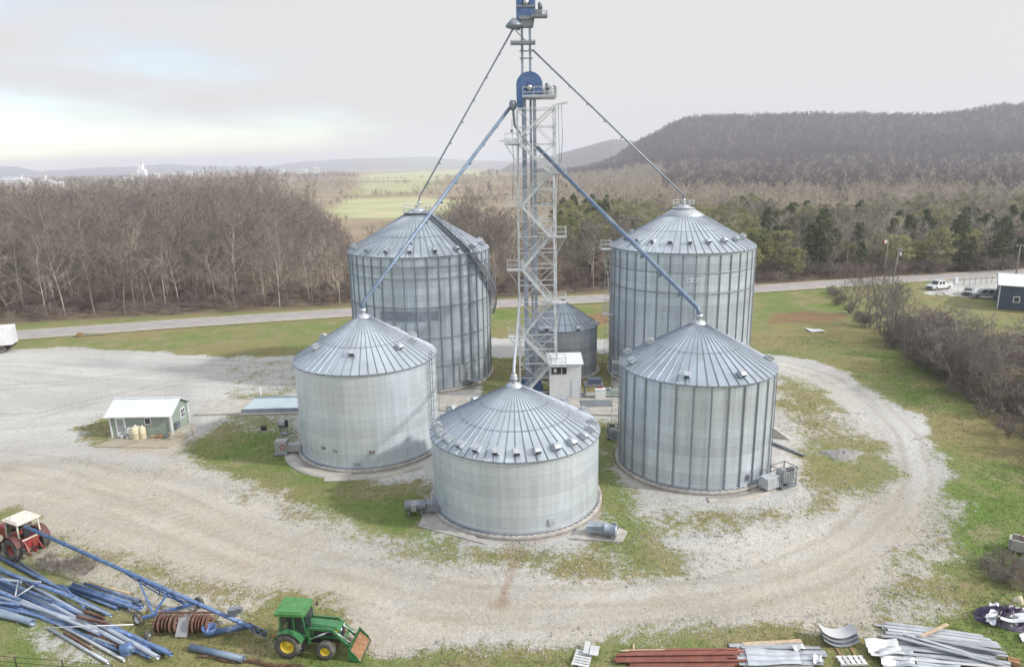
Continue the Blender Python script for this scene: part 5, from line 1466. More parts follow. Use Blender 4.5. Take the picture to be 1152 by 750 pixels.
# retaining dirt pad in front with timber edging
pts = [at(*p) for p in ((105, 503), (190, 504), (212, 491), (200, 485), (122, 496))]
mb = MB(); mb.prism([(p.x, p.y) for p in pts], -.1, .07, 0, 'xy'); tag(mb.build('dirt_pad', 'dirtpad' if 'dirtpad' in M else 'verge'), 'packed earth pad along the front of the green shed', 'pad', None, 'structure')
rr_ = thing('ramp_rail', 'weathered timber ramp rail at the right front of the green shed', 'railing', tuple(at(205, 492)), math.radians(48))
mb = MB(); 
for x_ in (-1.1, 0, 1.1): mb.box((x_, 0, .45), (.1, .1, .9))
mb.build('post', 'wood', rr_); mb = MB(); mb.beam((-1.3, 0, .85), (1.3, 0, .85), .12, .06); mb.beam((-1.3, 0, .45), (1.3, 0, .45), .1, .05); mb.build('rail', 'wood', rr_)
# ------------------------------------------------------------------ wheels and tractors
def tractor_wheel(parent, loc, r, w, rimm, lugs=True, side=1, rf=.56):
    """lugged tyre with a dished rim, axle along y"""
    mb = MB()
    prof = [(r*rf, -w*.42), (r*.72, -w*.5), (r*.93, -w*.46), (r*.965, -w*.3), (r*.975, 0), (r*.965, w*.3), (r*.93, w*.46), (r*.72, w*.5), (r*rf, w*.42)]
    mb.lathe(prof, 28, (0, 0, 0), 'y', closed=False)
    if lugs:
        n = 20
        for k in range(n):
            for s_ in (-1, 1):
                t = 2*pi*(k+(.5 if s_ > 0 else 0))/n; t2 = t+.16
                p = Vector((math.cos(t)*r*.985, s_*w*.02, math.sin(t)*r*.985)); q = Vector((math.cos(t2)*r*.95, s_*w*.49, math.sin(t2)*r*.95))
                mb.beam(p, q, r*.055, r*.075, up=(math.cos(t), 0, math.sin(t)))
    ty = mb.build('tyre', 'tyre', None)
    hub = MB(); hub.lathe([(r*(rf+.02), -w*.40), (r*rf*.86, -w*.36), (r*rf*.8, side*w*.02), (r*.22, side*w*.10), (r*.2, side*w*.22), (0.001, side*w*.22)], 24, (0, 0, 0), 'y')
    hub.lathe([(r*(rf+.02), w*.40), (r*rf*.86, w*.36), (r*rf*.8, side*w*.02)], 24, (0, 0, 0), 'y')
    for k in range(8):
        t = 2*pi*k/8; hub.lathe([(0, side*w*.08), (r*.035, side*w*.08), (r*.035, side*w*.13), (0, side*w*.13)], 6, (math.cos(t)*r*.33, 0, math.sin(t)*r*.33), 'y')
    e = bpy.data.objects.new('wheel', None); COL.objects.link(e); e.parent = parent; e.location = loc
    rm = hub.build('rim', rimm, None)
    ty.parent = e; rm.parent = e
    return e

def green_tractor(loc, rz):
    e = thing('tractor', 'green farm tractor with a green cab roof, yellow rims and a front loader bucket', 'tractor', loc, rz)
    e.scale = (.96, .96, .96)
    for s_ in (-1, 1):
        tractor_wheel(e, (0, s_*.88, .80), .80, .50, 'yellow', True, s_, .52)
        tractor_wheel(e, (2.25, s_*.82, .56), .56, .38, 'yellow', True, s_, .5)
    mb = MB(); mb.box((.3, 0, .85), (1.3, .6, .6)); mb.box((1.5, 0, .8), (1.7, .45, .5)); mb.beam((0, -.85, .8), (0, .85, .8), .22); mb.beam((2.25, -.8, .58), (2.25, .8, .58), .18); mb.box((-.65, 0, .75), (.5, .35, .45))
    mb.build('chassis', 'dark', e)
    # hood
    mb = MB()
    prof = [(.95, 1.02), (2.95, 1.0), (3.02, 1.15), (3.0, 1.52), (2.85, 1.66), (2.0, 1.76), (.95, 1.82)]
    mb.prism(prof, -.36, .36); mb.prism([(.95, 1.82), (2.0, 1.76), (2.8, 1.68), (2.75, 1.72), (2.0, 1.81), (.95, 1.87)], -.26, .26)
    hd = mb.build('hood', 'green', e)
    mb = MB(); mb.box((3.03, 0, 1.28), (.04, .5, .5))
    for z in (1.12, 1.24, 1.36, 1.48): mb.box((3.06, 0, z), (.02, .5, .03))
    for s_ in (-1, 1): mb.box((2.1, s_*.372, 1.33), (1.4, .02, .3)) 
    mb.build('grille', 'dark', hd)
    mb = MB()
    for s_ in (-1, 1): mb.box((2.0, s_*.386, 1.56), (1.8, .015, .07))
    mb.build('stripe', 'yellow', hd)
    for s_ in (-1, 1):
        mb = MB(); mb.box((3.05, s_*.22, 1.56), (.05, .16, .1)); mb.build('headlight', 'lampclear', e)
    # cab
    mb = MB(); y = .74
    posts = [((-.55, y, 1.45), (-.42, y*.95, 2.62)), ((.35, y, 1.35), (.38, y*.97, 2.62)), ((1.08, y*.8, 1.2), (.88, y*.92, 2.62))]
    for p, q in posts:
        for s_ in (-1, 1): mb.beam((p[0], s_*p[1], p[2]), (q[0], s_*q[1], q[2]), .08, .08)
    mb.box((.25, 0, 1.12), (1.4, 1.3, .2)); mb.box((.95, 0, 1.35), (.1, .9, .5))
    for s_ in (-1, 1): mb.beam((-.5, s_*.72, 1.45), (1.05, s_*.62, 1.3), .07)
    cb = mb.build('cab_frame', 'green', e)
    mb = MB()
    for s_ in (-1, 1):
        mb.add([(-.5, s_*y*.985, 1.5), (.34, s_*y*.985, 1.4), (.36, s_*y*.955, 2.58), (-.4, s_*y*.935, 2.58)], [(0, 1, 2, 3)])
        mb.add([(.40, s_*y*.985, 1.35), (1.04, s_*y*.80, 1.25), (.86, s_*y*.90, 2.58), (.41, s_*y*.955, 2.58)], [(0, 1, 2, 3)])
    mb.add([(1.08, -.55, 1.55), (1.08, .55, 1.55), (.90, .66, 2.58), (.90, -.66, 2.58)], [(0, 1, 2, 3)])
    mb.add([(-.55, -.68, 1.5), (-.55, .68, 1.5), (-.42, .66, 2.58), (-.42, -.66, 2.58)], [(0, 1, 2, 3)])
    mb.build('cab_window', 'tint', cb)
    mb = MB(); mb.prism([(-.72, -.82), (.98, -.78), (1.06, -.6), (1.06, .6), (.98, .78), (-.72, .82), (-.78, .7), (-.78, -.7)], 2.62, 2.80, 0, 'xy')
    mb.prism([(-.6, -.7), (.85, -.66), (.92, -.5), (.92, .5), (.85, .66), (-.6, .7)], 2.80, 2.86, 0, 'xy'); mb.build('cab_roof', 'green_r', e)
    mb = MB(); mb.box((.05, 0, 1.45), (.5, .5, .14)); mb.box((-.2, 0, 1.8), (.12, .48, .65)); mb.build('seat', 'dark', e)
    mb = MB(); mb.lathe([(.17, -.02), (.2, -.02), (.2, .02), (.17, .02)], 16, (.62, 0, 1.75), 'z', closed=True); mb.beam((.62, 0, 1.75), (.85, 0, 1.4), .05); mb.build('steering_wheel', 'dark', e)
    # fenders: arc plates over rear wheels
    for s_ in (-1, 1):
        mb = MB(); vs = []; fs = []; n = 12
        for k in range(n+1):
            t = math.radians(18+150*k/n); 
            for ra in (.90, .95):
                for yy in (s_*.60, s_*1.12): vs.append((ra*math.cos(t), yy, .80+ra*math.sin(t)))
        for k in range(n):
            b = 4*k
            fs += [(b, b+1, b+5, b+4), (b+2, b+6, b+7, b+3), (b, b+4, b+6, b+2), (b+1, b+3, b+7, b+5)]
        fs += [(0, 2, 3, 1), (4*n, 4*n+1, 4*n+3, 4*n+2)]
        mb.add(vs, fs); mb.build('fender', 'green', e)
        mb = MB(); mb.box((-.8, s_*.9, 1.35), (.06, .2, .12)); mb.build('tail_light', 'lampred', e)
    mb = MB(); mb.tube([(1.25, -.45, 1.5), (1.25, -.45, 2.55), (1.2, -.45, 2.65)], .05, 8); mb.lathe([(.09, 1.65), (.09, 2.1), (.05, 2.12)], 10, (1.25, -.45, 0)); mb.build('exhaust_pipe', 'dark', e)
    mb = MB()
    for z in (.45, .75, 1.0): mb.box((.75, -.82, z), (.45, .22, .04))
    mb.beam((.55, -.9, .45), (.55, -.78, 1.05), .04); mb.beam((.95, -.9, .45), (.95, -.78, 1.05), .04); mb.build('step', 'dark', e)
    for s_ in (-1, 1):
        mb = MB(); mb.beam((.95, s_*.74, 2.3), (1.05, s_*1.05, 2.35), .03); mb.box((1.06, s_*1.12, 2.25), (.04, .16, .28)); mb.build('mirror', 'dark', e)
    # loader
    for s_ in (-1, 1):
        mb = MB(); mb.beam((1.15, s_*.55, .7), (1.15, s_*.55, 1.75), .14, .16)
        mb.beam((1.1, s_*.55, 1.75), (2.6, s_*.55, 1.72), .10, .16); mb.beam((2.55, s_*.55, 1.75), (3.62, s_*.55, .62), .10, .16)
        mb.build('loader_arm', 'green', e)
        mb = MB(); mb.tube([(1.2, s_*.55, 1.0), (2.2, s_*.55, 1.5)], .05, 8); mb.tube([(2.2, s_*.55, 1.5), (2.5, s_*.55, 1.64)], .03, 8)
        mb.tube([(2.6, s_*.42, 1.62), (3.3, s_*.42, 1.1)], .045, 8); mb.tube([(3.3, s_*.42, 1.1), (3.68, s_*.42, .82)], .028, 8); mb.build('hydraulic_cylinder', 'steel', e)
    mb = MB(); mb.beam((3.25, -.55, 1.0), (3.25, .55, 1.0), .1); mb.build('cross_tube', 'green', e)
    # bucket tipped slightly forward
    mb = MB(); pr = [(3.70, .92), (3.62, .60), (3.66, .25), (3.85, .06), (4.35, .02)]
    pin = [(x_+.05 if i < 4 else x_, z+.035) for i, (x_, z) in enumerate(pr)]
    mb.prism(pr+pin[::-1], -.98, .98)
    for s_ in (-1, 1): mb.prism([(3.70, .92), (3.62, .60), (3.66, .25), (3.85, .06), (4.35, .02), (4.2, .35)], s_*.98-.02, s_*.98+.02)
    bk = mb.build('loader_bucket', 'green', e)
    mb = MB(); mb.prism([(3.73, .62), (3.70, .3), (3.88, .10), (4.3, .06), (4.12, .26), (3.92, .42)], -.95, .95); mb.build('soil_load', 'dirt', bk)
    mb = MB(); mb.box((4.33, 0, .035), (.16, 1.96, .03)); mb.build('cutting_edge', 'rust', bk)
    return e
p = at(328, 738); q = at(371, 742)
green_tractor((p+(q-p)*.0)+Vector((0, .85, 0)), math.atan2((q-p).y, (q-p).x)+.03)

M['darkred'] = mat('faded_dark_red', (.11, .032, .03), .6, 0, .3, 4, stain=(.12, .08, .06), stain_amt=.6)
def red_tractor(loc, rz):
    e = thing('tractor', 'old red tractor with a cream open-backed cab seen from behind beside the auger', 'tractor', loc, rz)
    for s_ in (-1, 1):
        tractor_wheel(e, (0, s_*.95, .85), .85, .50, 'red', True, s_, .5)
        tractor_wheel(e, (2.5, s_*.75, .45), .45, .26, 'cream', True, s_, .5)
    mb = MB(); mb.box((.2, 0, .95), (1.4, .6, .7)); mb.box((1.6, 0, .85), (2.0, .45, .5)); mb.beam((0, -.9, .85), (0, .9, .85), .24); mb.beam((2.5, -.75, .5), (2.5, .75, .5), .14); mb.build('chassis', 'red', e)
    mb = MB(); mb.prism([(1.0, 1.1), (3.0, 1.05), (3.05, 1.6), (2.9, 1.72), (1.0, 1.82)], -.34, .34); hd = mb.build('hood', 'red', e)
    mb = MB(); mb.box((3.06, 0, 1.3), (.04, .5, .45)); mb.build('grille', 'dark', hd)
    mb = MB(); y = .72
    for x0, x1 in ((-.55, -.50), (.98, .85)):
        for s_ in (-1, 1): mb.beam((x0, s_*y, 1.35), (x1, s_*y*.96, 2.72), .09, .09)
    for s_ in (-1, 1): mb.beam((-.55, s_*y, 1.35), (.98, s_*y, 1.35), .09)
    mb.beam((-.55, -y, 1.40), (-.55, y, 1.40), .09); mb.beam((.98, -y, 1.6), (.98, y, 1.6), .09)
    cb = mb.build('cab_frame', 'cream', e)
    mb = MB(); mb.box((.2, 0, 1.22), (1.5, 1.4, .2)); mb.box((.98, 0, 1.4), (.06, 1.3, .35)); mb.build('cab_floor', 'red', e)
    mb = MB(); mb.add([(.99, -.66, 1.6), (.99, .66, 1.6), (.86, .64, 2.7), (.86, -.64, 2.7)], [(0, 1, 2, 3)])
    for s_ in (-1, 1): mb.add([(.3, s_*y*.99, 1.4), (.95, s_*y*.99, 1.4), (.84, s_*y*.95, 2.68), (.3, s_*y*.95, 2.68)], [(0, 1, 2, 3)])
    mb.build('cab_window', 'tint', cb)
    mb = MB(); mb.prism([(-.75, -.82), (1.05, -.82), (1.12, -.7), (1.12, .7), (1.05, .82), (-.75, .82), (-.8, .7), (-.8, -.7)], 2.72, 2.82, 0, 'xy')
    mb.prism([(-.6, -.7), (.95, -.7), (.95, .7), (-.6, .7)], 2.82, 2.9, 0, 'xy'); mb.build('cab_roof', 'cream', e)
    mb = MB(); mb.box((.0, 0, 1.5), (.5, .5, .14)); mb.box((-.25, 0, 1.85), (.12, .48, .6)); mb.build('seat', 'dark', e)
    mb = MB(); mb.lathe([(.17, -.02), (.2, -.02), (.2, .02), (.17, .02)], 16, (.55, 0, 1.95), 'z', closed=True); mb.beam((.55, 0, 1.95), (.8, 0, 1.5), .05); mb.build('steering_wheel', 'dark', e)
    for s_ in (-1, 1):
        mb = MB(); vs = []; fs = []; n = 10
        for k in range(n+1):
            t = math.radians(25+135*k/n)
            for ra in (.95, 1.0):
                for yy in (s_*.66, s_*1.18): vs.append((ra*math.cos(t), yy, .85+ra*math.sin(t)))
        for k in range(n):
            b = 4*k; fs += [(b, b+1, b+5, b+4), (b+2, b+6, b+7, b+3), (b, b+4, b+6, b+2), (b+1, b+3, b+7, b+5)]
        fs += [(0, 2, 3, 1), (4*n, 4*n+1, 4*n+3, 4*n+2)]
        mb.add(vs, fs); mb.build('fender', 'darkred', e)
    # three-point linkage at the back
    for s_ in (-1, 1):
        mb = MB(); mb.beam((-.3, s_*.35, .75), (-1.15, s_*.5, .45), .08); mb.beam((-.45, s_*.4, 1.35), (-.95, s_*.45, .5), .07); mb.beam((-.45, s_*.55, 1.2), (-.55, s_*.28, .4), .08); mb.build('lift_arm', 'red', e)
    mb = MB(); mb.box((-.5, 0, 1.0), (.35, .7, .6)); mb.beam((-.6, 0, 1.1), (-1.0, 0, .9), .08); mb.box((-.75, 0, .45), (.6, .12, .1)); mb.beam((-.4, -.6, 1.15), (-.4, .6, 1.15), .1); mb.build('hitch', 'red', e)
    mb = MB(); mb.tube([(1.6, .2, 1.7), (1.6, .2, 2.6)], .05, 8); mb.build('exhaust_pipe', 'dark', e)
    return e
wl = at(18, 631); wr = at(47, 617)
c = (wl+wr)/2; ax = (wr-wl).normalized()
red_tractor((c.x-.15, c.y+.25, 0), math.atan2(ax.x, -ax.y)+0.0)

# ------------------------------------------------------------------ transport auger
ag0 = at(284, 706, .55); ag1 = at(28, 592, 2.6)
ag = thing('transport_auger', 'long blue grain auger on its wheeled carriage reaching past the red tractor', 'grain auger', (ag0.x, ag0.y, 0))
o0 = Vector((ag0.x, ag0.y, 0))
mb = MB(); mb.tube([ag0-o0, ag1-o0], .125, 14); mb.build('tube', 'blue_f', ag)
mb = MB(); d = (ag1-ag0).normalized()
for f in np.linspace(.05, .95, 7): c = ag0-o0+(ag1-ag0)*f; mb.tube([c-d*.05, c+d*.05], .15, 14)
mb.build('flange', 'blue', ag)
mb = MB(); mb.tube([-d*.15+ag0-o0, ag0-o0-d*1.0], .07, 8); 
for k in range(14):
    t = k*.9; c = ag0-o0-d*(.15+k*.065); mb.box(c+Vector((0, math.cos(t)*.1, math.sin(t)*.1)), (.05, .12, .12))
mb.build('intake_screw', 'dark', ag)
mb = MB(); q_ = ag0-o0
for k in range(5):
    t = 2*pi*k/5; off = Vector((0, math.cos(t)*.2, math.sin(t)*.2)); mb.beam(q_+off+d*.1, q_+off-d*1.1, .03)
mb.build('intake_guard', 'blue', ag)
mb = MB(); c = q_+d*1.6+Vector((0, .2, .35)); mb.box(c, (.5, .4, .45)); mb.box(c+Vector((.35, .1, .05)), (.3, .3, .3)); mb.build('gearbox', 'steel_dk', ag)
# truss above the tube and carriage beneath
mb = MB(); ta = ag0-o0+(ag1-ag0)*.22; tb = ag0-o0+(ag1-ag0)*.52
upv = Vector((0, 0, .55)); tm = ta.lerp(tb, .5)
mb.beam(ta+Vector((0, 0, -.15)), tm+Vector((0, 0, -.62)), .06); mb.beam(tm+Vector((0, 0, -.62)), tb+Vector((0, 0, -.15)), .06)
for f in (.3, .5, .7): c = ta.lerp(tb, f); mb.beam(c, c+Vector((0, 0, -.55 if f == .5 else -.38)), .05)
mb.build('truss', 'blue', ag)
wA = at(155, 696, .36); wB = at(224, 677, .36)
mb = MB(); A = wA-o0; B_ = wB-o0; mb.beam(A, B_, .16, .16)
mb.build('axle', 'blue', ag)
t1 = ag0-o0+(ag1-ag0)*.33; t2 = ag0-o0+(ag1-ag0)*.46
for a_, b_ in ((A.lerp(B_, .25), t1), (A.lerp(B_, .8), t1), (A.lerp(B_, .25), t2), (A.lerp(B_, .8), t2), (A.lerp(B_, .95), ag0-o0+(ag1-ag0)*.18)):
    mb = MB(); mb.beam(a_, b_+Vector((0, 0, -.12)), .10, .10); mb.build('lift_arm', 'blue', ag)
for w_ in (A, B_):
    whl = tractor_wheel(ag, tuple(w_), .38, .2, 'white', False, 1, .62); whl.rotation_euler[2] = math.atan2(d.y, d.x)+pi
# swing hopper tube off to the left of the intake
h0 = at(236, 712, .3); h1 = at(282, 703, .5)
mb = MB(); mb.tube([h0-o0, h1-o0], .19, 12); mb.build('swing_tube', 'blue_f', ag)
mb = MB(); c = h0-o0; mb.lathe([(.10, -.1), (.35, .1), (.42, .42), (.38, .42), (.30, .12), (.05, -.06)], 14, c); mb.build('hopper', 'blue', ag)

# ------------------------------------------------------------------ rusty land roller beside it
r0 = at(170, 716); r1 = at(236, 716); rl = (r1-r0).length
lr = thing('land_roller', 'rusty ribbed land roller in two gangs with a grey sheet between them', 'roller', tuple(r0), math.atan2((r1-r0).y, (r1-r0).x))
def gang(x0, x1):
    mb = MB(); n = int((x1-x0)/.2)
    for i in range(n+1):
        x_ = x0+(x1-x0)*i/n; R_ = .52+.05*math.sin(i*2.1); mb.lathe([(.22, x_-.05), (R_*.9, x_-.03), (R_, x_-.02), (R_, x_+.02), (R_*.9, x_+.03), (.22, x_+.05)], 20, (0, .45, .6), 'x', 0, False)
    mb.tube([(x0-.12, .45, .6), (x1+.12, .45, .6)], .12, 10)
    mb.build('roller_gang', 'rust', lr)
gang(.25, rl*.40); gang(rl*.66, rl*.95)
mb = MB()
mb.beam((-.1, 1.2, .8), (rl+.1, 1.2, .8), .09)
for x_ in (0, rl*.43, rl*.63, rl): mb.beam((x_, .3, .62), (x_, 1.2, .8), .08)
mb.beam((rl*.5, 1.1, .8), (rl*.5, 2.2, .3), .09); mb.build('frame', 'rust', lr)
mb = MB(); q = [(rl*.41, -.15, .12), (rl*.66, -.15, .12), (rl*.66, .55, .92), (rl*.46, .55, .92)]
mb.prism([(-.15, .1), (-.11, .09), (.58, .90), (.54, .93)], rl*.43, rl*.63, 0, 'yz'); mb.build('sheet', 'boxgrey', lr)
for x_ in (-.05,): tractor_wheel(lr, (x_+.02, -.2, .3), .3, .18, 'steel_dk', False, -1, .5).rotation_euler[2] = pi/2

# ------------------------------------------------------------------ pipes
def pipe(label, a, b, r, m, za=None, zb=None, group=None, name='blue_pipe', cat='pipe', flange=True):
    A = at(*a, (za or 0)+r); B = at(*b, (zb if zb is not None else (za or 0))+r); o0 = (A+B)/2
    mb = MB(); d = (B-A).normalized()
    A = A-o0; B = B-o0; n = 12
    # open-ended tube with wall thickness
    u = Vector((0, 0, 1)); s_ = d.cross(u).normalized(); v = s_.cross(d)
    vs = []; fs = []
    for P_, rr in ((A, r), (B, r), (B, r*.88), (A, r*.88)):
        for k in range(n): t = 2*pi*k/n; vs.append(P_+s_*(math.cos(t)*rr)+v*(math.sin(t)*rr))
    for j in range(4):
        for k in range(n): fs.append((j*n+k, j*n+(k+1) % n, ((j+1) % 4)*n+(k+1) % n, ((j+1) % 4)*n+k))
    mb.add(vs, fs, 0, False)
    for j in range(len(mb.sm)): mb.sm[j] = True
    if flange:
        for c in (A+d*.04, B-d*.04):
            mb.tube([c-d*.02, c+d*.02], r*1.12, n, 0, False)
    o = mb.build(name, m, None, tuple(o0)); tag(o, label, cat, group)
    return o
PB = 'faded blue steel pipe in the big pile at the lower left'
GB_ = 'blue pipes in the big pile'
big = [  # (from, to, radius, base height)
    ((-45, 613), (178, 739), .17, .32), ((-40, 626), (150, 730), .16, .30), ((-50, 634), (168, 738), .17, .0), ((-30, 640), (189, 733), .19, .0),
    ((-60, 640), (112, 712), .16, .34), ((-45, 648), (136, 722), .16, .0), ((-55, 655), (104, 703), .15, .30), ((-40, 626), (82, 672), .16, .62),
    ((-60, 628), (60, 676), .14, .6), ((10, 655), (150, 716), .14, .35), ((-30, 663), (95, 706), .14, .0), ((-20, 616), (120, 690), .17, .0),
    ((-70, 645), (24, 654), .15, .62), ((60, 672), (193, 736), .16, .28), ((40, 655), (125, 692), .13, .62)]
rq = random.Random(9)
for a, b, r, z in list(big):
    big.append(((a[0]+rq.uniform(-25, 30), a[1]+rq.uniform(2, 9)), (b[0]-rq.uniform(4, 40), b[1]-rq.uniform(0, 9)), rq.uniform(.10, .15), max(0, z-.1)))
for a, b, r, z in big: pipe(PB, a, b, r*.74, rq.choice(('blue_f', 'blue_f', 'blue_f', 'blue_sp', 'casing')), z*.8, None, GB_)
for a, b, r, z in [((-50, 664), (28, 685), .10, .0), ((-50, 668), (22, 689), .10, .0), ((-60, 672), (24, 680), .10, .25)]:
    pipe('narrow blue pipe in the short bundle at the left edge below the big pile', a, b, r, 'blue_f', z, None, 'narrow blue pipes')
pipe('thick grey-blue pipe lying lowest at the left edge of the pile', (-50, 672), (37, 700), .21, 'blue_sp', 0, None, None)
pipe('thick open-ended grey-blue pipe resting against the lowest one', (-55, 680), (34, 698), .19, 'blue_sp', .0, None, None)
for a, b, lb in [((32, 684), (140, 742), 'pale grey pipe along the lower edge of the pile'), ((55, 706), (122, 745), 'thin pale grey pipe splayed lowest toward the fence'), ((78, 708), (140, 728), 'thin pale grey pipe beside the rusty angle irons')]:
    pipe(lb, a, b, .09, 'sheet', .0, None, None, 'grey_pipe')
pipe('thin white rod lying across the pile of blue pipes', (46, 706), (150, 702), .035, 'sheet_w', .75, .75, None, 'steel_rod', 'rod', False)
pipe('thin pale rod lying over the upper part of the pile', (22, 652), (46, 654), .05, 'sheet', .9, .9, None, 'steel_rod', 'rod', False)
pipe('pale strut leaning across the pile near its left end', (17, 672), (38, 658), .05, 'sheet', .6, .9, None, 'steel_strut', 'strut', False)
pipe('short upright strut at the left end of the pile', (17, 671), (20, 655), .05, 'sheet', .5, .9, None, 'steel_strut', 'strut', False)
# second, smaller bundle
P2 = 'blue steel pipe in the small bundle between the pile and the auger'
for a, b, r, z in [((82, 657), (160, 682), .16, .0), ((80, 660), (157, 685), .15, .28), ((72, 660), (146, 683), .14, .0), ((78, 663), (132, 684), .13, .0), ((92, 661), (148, 678), .13, .3), ((64, 658), (100, 672), .10, .0), ((95, 656), (158, 676), .11, .5)]:
    pipe(P2, a, b, r*.8, 'blue_f', z*.85, None, 'blue pipes in the small bundle')
pipe('grey-brown plank lying along the top of the small pipe bundle', (100, 655), (150, 668), .07, 'wood', .55, .45, None, 'plank', 'plank', False)
pipe('single grey-blue pipe on the grass below the land roller', (214, 727), (274, 741), .19, 'blue_sp', 0, 0)
# flight chain on the grass
mb = MB(); a = at(222, 738); b = at(345, 752); n = 46; d = (b-a)
for i in range(n):
    c = d*((i+.5)/n); mb.box(c+Vector((0, .10*math.sin(i*.35), .05)), (.05, .30, .09), .2*math.sin(i)); 
    if i < n-1: mb.beam(c+Vector((0, .10*math.sin(i*.35), .05)), d*((i+1.5)/n)+Vector((0, .10*math.sin((i+1)*.35), .05)), .05)
tag(mb.build('conveyor_chain', 'rust', None, tuple(a)), 'dark toothed conveyor chain stretched on the grass behind the tractor', 'chain')
# rusty perforated angle irons
for (a, b), lb in zip((((86, 694), (124, 703)), ((94, 688), (118, 697)), ((100, 712), (140, 730)), ((72, 712), (104, 732))), ('short rusty toothed angle iron on top of the pipes', 'second rusty toothed bar leaning by the first on the pipes', 'rusty toothed bar among the pale grey pipes', 'rusty toothed bar lying lowest in the pale stones')):
    z_ = .62 if 'pipes' in lb and 'grey' not in lb else .1
    A = at(*a, z_); B = at(*b, z_); mb = MB(); n = 18
    mb.beam(Vector(), B-A, .12, .05); mb.beam(Vector((0, 0, .06)), B-A+Vector((0, 0, .06)), .03, .14)
    for i in range(n): mb.box((B-A)*((i+.5)/n)+Vector((0, 0, .15)), (.05, .16, .05))
    tag(mb.build('angle_iron', 'rust', None, tuple(A)), lb, 'angle iron')
pe = at(143, 735)
mb = MB(); mb.lathe([(.18, -.35), (.32, -.3), (.34, .3), (.2, .38), (.16, .38), (.14, -.3)], 14, (0, 0, .34), 'x', closed=True); mb.box((.1, 0, .12), (.6, .5, .22)); tag(mb.build('pipe_elbow', 'blue_f', None, tuple(pe), .6), 'squat blue pipe fitting at the near end of the pile', 'pipe fitting')
mb = MB(); mb.tube([(-.45, 0, .16), (.1, .05, .17), (.5, .2, .17)], .15, 12); tag(mb.build('pipe_elbow', 'blue_f', None, tuple(at(159, 733)), .3), 'short bent blue pipe end beside the squat fitting', 'pipe fitting')

# ------------------------------------------------------------------ wire fence in the very front left
fp = [at(x, y) for x, y in ((-60, 743), (19, 751), (72, 755), (128, 760))]
wf = thing('wire_fence', 'thin wire fence on dark posts across the lower left corner', 'fence', tuple(fp[1]))
for p_ in fp:
    mb = MB(); mb.lathe([(0, -.1), (.035, -.1), (.03, .75), (0, .75)], 8, p_-fp[1]); mb.build('fence_post', 'dark', wf)
mb = MB()
for z in (.35, .7): mb.tube([p_-fp[1]+Vector((0, 0, z)) for p_ in fp], .014, 5)
mb.build('wire', 'dark', wf)

# ------------------------------------------------------------------ purlins, sheets and pallets along the bottom edge
def strip(label, a, b, w_, m, z=0.0, zb=None, name='steel_strip', cat='metal strip', group=None, lip=.05, sag=0.0, th=.012):
    """C-section strip lying flat: web with two folded lips"""
    A = at(*a, z); B = at(*b, z if zb is None else zb); o0 = A; d = B-A; L_ = d.length; dn = d.normalized(); s_ = Vector((-dn.y, dn.x, 0)).normalized(); n = 8
    mb = MB(); sec = [(-w_/2, -lip), (-w_/2, 0), (w_/2, 0), (w_/2, -lip), (w_/2-th, -lip), (w_/2-th, -th), (-w_/2+th, -th), (-w_/2+th, -lip)]
    k = len(sec); vs = []
    for i in range(n+1):
        f = i/n; c = d*f+Vector((0, 0, lip+.01+sag*math.sin(pi*f)))
        for y_, z_ in sec: vs.append(c+s_*y_+Vector((0, 0, z_)))
    fs = [(i*k+j, i*k+(j+1) % k, (i+1)*k+(j+1) % k, (i+1)*k+j) for i in range(n) for j in range(k)]
    fs += [tuple(range(k))[::-1], tuple(n*k+j for j in range(k))]
    mb.add(vs, fs); return tag(mb.build(name, m, None, tuple(o0)), label, cat, group)
rnd = random.Random(5)
for i in range(15):
    y = 731+i*1.9+rnd.uniform(-.8, .8); x0 = 688+rnd.uniform(0, 22)+(12 if i > 9 else 0); x1 = 828+rnd.uniform(-10, 12); z = .05*(i % 4)+.02
    strip('red-oxide steel purlin in the long stack at the bottom edge', (x0, y), (x1, y-1.5+rnd.uniform(-.8, .8)), .17, 'redox', z, None, 'steel_purlin', 'purlin', 'red-oxide purlins', .045)
strip('straw-coloured plank lying along the back of the red purlins', (698, 732), (748, 731), .12, 'wood', .05, None, 'plank', 'plank', None, .04)
strip('short pale stick lying crosswise behind the red purlins', (713, 731), (713, 724), .09, 'wood', .05, None, 'plank', 'plank', None, .03)
for i in range(13):
    y = 724+i*2.0+rnd.uniform(-.6, .6); x0 = 826+rnd.uniform(-6, 12); x1 = 905+rnd.uniform(-4, 20)+(6 if i > 3 else 0)
    strip('bare galvanised strip in the stack right of the red purlins', (x0, y), (x1, y+rnd.uniform(-.5, 1.5)), rnd.uniform(.2, .3), 'sheet' if i % 3 else 'sheet_w', .04*(i % 3)+.02, None, 'steel_strip', 'metal strip', 'galvanised strips by the purlins', .04)
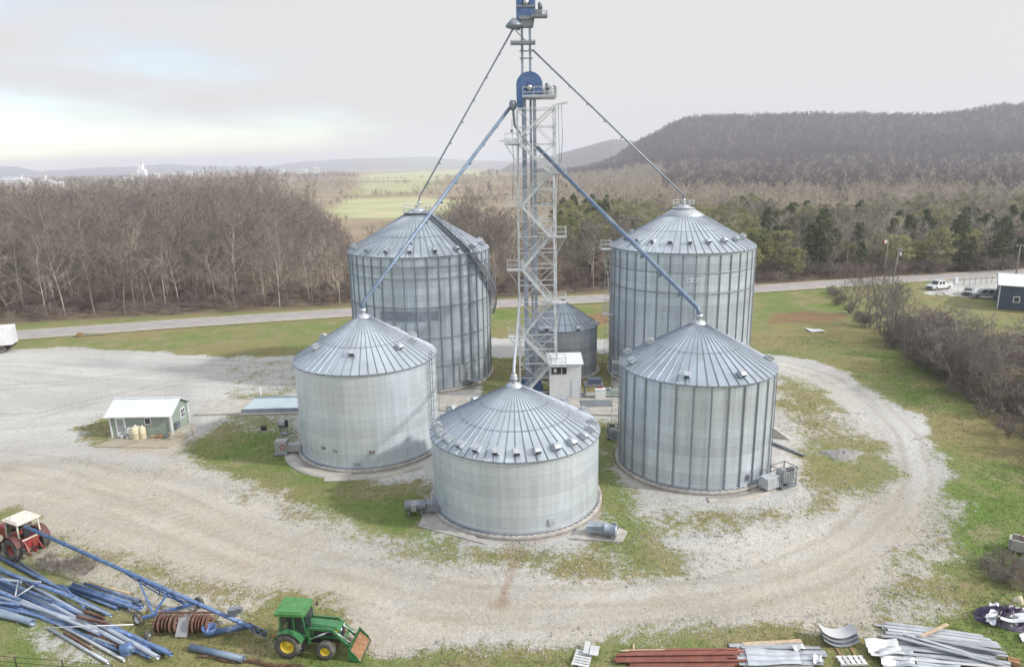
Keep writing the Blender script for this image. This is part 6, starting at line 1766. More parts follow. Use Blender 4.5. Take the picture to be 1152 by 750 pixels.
def panel(label, cs, m, z=.1, name='sheet_panel', wave=.03, cat='metal sheet', nx=14, ny=6, th=.012, curl=0.0, amp_n=5, group=None):
    """bent sheet between four ground corners, with thickness"""
    P_ = [at(*c, z) for c in cs]; o0 = P_[0]; vs = []; 
    for lay in (0, 1):
        for j in range(ny+1):
            for i in range(nx+1):
                u_, v_ = i/nx, j/ny
                p_ = P_[0]*(1-u_)*(1-v_)+P_[1]*u_*(1-v_)+P_[2]*u_*v_+P_[3]*(1-u_)*v_-o0
                vs.append(p_+Vector((0, 0, wave*math.sin(v_*amp_n*pi)+wave*.8*math.sin(u_*7+v_*3)+curl*(2*v_-1)**2-lay*th)))
    N_ = (nx+1)*(ny+1); fs = []
    for j in range(ny):
        for i in range(nx):
            a_ = j*(nx+1)+i; fs.append((a_, a_+1, a_+nx+2, a_+nx+1)); fs.append((N_+a_+nx+1, N_+a_+nx+2, N_+a_+1, N_+a_))
    ed = [i for i in range(nx+1)]+[(j+1)*(nx+1)-1 for j in range(1, ny+1)]+[ny*(nx+1)+i for i in range(nx-1, -1, -1)]+[j*(nx+1) for j in range(ny-1, 0, -1)]
    for a_, b_ in zip(ed, ed[1:]+ed[:1]): fs.append((b_, a_, N_+a_, N_+b_))
    mb = MB(); mb.add(vs, fs); o = mb.build(name, m, None, tuple(o0)); return tag(o, label, cat, group)
panel('wide pale sheet lying on the stack of galvanised strips', ((838, 728), (898, 732), (902, 746), (842, 748)), 'sheet', .22)
panel('crumpled white scrap on the right end of the galvanised strips', ((914, 736), (924, 735), (925, 744), (915, 745)), 'sheet_w', .25, 'scrap_sheet', .08)
panel('white scrap of sheet at the back of the galvanised strips', ((890, 727), (902, 723), (906, 729), (894, 731)), 'sheet_w', .25, 'scrap_sheet', .07)
panel('weathered board lying along the back of the galvanised strips', ((835, 722), (900, 718), (903, 722), (838, 726)), 'wood', .12, 'board', .02, 'board')
# curved bin sheets nested on skids
for i, (lb, m_) in enumerate((('lowest curved sheet in the small nested stack on the grass', 'sheet'), ('middle curved sheet in the small nested stack on the grass', 'sheet'), ('topmost white curved sheet of the small nested stack', 'sheet_w'))):
    c = at(943, 723); mb = MB(); pts = []; n = 14
    for q in range(n+1):
        t = -1+2*q/n; pts.append((t*.98, .42*(t*t)+.06+.17*i))
    mb.prism(pts+[(x_, z_+.015) for x_, z_ in pts[::-1]], -.42+.05*i, .42+.05*i)
    tag(mb.build('curved_sheet', m_, None, (c.x, c.y+.1*i, 0), -.04), lb, 'metal sheet')
def pallet(label, c, rz, lx, ly, m='sheet_w', n=6, name='pallet'):
    e = thing(name, label, 'pallet', tuple(c), rz)
    for y_ in (-ly/2+.05, 0, ly/2-.05):
        mb = MB(); mb.box((0, y_, .06), (lx, .09, .1)); mb.build('stringer', m, e)
    for i in range(n):
        mb = MB(); mb.box((-lx/2+lx*(i+.5)/n, 0, .125), (lx/n*.72, ly, .025)); mb.build('slat', m, e)
    return e
pallet('white slatted pallet lying near the bottom edge left of the purlins', at(655, 742), 1.25, 1.3, .95, 'sheet_w')
mb = MB(); mb.box((0, 0, .3), (.3, 1.0, .05)); mb.box((.45, -.1, .26), (.5, .8, .03)); tag(mb.build('white_board', 'sheet_w', None, tuple(at(660, 733)), -.25), 'white board resting on the slatted pallet', 'board')
pallet('low white pallet on dark skids below the nested curved sheets', at(958, 744), .0, 1.5, .7, 'sheet_w', 5)
for px, lb in ((941, 'left'), (957, 'right')):
    strip('%s brown wooden skid reaching from the nested sheets to the white pallet' % lb, (px, 729), (px+7, 742), .09, 'wood_br', .0, None, 'skid', 'skid', None, .05)
# big fan of sheet-metal strips, lower right
for i in range(34):
    f = i/33; y0 = 700+f*40+rnd.uniform(-1, 1); x0 = 986+f*24+rnd.uniform(-6, 10); x1 = 1108+f*24+rnd.uniform(-14, 12); y1 = y0+15-f*2+rnd.uniform(-2, 2)
    strip('long bare metal strip in the splayed heap at the lower right', (x0, y0), (x1, y1), rnd.uniform(.12, .24), 'sheet' if rnd.random() < .85 else 'sheet_w', .03+.05*rnd.randint(0, 5), None, 'steel_strip', 'metal strip', 'splayed metal strips', .04, .03)
for a, b in (((1006, 716), (1128, 748)), ((1016, 713), (1112, 742)), ((1030, 716), (1132, 735))):
    strip('folded channel lying on top of the splayed metal strips', a, b, .22, 'sheet', .42, None, 'steel_channel', 'metal channel', 'channels on the splayed heap', .06)
strip('straw-coloured plank lying crosswise on the splayed metal strips', (1036, 716), (1066, 702), .2, 'wood', .45, None, 'plank', 'plank', None, .04)
panel('curled white sheet at the left end of the splayed heap', ((972, 721), (1008, 721), (1018, 738), (980, 740)), 'sheet_w', .25, 'curled_sheet', .07, curl=.18)
panel('crumpled grey sheet lowest in the splayed heap', ((988, 732), (1026, 732), (1032, 752), (994, 754)), 'sheet', .25, 'curled_sheet', .09, curl=.15)
panel('flat grey sheet at the very bottom of the splayed heap', ((1030, 738), (1080, 744), (1082, 760), (1034, 760)), 'sheet', .3, 'sheet_panel', .04)
mb = MB(); mb.box((0, 0, .12), (.62, .5, .22), taper=(.85, .8)); mb.box((.1, .1, .26), (.5, .12, .05), .3); tag(mb.build('wood_block', 'wood_br', None, tuple(at(1140, 746)), -.5), 'brown block of wood in the lower right corner', 'wood block')
# tarp heap
def heap(name, label, cat, c, rx, ry, h, mats, seed, rz=0.0, split=None, n=26, m_=12, lump=.3):
    rg = np.random.default_rng(seed); ph = rg.uniform(0, 6.28, 8); mb = MB(); vs = [(0, 0, h)]; fs = []
    for j in range(1, m_+1):
        f = j/m_
        for i in range(n):
            t = 2*pi*i/n; rr = f*(1+.14*math.sin(3*t+ph[0])+.10*math.sin(5*t+ph[1]))
            z = h*(1-f**1.8)+lump*h*(1-f)*math.sin(4*t+ph[2]+6*f)*f*2.4+.2*h*math.sin(7*t+ph[3]+11*f)*(1-f)*min(1, f*3)
            jx = rg.normal(0, .05, 3)*h if j < m_ else (0, 0, 0); vs.append((rx*rr*math.cos(t)+jx[0], ry*rr*math.sin(t)+jx[1], max(z+jx[2]*2.2, -.02) if j < m_ else -.05))
    for i in range(n): fs.append((0, 1+i, 1+(i+1) % n))
    mi = [0]*n
    for j in range(m_-1):
        for i in range(n):
            a_ = 1+j*n+i; b_ = 1+j*n+(i+1) % n; fs.append((a_, a_+n, b_+n, b_)); mi.append(1 if (split and split(j/m_, 2*pi*i/n)) else 0)
    mb.add(vs, fs, 0, True); mb.mi = mi
    return tag(mb.build(name, mats, None, tuple(c), rz), label, cat)
heap('tarp_heap', 'heap under a dark purple tarp at the right edge', 'tarp', at(1132, 697), 1.7, .85, .75, ['tarp_p', 'cardark'], 4, -.12, lambda f, t: math.sin(5*t+7*f) > .5, 34, 12, .5)
panel('large crumpled white sheet spread over the purple tarp heap', ((1108, 694), (1152, 700), (1158, 686), (1120, 682)), 'tarp_w', .55, 'white_sheet', .11, 'tarp', 22, 14)
panel('smaller torn white sheet at the back left of the tarp heap', ((1112, 684), (1126, 690), (1124, 679), (1113, 678)), 'tarp_w', .42, 'white_sheet', .09, 'tarp', 14, 10)
panel('torn white flap hanging over the front of the purple tarp heap', ((1109, 699), (1120, 703), (1121, 695), (1110, 692)), 'tarp_w', .38, 'white_sheet', .08, 'tarp', 14, 10)
panel('black plastic strip lying across the white sheet of the tarp heap', ((1121, 696), (1125, 698), (1128, 680), (1124, 679)), 'cardark', .72, 'plastic_strip', .07, 'plastic', 12, 6)
heap('plastic_scrap', 'crumpled dark plastic on the left flank of the tarp heap', 'plastic', at(1103, 690), .45, .3, .3, ['cardark'], 8)
heap('boulder', 'tan boulder behind the tarp heap', 'boulder', at(1146, 676), .33, .26, .34, ['tan_pl'], 9, 0, None, 14, 6, .1)
panel('white scrap sheet lying below the tarp heap at the right edge', ((1146, 713), (1160, 709), (1164, 717), (1150, 721)), 'sheet_w', .12, 'scrap_sheet', .05)
# concrete rubble block, right edge
rb = thing('broken_trough', 'broken pale concrete trough tipped over at the right edge', 'trough', tuple(at(1139, 618)), -.65)
mb = MB(); mb.box((1.1, 0, .3), (2.6, 1.0, .14)); mb.box((1.1, -.5, .62), (2.6, .14, .75), taper=(.95, 1)); mb.box((1.1, .5, .62), (2.6, .14, .75), taper=(.9, 1)); mb.box((-.2, 0, .6), (.14, 1.0, .7), taper=(1, .9)); mb.build('shell', 'concrete', rb)
mb = MB()
for i in range(7): mb.tube([(rnd.uniform(.2, 2), rnd.uniform(-.4, .4), .4), (rnd.uniform(.2, 2), rnd.uniform(-.4, .4), 1.1+rnd.random()*.3)], .03, 5)
mb.build('bent_rod', 'rust', rb)
bx, by = [], []
for px, py in ((1112, 640), (1125, 636), (1140, 642), (1150, 650), (1130, 655), (1148, 662), (1118, 652)):
    c = at(px, py); bx.append(c.x); by.append(c.y)
for i, (x_, y_) in enumerate(zip(bx, by)):
    tree('b', BRUSH[i % 4], 'bramble', (x_, y_, -.05), (.42, .42, .30), i*1.3, 'low leafless bramble between the tarp heap and the concrete trough', 'brambles at the right edge', 'bramble')
for i, (px, py) in enumerate(((60, 632), (72, 638), (84, 640), (96, 646), (66, 642), (90, 634), (104, 640), (50, 640))):
    c = at(px, py); tree('w', BRUSH[2], 'dry_weed', (c.x, c.y, -.05), (.26, .26, .22), i*1.7, 'tan dry weed clump between the red tractor and the pipe pile', 'dry weeds by the red tractor', 'weed')
M['stone_g'] = mat('grey_gravel', (.27, .265, .255), .95, 0, .3, 6, .6, 14)
# white debris on the lawn
panel('pale flattened sheet lying on the far lawn right of the loop', ((905, 369), (922, 370), (930, 373), (912, 373)), 'sheet_w', .12, 'scrap_sheet', .05)
heap('gravel_heap', 'low grey gravel heap inside the right end of the loop', 'gravel heap', at(948, 511), 1.9, 1.2, .38, ['stone_g'], 3, .1)
# drag pipe lying by D
pipe('dark culvert pipe lying on the ground right of the right front bin', (868, 498), (905, 512), .14, 'steel_dk', 0, 0, None, 'culvert_pipe')
mb = MB(); mb.prism([(0, 0), (1.9, 0), (.35, .95), (0, 1.15)], -.2, .2, 0); tag(mb.build('concrete_wing', 'conc_lt', None, tuple(at(867, 491)), -.45), 'sloping pale concrete wing wall beside the right front bin', 'wall')

# ------------------------------------------------------------------ semi-trailer at the left edge
t0 = at(22, 391.5); 
tr = thing('semi_trailer', 'white box semi-trailer parked at the left edge of the yard', 'semi-trailer', tuple(t0), pi+math.radians(17))
Lt, Wt = 13.0, 2.55
mb = MB(); mb.box((Lt/2, Wt/2, 2.55), (Lt, Wt, 2.75))
for i in range(26): mb.box((.3+i*.5, Wt+.012, 2.55), (.05, .024, 2.7)); mb.box((.3+i*.5, -.012, 2.55), (.05, .024, 2.7))
bd = mb.build('body', 'white', tr)
mb = MB(); mb.box((-.02, Wt*.27, 2.5), (.04, Wt*.46, 2.5)); mb.box((-.02, Wt*.73, 2.5), (.04, Wt*.46, 2.5)); mb.build('rear_door', 'white_r', bd)
mb = MB(); mb.box((Lt/2, Wt/2-.5, 1.05), (Lt, .15, .22)); mb.box((Lt/2, Wt/2+.5, 1.05), (Lt, .15, .22)); mb.box((.3, Wt/2, .8), (.1, Wt, .12)); mb.beam((.25, .5, 1.1), (.25, .5, .8), .1); mb.beam((.25, Wt-.5, 1.1), (.25, Wt-.5, .8), .1); mb.build('chassis', 'dark', tr)
for x_ in (1.5, 2.8):
    for y_ in (.18, Wt-.18):
        mb = MB(); mb.lathe([(.28, -.14), (.48, -.14), (.52, -.06), (.52, .06), (.48, .14), (.28, .14), (.26, .03), (.001, .03)], 20, (0, 0, 0), 'y'); mb.build('wheel', 'tyre', tr, (x_, y_, .52))
mb = MB(); 
mb.beam((9.6, .6, 1.0), (9.6, .6, .1), .12); mb.beam((9.6, Wt-.6, 1.0), (9.6, Wt-.6, .1), .12); mb.beam((9.6, .6, .5), (9.6, Wt-.6, .5), .08); mb.build('landing_leg', 'dark', tr)
for s_ in (.3, Wt-.3): mb = MB(); mb.box((-.05, s_, 1.0), (.04, .2, .12)); mb.build('tail_light', 'lampred', tr)
mb = MB(); mb.box((0, 0, .3), (3.6, .5, .5)); mb.box((1.0, 0, .3), (2.6, .6, .35)); tag(mb.build('barrier_block', 'conc_lt', None, tuple(at(102, 377)), .2), 'long low pale barrier block beside the road', 'barrier')
mb = MB(); mb.box((0, 0, .35), (.7, .5, .6)); mb.box((0, 0, .68), (.8, .6, .06)); tag(mb.build('utility_box', 'wood_br', None, tuple(at(90, 379)), .2), 'small brown utility box at the end of the pale barrier', 'box')

# ------------------------------------------------------------------ far right: slate building, cars, poles
b0 = at(1122, 347)
bl_ = thing('metal_building', 'slate blue metal building with a white roof at the right edge', 'building', tuple(b0), math.radians(-33))
Lb, Wb, Hb = 15.0, 12.0, 4.3
mb = MB(); mb.prism([(0, 0), (0, Hb), (Wb/2, Hb+1.2), (Wb, Hb), (Wb, 0)], 0, Lb, 0, 'yz')
for i in range(50): mb.box((.15+i*.3, -.012, Hb/2), (.05, .024, Hb-.1))
mb.build('wall', 'navy', bl_)
mb = MB()
for sgn in (0, 1):
    f = (lambda y: y) if sgn == 0 else (lambda y: Wb-y)
    mb.prism([(f(-.4), Hb-.05), (f(Wb/2), Hb+1.24), (f(Wb/2), Hb+1.34), (f(-.4), Hb+.05)], -.4, Lb+.4, 0, 'yz')
mb.build('roof', 'white_r', bl_)
mb = MB(); mb.box((2.6, -.03, 1.9), (1.0, .06, 1.1)); wn = mb.build('window', 'white', bl_)
mb = MB(); mb.box((2.6, -.068, 1.9), (.72, .02, .82)); mb.build('pane', 'glass', wn)
mb = MB(); mb.box((-.03, 0, Hb/2), (.16, .16, Hb-.02)); mb.build('corner_trim', 'white', bl_)

def car(label, loc, rz, m, kind, cat):
    e = thing({'pickup': 'pickup_truck', 'wagon': 'parked_van', 'sedan': 'parked_car'}[kind], label, cat, tuple(loc), rz)
    L_, H_, W_ = {'pickup': (5.6, 1.9, 1.95), 'wagon': (5.0, 1.8, 1.9), 'sedan': (4.6, 1.5, 1.8)}[kind]
    h = L_/2; bh = H_*.56
    pr = [(-h, .45), (-h+.05, bh), (h-1.3, bh), (h-.1, bh-.12), (h, .75), (h, .4)]
    def arch(x_, r_): return [(x_+r_*math.cos(t), .36+r_*math.sin(t)) for t in np.linspace(0, pi, 9)]
    under = arch(h-.95, .42)+arch(-h+1.0, .42)
    pr = pr+[(h, .32)]+under+[(-h, .32)]
    mb = MB(); mb.prism(pr, -W_/2, W_/2); 
    if kind == 'pickup':
        mb.box((-h+1.05, 0, bh+.02), (1.9, W_-.1, .1))
    bd = mb.build('body', m, e)
    if kind == 'pickup': g = [(-.75, bh), (-.62, H_-.02), (.95, H_), (1.6, bh)]
    elif kind == 'wagon': g = [(-h+.12, bh), (-h+.35, H_-.05), (.7, H_), (1.55, bh)]
    else: g = [(-h+.5, bh), (-1.05, H_), (.35, H_), (1.2, bh)]
    mb = MB(); n = len(g); vs = []
    for y_ in (-1, 1):
        for x_, z in g: vs.append((x_, y_*(W_/2-.03 if z == bh else W_/2-.2), z))
    mb.add(vs, [tuple(range(n)), tuple(range(2*n-1, n-1, -1))]+[(i, i+n, (i+1) % n+n, (i+1) % n) for i in range(n)]); mb.build('cab', m, e)
    # windows slightly proud of the cab
    def lerp2(f, zf):
        zb, zt = bh+.06, H_-.14; z = zb+(zt-zb)*zf
        return z
    mb = MB(); zb, zt = bh+.06, H_-.14
    def xat(side, z):  # interpolate outline
        a, b = (g[0], g[1]) if side == 0 else (g[3], g[2]); f = (z-a[1])/(b[1]-a[1]); return a[0]+(b[0]-a[0])*f
    def yat(z): f = (z-bh)/(H_-bh); return (W_/2-.03)-.17*f
    xs = np.linspace(0, 1, 3 if kind != 'wagon' else 4)
    for s_ in (-1, 1):
        for a, b in zip(xs[:-1], xs[1:]):
            q = []
            for z, f in ((zb, a+.05), (zb, b-.05), (zt, b-.05), (zt, a+.05)):
                x0, x1 = xat(0, z)+.12, xat(1, z)-.16; q.append((x0+(x1-x0)*f, s_*(yat(z)+.006), z))
            mb.add(q, [(0, 1, 2, 3)])
    for side, dx in ((0, -.008), (1, .008)):
        q = [(xat(side, z)+dx, y_*(yat(z)-.14), z) for z, y_ in ((zb, -1), (zb, 1), (zt, 1), (zt, -1))]; mb.add(q, [(0, 1, 2, 3)])
    mb.build('window', 'glass', e)
    for x_ in (h-.95, -h+1.0):
        for s_ in (-1, 1):
            w_ = bpy.data.objects.new('wheel', None); COL.objects.link(w_); w_.parent = e; w_.location = (x_, s_*(W_/2-.13), .36)
            mb = MB(); mb.lathe([(.2, -.11), (.32, -.11), (.36, -.06), (.36, .06), (.32, .11), (.2, .11)], 20, (0, 0, 0), 'y', closed=True); mb.build('tyre', 'tyre', w_)
            mb = MB(); mb.lathe([(.21, s_*.08), (.17, s_*.05), (.05, s_*.09), (.001, s_*.09)], 14, (0, 0, 0), 'y'); mb.build('rim', 'silver', w_)
    for s_ in (-1, 1):
        mb = MB(); mb.box((h-.02, s_*(W_/2-.28), .78), (.06, .36, .16)); mb.build('headlight', 'lampclear', e)
        mb = MB(); mb.box((-h+.01, s_*(W_/2-.18), .85), (.06, .2, .3)); mb.build('tail_light', 'lampred', e)
    mb = MB(); mb.box((h+.01, 0, .68), (.05, W_*.5, .24)); mb.box((h+.015, 0, .44), (.06, W_*.95, .16)); mb.build('grille', 'cardark', e)
    return e
car('white pickup truck parked facing left on the gravel lot by the road', at(1056, 325), pi+.35, 'carwhite', 'pickup', 'pickup')
car('silver parked car beside the pale van on the gravel lot', at(1089, 331), pi+.9, 'silver', 'sedan', 'car')
car('pale silver van parked side-on next to the slate building', at(1109, 335), pi-.35, 'silver', 'wagon', 'van')
mb = MB(); mb.box((0, 0, .6), (.8, .5, 1.2)); mb.box((0, 0, 1.24), (.9, .6, .08)); tag(mb.build('utility_cabinet', 'white', None, tuple(at(1075, 319)), .2), 'white cabinet standing behind the pickup truck', 'cabinet')
# picket-like wire fence along the pale lot by the road
fa = at(1084, 321); fb_ = at(1200, 313)
pf = thing('lot_fence', 'thin pale fence of slender posts along the far edge of the gravel lot', 'fence', tuple(fa))
for i in range(20):
    f = i/19; mb = MB(); mb.beam((fb_-fa)*f, (fb_-fa)*f+Vector((0, 0, 1.5)), .08); mb.build('fence_post', 'pole', pf)
mb = MB()
for z in (.5, 1.0, 1.45): mb.beam(Vector((0, 0, z)), (fb_-fa)+Vector((0, 0, z)), .03)
mb.build('wire', 'steel', pf)
# utility poles and lines
def pole(label, base, h, arm=True, lean=0.0, tr=True):
    e = thing('utility_pole', label, 'utility pole', tuple(base))
    mb = MB(); mb.tube([(0, 0, -.1), (lean, 0, h)], [.17, .11], 10); mb.build('shaft', 'pole', e)
    if arm: mb = MB(); mb.box((lean, 0, h-.5), (.12, 2.2, .14), .2); mb.build('crossarm', 'pole', e)
    if tr: mb = MB(); mb.lathe([(0, 0), (.24, 0), (.26, .1), (.26, .75), (.2, .85), (0, .87)], 14, (lean+.32, 0, h-1.9)); mb.build('transformer', 'steel', e)
    for y_ in (-.9, 0, .9): mb = MB(); mb.lathe([(0, 0), (.06, 0), (.08, .08), (.05, .2), (0, .22)], 8, (lean, y_, h-.42)); mb.build('insulator', 'white', e)
    return e
pb = at(1004, 317); p1 = pole('leaning utility pole with a transformer by the road on the right', pb, 7.6, True, .7)
pb2 = at(1143, 308); p2 = pole('plain pale utility pole across the road near the right edge', pb2, 7.0, True, 0, False)
pb3 = at(845, 318); p3 = pole('utility pole at the roadside half hidden by the right back bin', pb3, 6.4, True, 0, False)
fl = thing('flag_pole', 'tall thin pole topped with a small red and white flag', 'flag pole', tuple(at(994, 320)))
mb = MB(); mb.tube([(0, 0, 0), (0, 0, 9.7)], [.09, .05], 8); mb.build('pole', 'pole', fl)
mb = MB(); vs = []; n = 8
for i in range(n+1):
    for z in (9.0, 9.65): vs.append((-.05-1.25*i/n, .12*math.sin(i*.9), z))
    for z in (9.0, 9.65): vs.append((-.05-1.25*i/n, .12*math.sin(i*.9)+.012, z))
fs = []
for i in range(n): b = 4*i; fs += [(b, b+1, b+5, b+4), (b+2, b+6, b+7, b+3), (b, b+4, b+6, b+2), (b+1, b+3, b+7, b+5)]
mb.add(vs, fs); mb.mi = [1 if i//4 > 4 else 0 for i in range(len(mb.f))]; mb.build('flag', ['flagw', 'flagr'], fl)
def wire(label, a, b, sag):
    a = Vector(a); b = Vector(b); mb = MB(); mb.tube([a.lerp(b, i/16)-a-Vector((0, 0, sag*4*(i/16)*(1-i/16))) for i in range(17)], .022, 4, caps=False)
    tag(mb.build('power_line', 'cardark', None, tuple(a)), label, 'power line')
wire('sagging power line between the hidden roadside pole and the leaning pole', pb3+Vector((0, 0, 6.1)), pb+Vector((.7, 0, 7.2)), .8)
wire('power line from the leaning pole to the pole near the right edge', pb+Vector((.7, 0, 7.2)), pb2+Vector((0, 0, 6.6)), 1.0)
wire('power line running left along the road from the hidden pole', pb3+Vector((0, 0, 6.1)), at(640, 330)+Vector((0, 0, 6.5)), 1.0)

# ------------------------------------------------------------------ fence-line thicket on the right
line = [(925, 327), (945, 345), (962, 358), (985, 375), (1005, 392), (1025, 405), (1050, 428), (1075, 447), (1100, 462), (1130, 482), (1165, 512), (1230, 566), (1300, 625)]
L3 = [at(*p) for p in line]
seg = dens([Vector(p) for p in L3], 1.7)
rg = random.Random(3)
for i, p_ in enumerate(seg):
    for k in range(2 if i < len(seg)*.35 else 4):
        dx = rg.uniform(-.4, 1.6)+k*1.9*(1 if i > len(seg)*.35 else .6); dy = rg.uniform(-.8, .8)+k*.7
        fr = i/len(seg); s = rg.choice((.45, .6, .8, 1.0, 1.3))*rg.uniform(.85, 1.1)*np.interp(fr, [0, .10, .31, .43, .53, .7, 1], [.30, .38, .42, .75, 1.05, .8, .7])
        if rg.random() < (.5 if fr < .1 else .25): continue
        tree('b', BRUSH[(0, 2, 3, 1, 2, 3)[(i*5+k) % 6]], 'shrub', (p_.x+dx, p_.y+dy, -.05), (s*1.1, s*1.1, s*.85), rg.uniform(0, 6.28), 'leafless purple-brown shrub in the fence-line thicket right of the loop', 'shrubs of the fence-line thicket', 'shrub')
for px, py in ((1030, 402), (1046, 418), (1066, 430), (1082, 440), (1015, 400), (1120, 462), (1094, 446), (955, 352), (968, 362), (976, 368), (983, 371), (990, 377), (998, 384), (1004, 388), (1010, 380), (1016, 394), (1022, 388), (962, 356), (1000, 392)):
    b_ = at(px, py); s = rg.uniform(.8, 1.05)*(1 if px < 1012 else .75)
    tree('s', SAPL[rg.randrange(3)], 'sapling', (b_.x+.6, b_.y+.5, 0), (s*.9, s*.9, s), rg.uniform(0, 6.28), 'slender bare sapling standing up out of the fence-line thicket', 'bare saplings along the fence line', 'sapling')
for px, py, s in ((1052, 420, .5), (1062, 428, .6), (1075, 425, .62), (1085, 440, .55), (1098, 432, .55), (1070, 436, .5), (1110, 440, .5), (1130, 455, .45), (1040, 408, .45), (1092, 424, .5)):
    b_ = at(px, py); tree('s', BARE[rg.randrange(6)], 'small_bare_tree', (b_.x, b_.y, 0), (s*1.2, s*1.2, s*.85), rg.uniform(0, 6.28), 'spreading bare tree rising from the middle of the thicket', 'bare trees of the thicket', 'tree')
for px, py in ((1118, 452), (1128, 462), (1108, 446)):
    b_ = at(px, py); s = rg.uniform(.22, .3); tree('o', OLIV[rg.randrange(3)], 'green_shrub', (b_.x, b_.y, -.2), (s, s, s*.7), rg.uniform(0, 6.28), 'grey-green leafy shrub in the thicket near the right edge', 'green shrubs of the thicket', 'shrub')
X, Y = jgrid(40, 130, 55, 135, 2.6); px, py = project(X, Y, np.zeros(X.shape))
cl = fbm(X/8, Y/8, 91)
edge = np.array([(p.x, p.y) for p in L3]); ex = np.interp(Y[:], edge[::-1, 1], edge[::-1, 0])
k = (X > ex+7) & (X < ex+26) & (cl > .44) & (Y < 108) & (px < 1330)
X, Y = X[k], Y[k]
scatter('thicket', np.stack([X, Y, np.zeros(X.size)], 1), scl_of(X.size, .5, 1.0), BRUSH, 'tangled brown brush on the bank behind the fence-line thicket', 'undergrowth')

# ------------------------------------------------------------------ town on the plain, far left
def wbox(label, px, py, wpx, hpx, Y_, m='white', name='warehouse', cat='building', roofm='white_r', dz=0):
    c = atY(px, py, Y_); k_ = Y_/FPX; w_ = wpx*k_; h_ = hpx*k_*(.62 if px > 300 else 1.15)
    e = thing(name, label, cat, (c.x, c.y, 0)); zb = max(c.z, 0)
    mb = MB(); mb.box((0, w_*.2, (zb+h_)/2), (w_, w_*.4, zb+h_)); mb.build('wall', m, e)
    mb = MB(); mb.prism([(-w_*.01, zb+h_+.05), (w_*.2, zb+h_*1.18), (w_*.41, zb+h_+.05)], -w_/2-1, w_/2+1, 0, 'yz'); mb.build('roof', roofm, e)
    mb = MB()
    for i in range(5): mb.box((-w_*.4+w_*.2*i, -.1, zb+h_*.45), (w_*.08, .2, h_*.4))
    mb.build('window', 'boxgrey', e)
    return e
TB = [(12, 213, 34, 7, 1300, 'long white warehouse nearest the left edge of the skyline town'), (42, 212, 26, 5, 1350, 'white warehouse right of the longest one'), (66, 214, 10, 6, 1100, 'small bright white hall in front of the warehouses'), (5, 205, 22, 4, 2000, 'pale hall behind the longest warehouse'),
      (120, 205, 18, 3, 1900, 'low white hall left of the white elevator'), (142, 204, 12, 3, 1800, 'second low white hall left of the white elevator'), (176, 199, 6, 3, 2000, 'small white house just right of the elevator'), (196, 198, 5, 2.5, 2000, 'tiny white house in the gap right of the elevator'), (212, 197, 8, 3, 2100, 'white house toward the wooded edge of the town'),
      (225, 196, 6, 3.5, 2100, 'last white house before the tall trees'), (316, 194, 7, 5, 2000, 'pale block on the skyline left of the fields'), (340, 193.5, 9, 4, 2000, 'wider pale block on the skyline left of the fields'), (356, 193, 5, 6, 2000, 'narrow pale block on the skyline beside the fields')]
for px, py, wp, hp, Yy, lb in TB: wbox(lb, px, py, wp, hp, Yy)
ge = thing('grain_elevator', 'tall white concrete elevator standing above the distant town', 'grain elevator', (atY(160, 197, 2000).x, 2000, 0))
mb = MB()
for i, hh in enumerate((44, 66, 62, 46)): mb.lathe([(0, 0), (5, 0), (5, hh*.62), (0, hh*.62)], 20, (-9+6.2*i*1.0, 0, 0))
mb.box((3, 0, 23), (6, 8, 46)); mb.box((-14, 4, 8), (22, 14, 16)); mb.build('silo', 'white', ge)
mb = MB(); mb.box((3, -4.06, 43), (4, .1, 2)); mb.build('window', 'boxgrey', ge)
for px, lb in ((26, 'left of the two thin white towers above the warehouses'), (53, 'right of the two thin white towers above the warehouses')):
    c = atY(px, 212, 1350); e = thing('slim_tower', lb, 'tower', (c.x, c.y, 0)); mb = MB(); mb.box((0, 0, 10), (4, 4, 20), taper=(.8, .8)); mb.build('shaft', 'white', e); mb = MB(); mb.box((0, 0, 20.6), (4.4, 4.4, 1.1)); mb.build('cap', 'white_r', e)
hm = thing('farmhouse', 'low white farmhouse among trees below the wooded hill', 'house', tuple(at(1025, 232)), -.1)
mb = MB(); mb.box((0, 4, 2), (14, 8, 4)); mb.build('wall', 'white', hm); mb = MB(); mb.prism([(-.5, 4.0), (4, 6.6), (8.5, 4.0)], -7.6, 7.6, 0, 'yz'); mb.build('roof', 'white_r', hm)
mb = MB(); 
for x_ in (-4.5, -1.5, 1.5, 4.5): mb.box((x_, -.05, 2.2), (1.2, .12, 1.4))
mb.build('window', 'glass', hm)

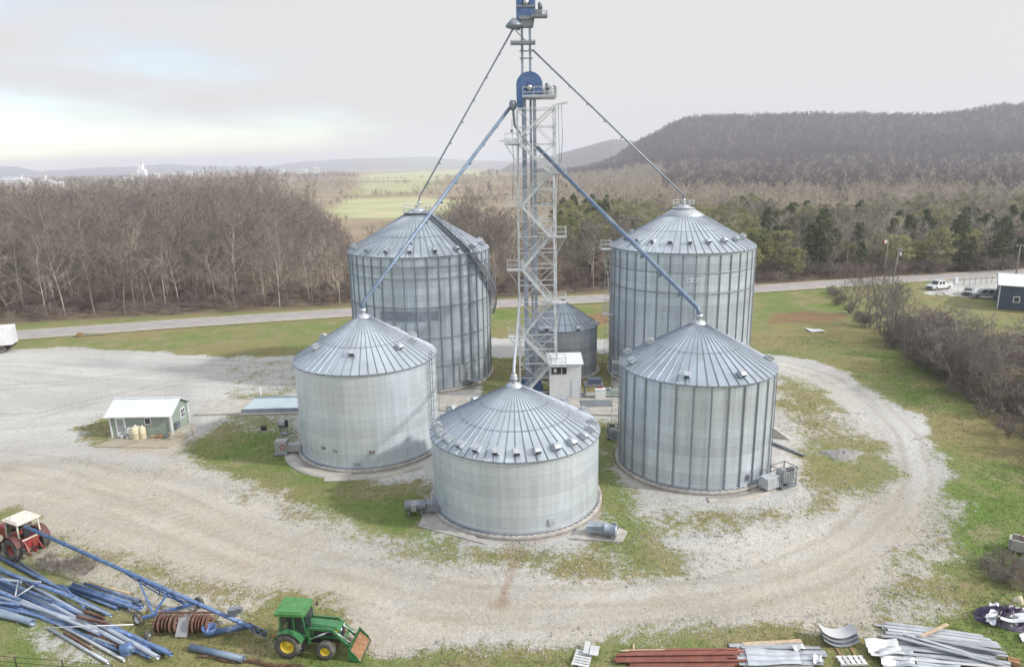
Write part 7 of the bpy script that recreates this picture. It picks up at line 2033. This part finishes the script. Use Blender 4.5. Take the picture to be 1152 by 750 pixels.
# ------------------------------------------------------------------ loose stones and grass tufts on the ground
def pebble_field():
    rg = np.random.default_rng(77); n = 26000
    X = rg.uniform(-40, 40, n*3); Y = 30+42*rg.random(n*3)**1.3
    G = ground_attrs(X, Y)['gravel']; cl = fbm(X/3, Y/3, 55)
    k = (rg.random(n*3) < np.clip((1-np.abs(G-.55)*2.4), .012, 1)*np.clip((cl-.3)*2.5, 0, 1)) & (G > .22); X, Y = X[k][:n], Y[k][:n]; n = len(X)
    s = rg.uniform(.025, .075, n)*np.where(rg.random(n) < .05, 1.7, 1)
    base = np.array([[1, 0, 0], [0, 1, 0], [-1, 0, 0], [0, -1, 0], [0, 0, .75], [0, 0, -.6]]); f = np.array([[0, 1, 4], [1, 2, 4], [2, 3, 4], [3, 0, 4], [1, 0, 5], [2, 1, 5], [3, 2, 5], [0, 3, 5]])
    a = rg.uniform(0, 6.28, n); c, s_ = np.cos(a), np.sin(a)
    b = base[None]+rg.normal(0, .22, (n, 6, 3)); x_ = b[..., 0]*c[:, None]-b[..., 1]*s_[:, None]; y_ = b[..., 0]*s_[:, None]+b[..., 1]*c[:, None]
    z0 = (fbm(X/9, Y/9, 21)-.5)*.10+(fbm(X/1.6, Y/1.6, 33, 3)-.5)*.05; z0 = np.minimum(z0, .05)-.03
    V = np.stack([X[:, None]+x_*s[:, None], Y[:, None]+y_*s[:, None], z0[:, None]+b[..., 2]*s[:, None]*.8+s[:, None]*.3], -1).reshape(-1, 3)
    F_ = (f[None]+(np.arange(n)*6)[:, None, None]).reshape(-1, 3)
    me = fastmesh('gravel_stones', V, F_, 'stone', False); o = bpy.data.objects.new('gravel', me); COL.objects.link(o)
    tag(o, 'loose pale stones scattered over the yard edges', 'gravel', None, 'stuff')
pebble_field()
def grass_field():
    rg = np.random.default_rng(78); n = 90000
    X = rg.uniform(-48, 62, n); Y = 30+75*rg.random(n)**1.4
    A = ground_attrs(X, Y); cl = fbm(X/2.2, Y/2.2, 58)
    k = (rg.random(n) < (1-A['gravel'])*1.1-.25+.5*(cl-.5)) & (A['red'] < .5)
    for b_, rr in ((gA, 7.6), (gB, 8.6), (gC, 9.6), (gD, 8.5), (gE, 9.6), (gF, 5.3)): k &= np.hypot(X-b_.location.x, Y-b_.location.y) > rr
    X, Y, lu = X[k], Y[k], A['lush'][k]; n = len(X); nb = 4
    a = rg.uniform(0, 6.28, (n, nb)); h = rg.uniform(.05, .15, (n, nb)); lean = rg.uniform(.03, .14, (n, nb)); w_ = .022
    ox = rg.normal(0, .09, (n, nb)); oy = rg.normal(0, .09, (n, nb)); c, s_ = np.cos(a), np.sin(a)
    bx = X[:, None]+ox; by = Y[:, None]+oy; z = np.full((n, nb), -.06)
    V = np.stack([np.stack([bx-s_*w_, by+c*w_, z], -1), np.stack([bx+s_*w_, by-c*w_, z], -1), np.stack([bx+c*lean, by+s_*lean, z+h+.05], -1)], 2).reshape(-1, 3)
    F_ = np.arange(n*nb*3).reshape(-1, 3)
    M['blade'] = bpy.data.materials.new('grass_blade'); t, N_, L_ = nt(M['blade']); b = principled(t)
    at_ = N_.new('ShaderNodeAttribute'); at_.attribute_name = 'tint'; mx = N_.new('ShaderNodeMix'); mx.data_type = 'RGBA'
    mx.inputs['A'].default_value = (.27, .215, .12, 1); mx.inputs['B'].default_value = (.10, .175, .04, 1); L_.new(at_.outputs['Fac'], mx.inputs['Factor']); L_.new(mx.outputs['Result'], b.inputs['Base Color']); b.inputs['Roughness'].default_value = .8
    me = fastmesh('grass', V, F_, 'blade', False); ti = np.clip(lu+rg.normal(0, .28, n), 0, 1)
    at2 = me.attributes.new('tint', 'FLOAT', 'POINT'); at2.data.foreach_set('value', np.repeat(ti, nb*3).astype(np.float32))
    o = bpy.data.objects.new('grass', me); COL.objects.link(o); tag(o, 'short winter grass growing round the yard', 'grass', None, 'stuff')
grass_field()

# ------------------------------------------------------------------ air
hz = bpy.data.materials.new('haze'); t, N_, L_ = nt(hz)
for n_ in list(N_):
    if n_.type == 'BSDF_PRINCIPLED': N_.remove(n_)
pv = N_.new('ShaderNodeVolumePrincipled'); pv.inputs['Color'].default_value = (.88, .90, 1.0, 1); pv.inputs['Density'].default_value = HAZE; pv.inputs['Anisotropy'].default_value = .2
out = next(n_ for n_ in N_ if n_.type == 'OUTPUT_MATERIAL'); L_.new(pv.outputs['Volume'], out.inputs['Volume'])
M['haze'] = hz
mb = MB(); mb.box((0, 4400, 64), (18500, 9800, 138)); o = mb.build('haze', 'haze'); tag(o, 'thin pale winter air over the whole valley', 'haze', None, 'stuff')
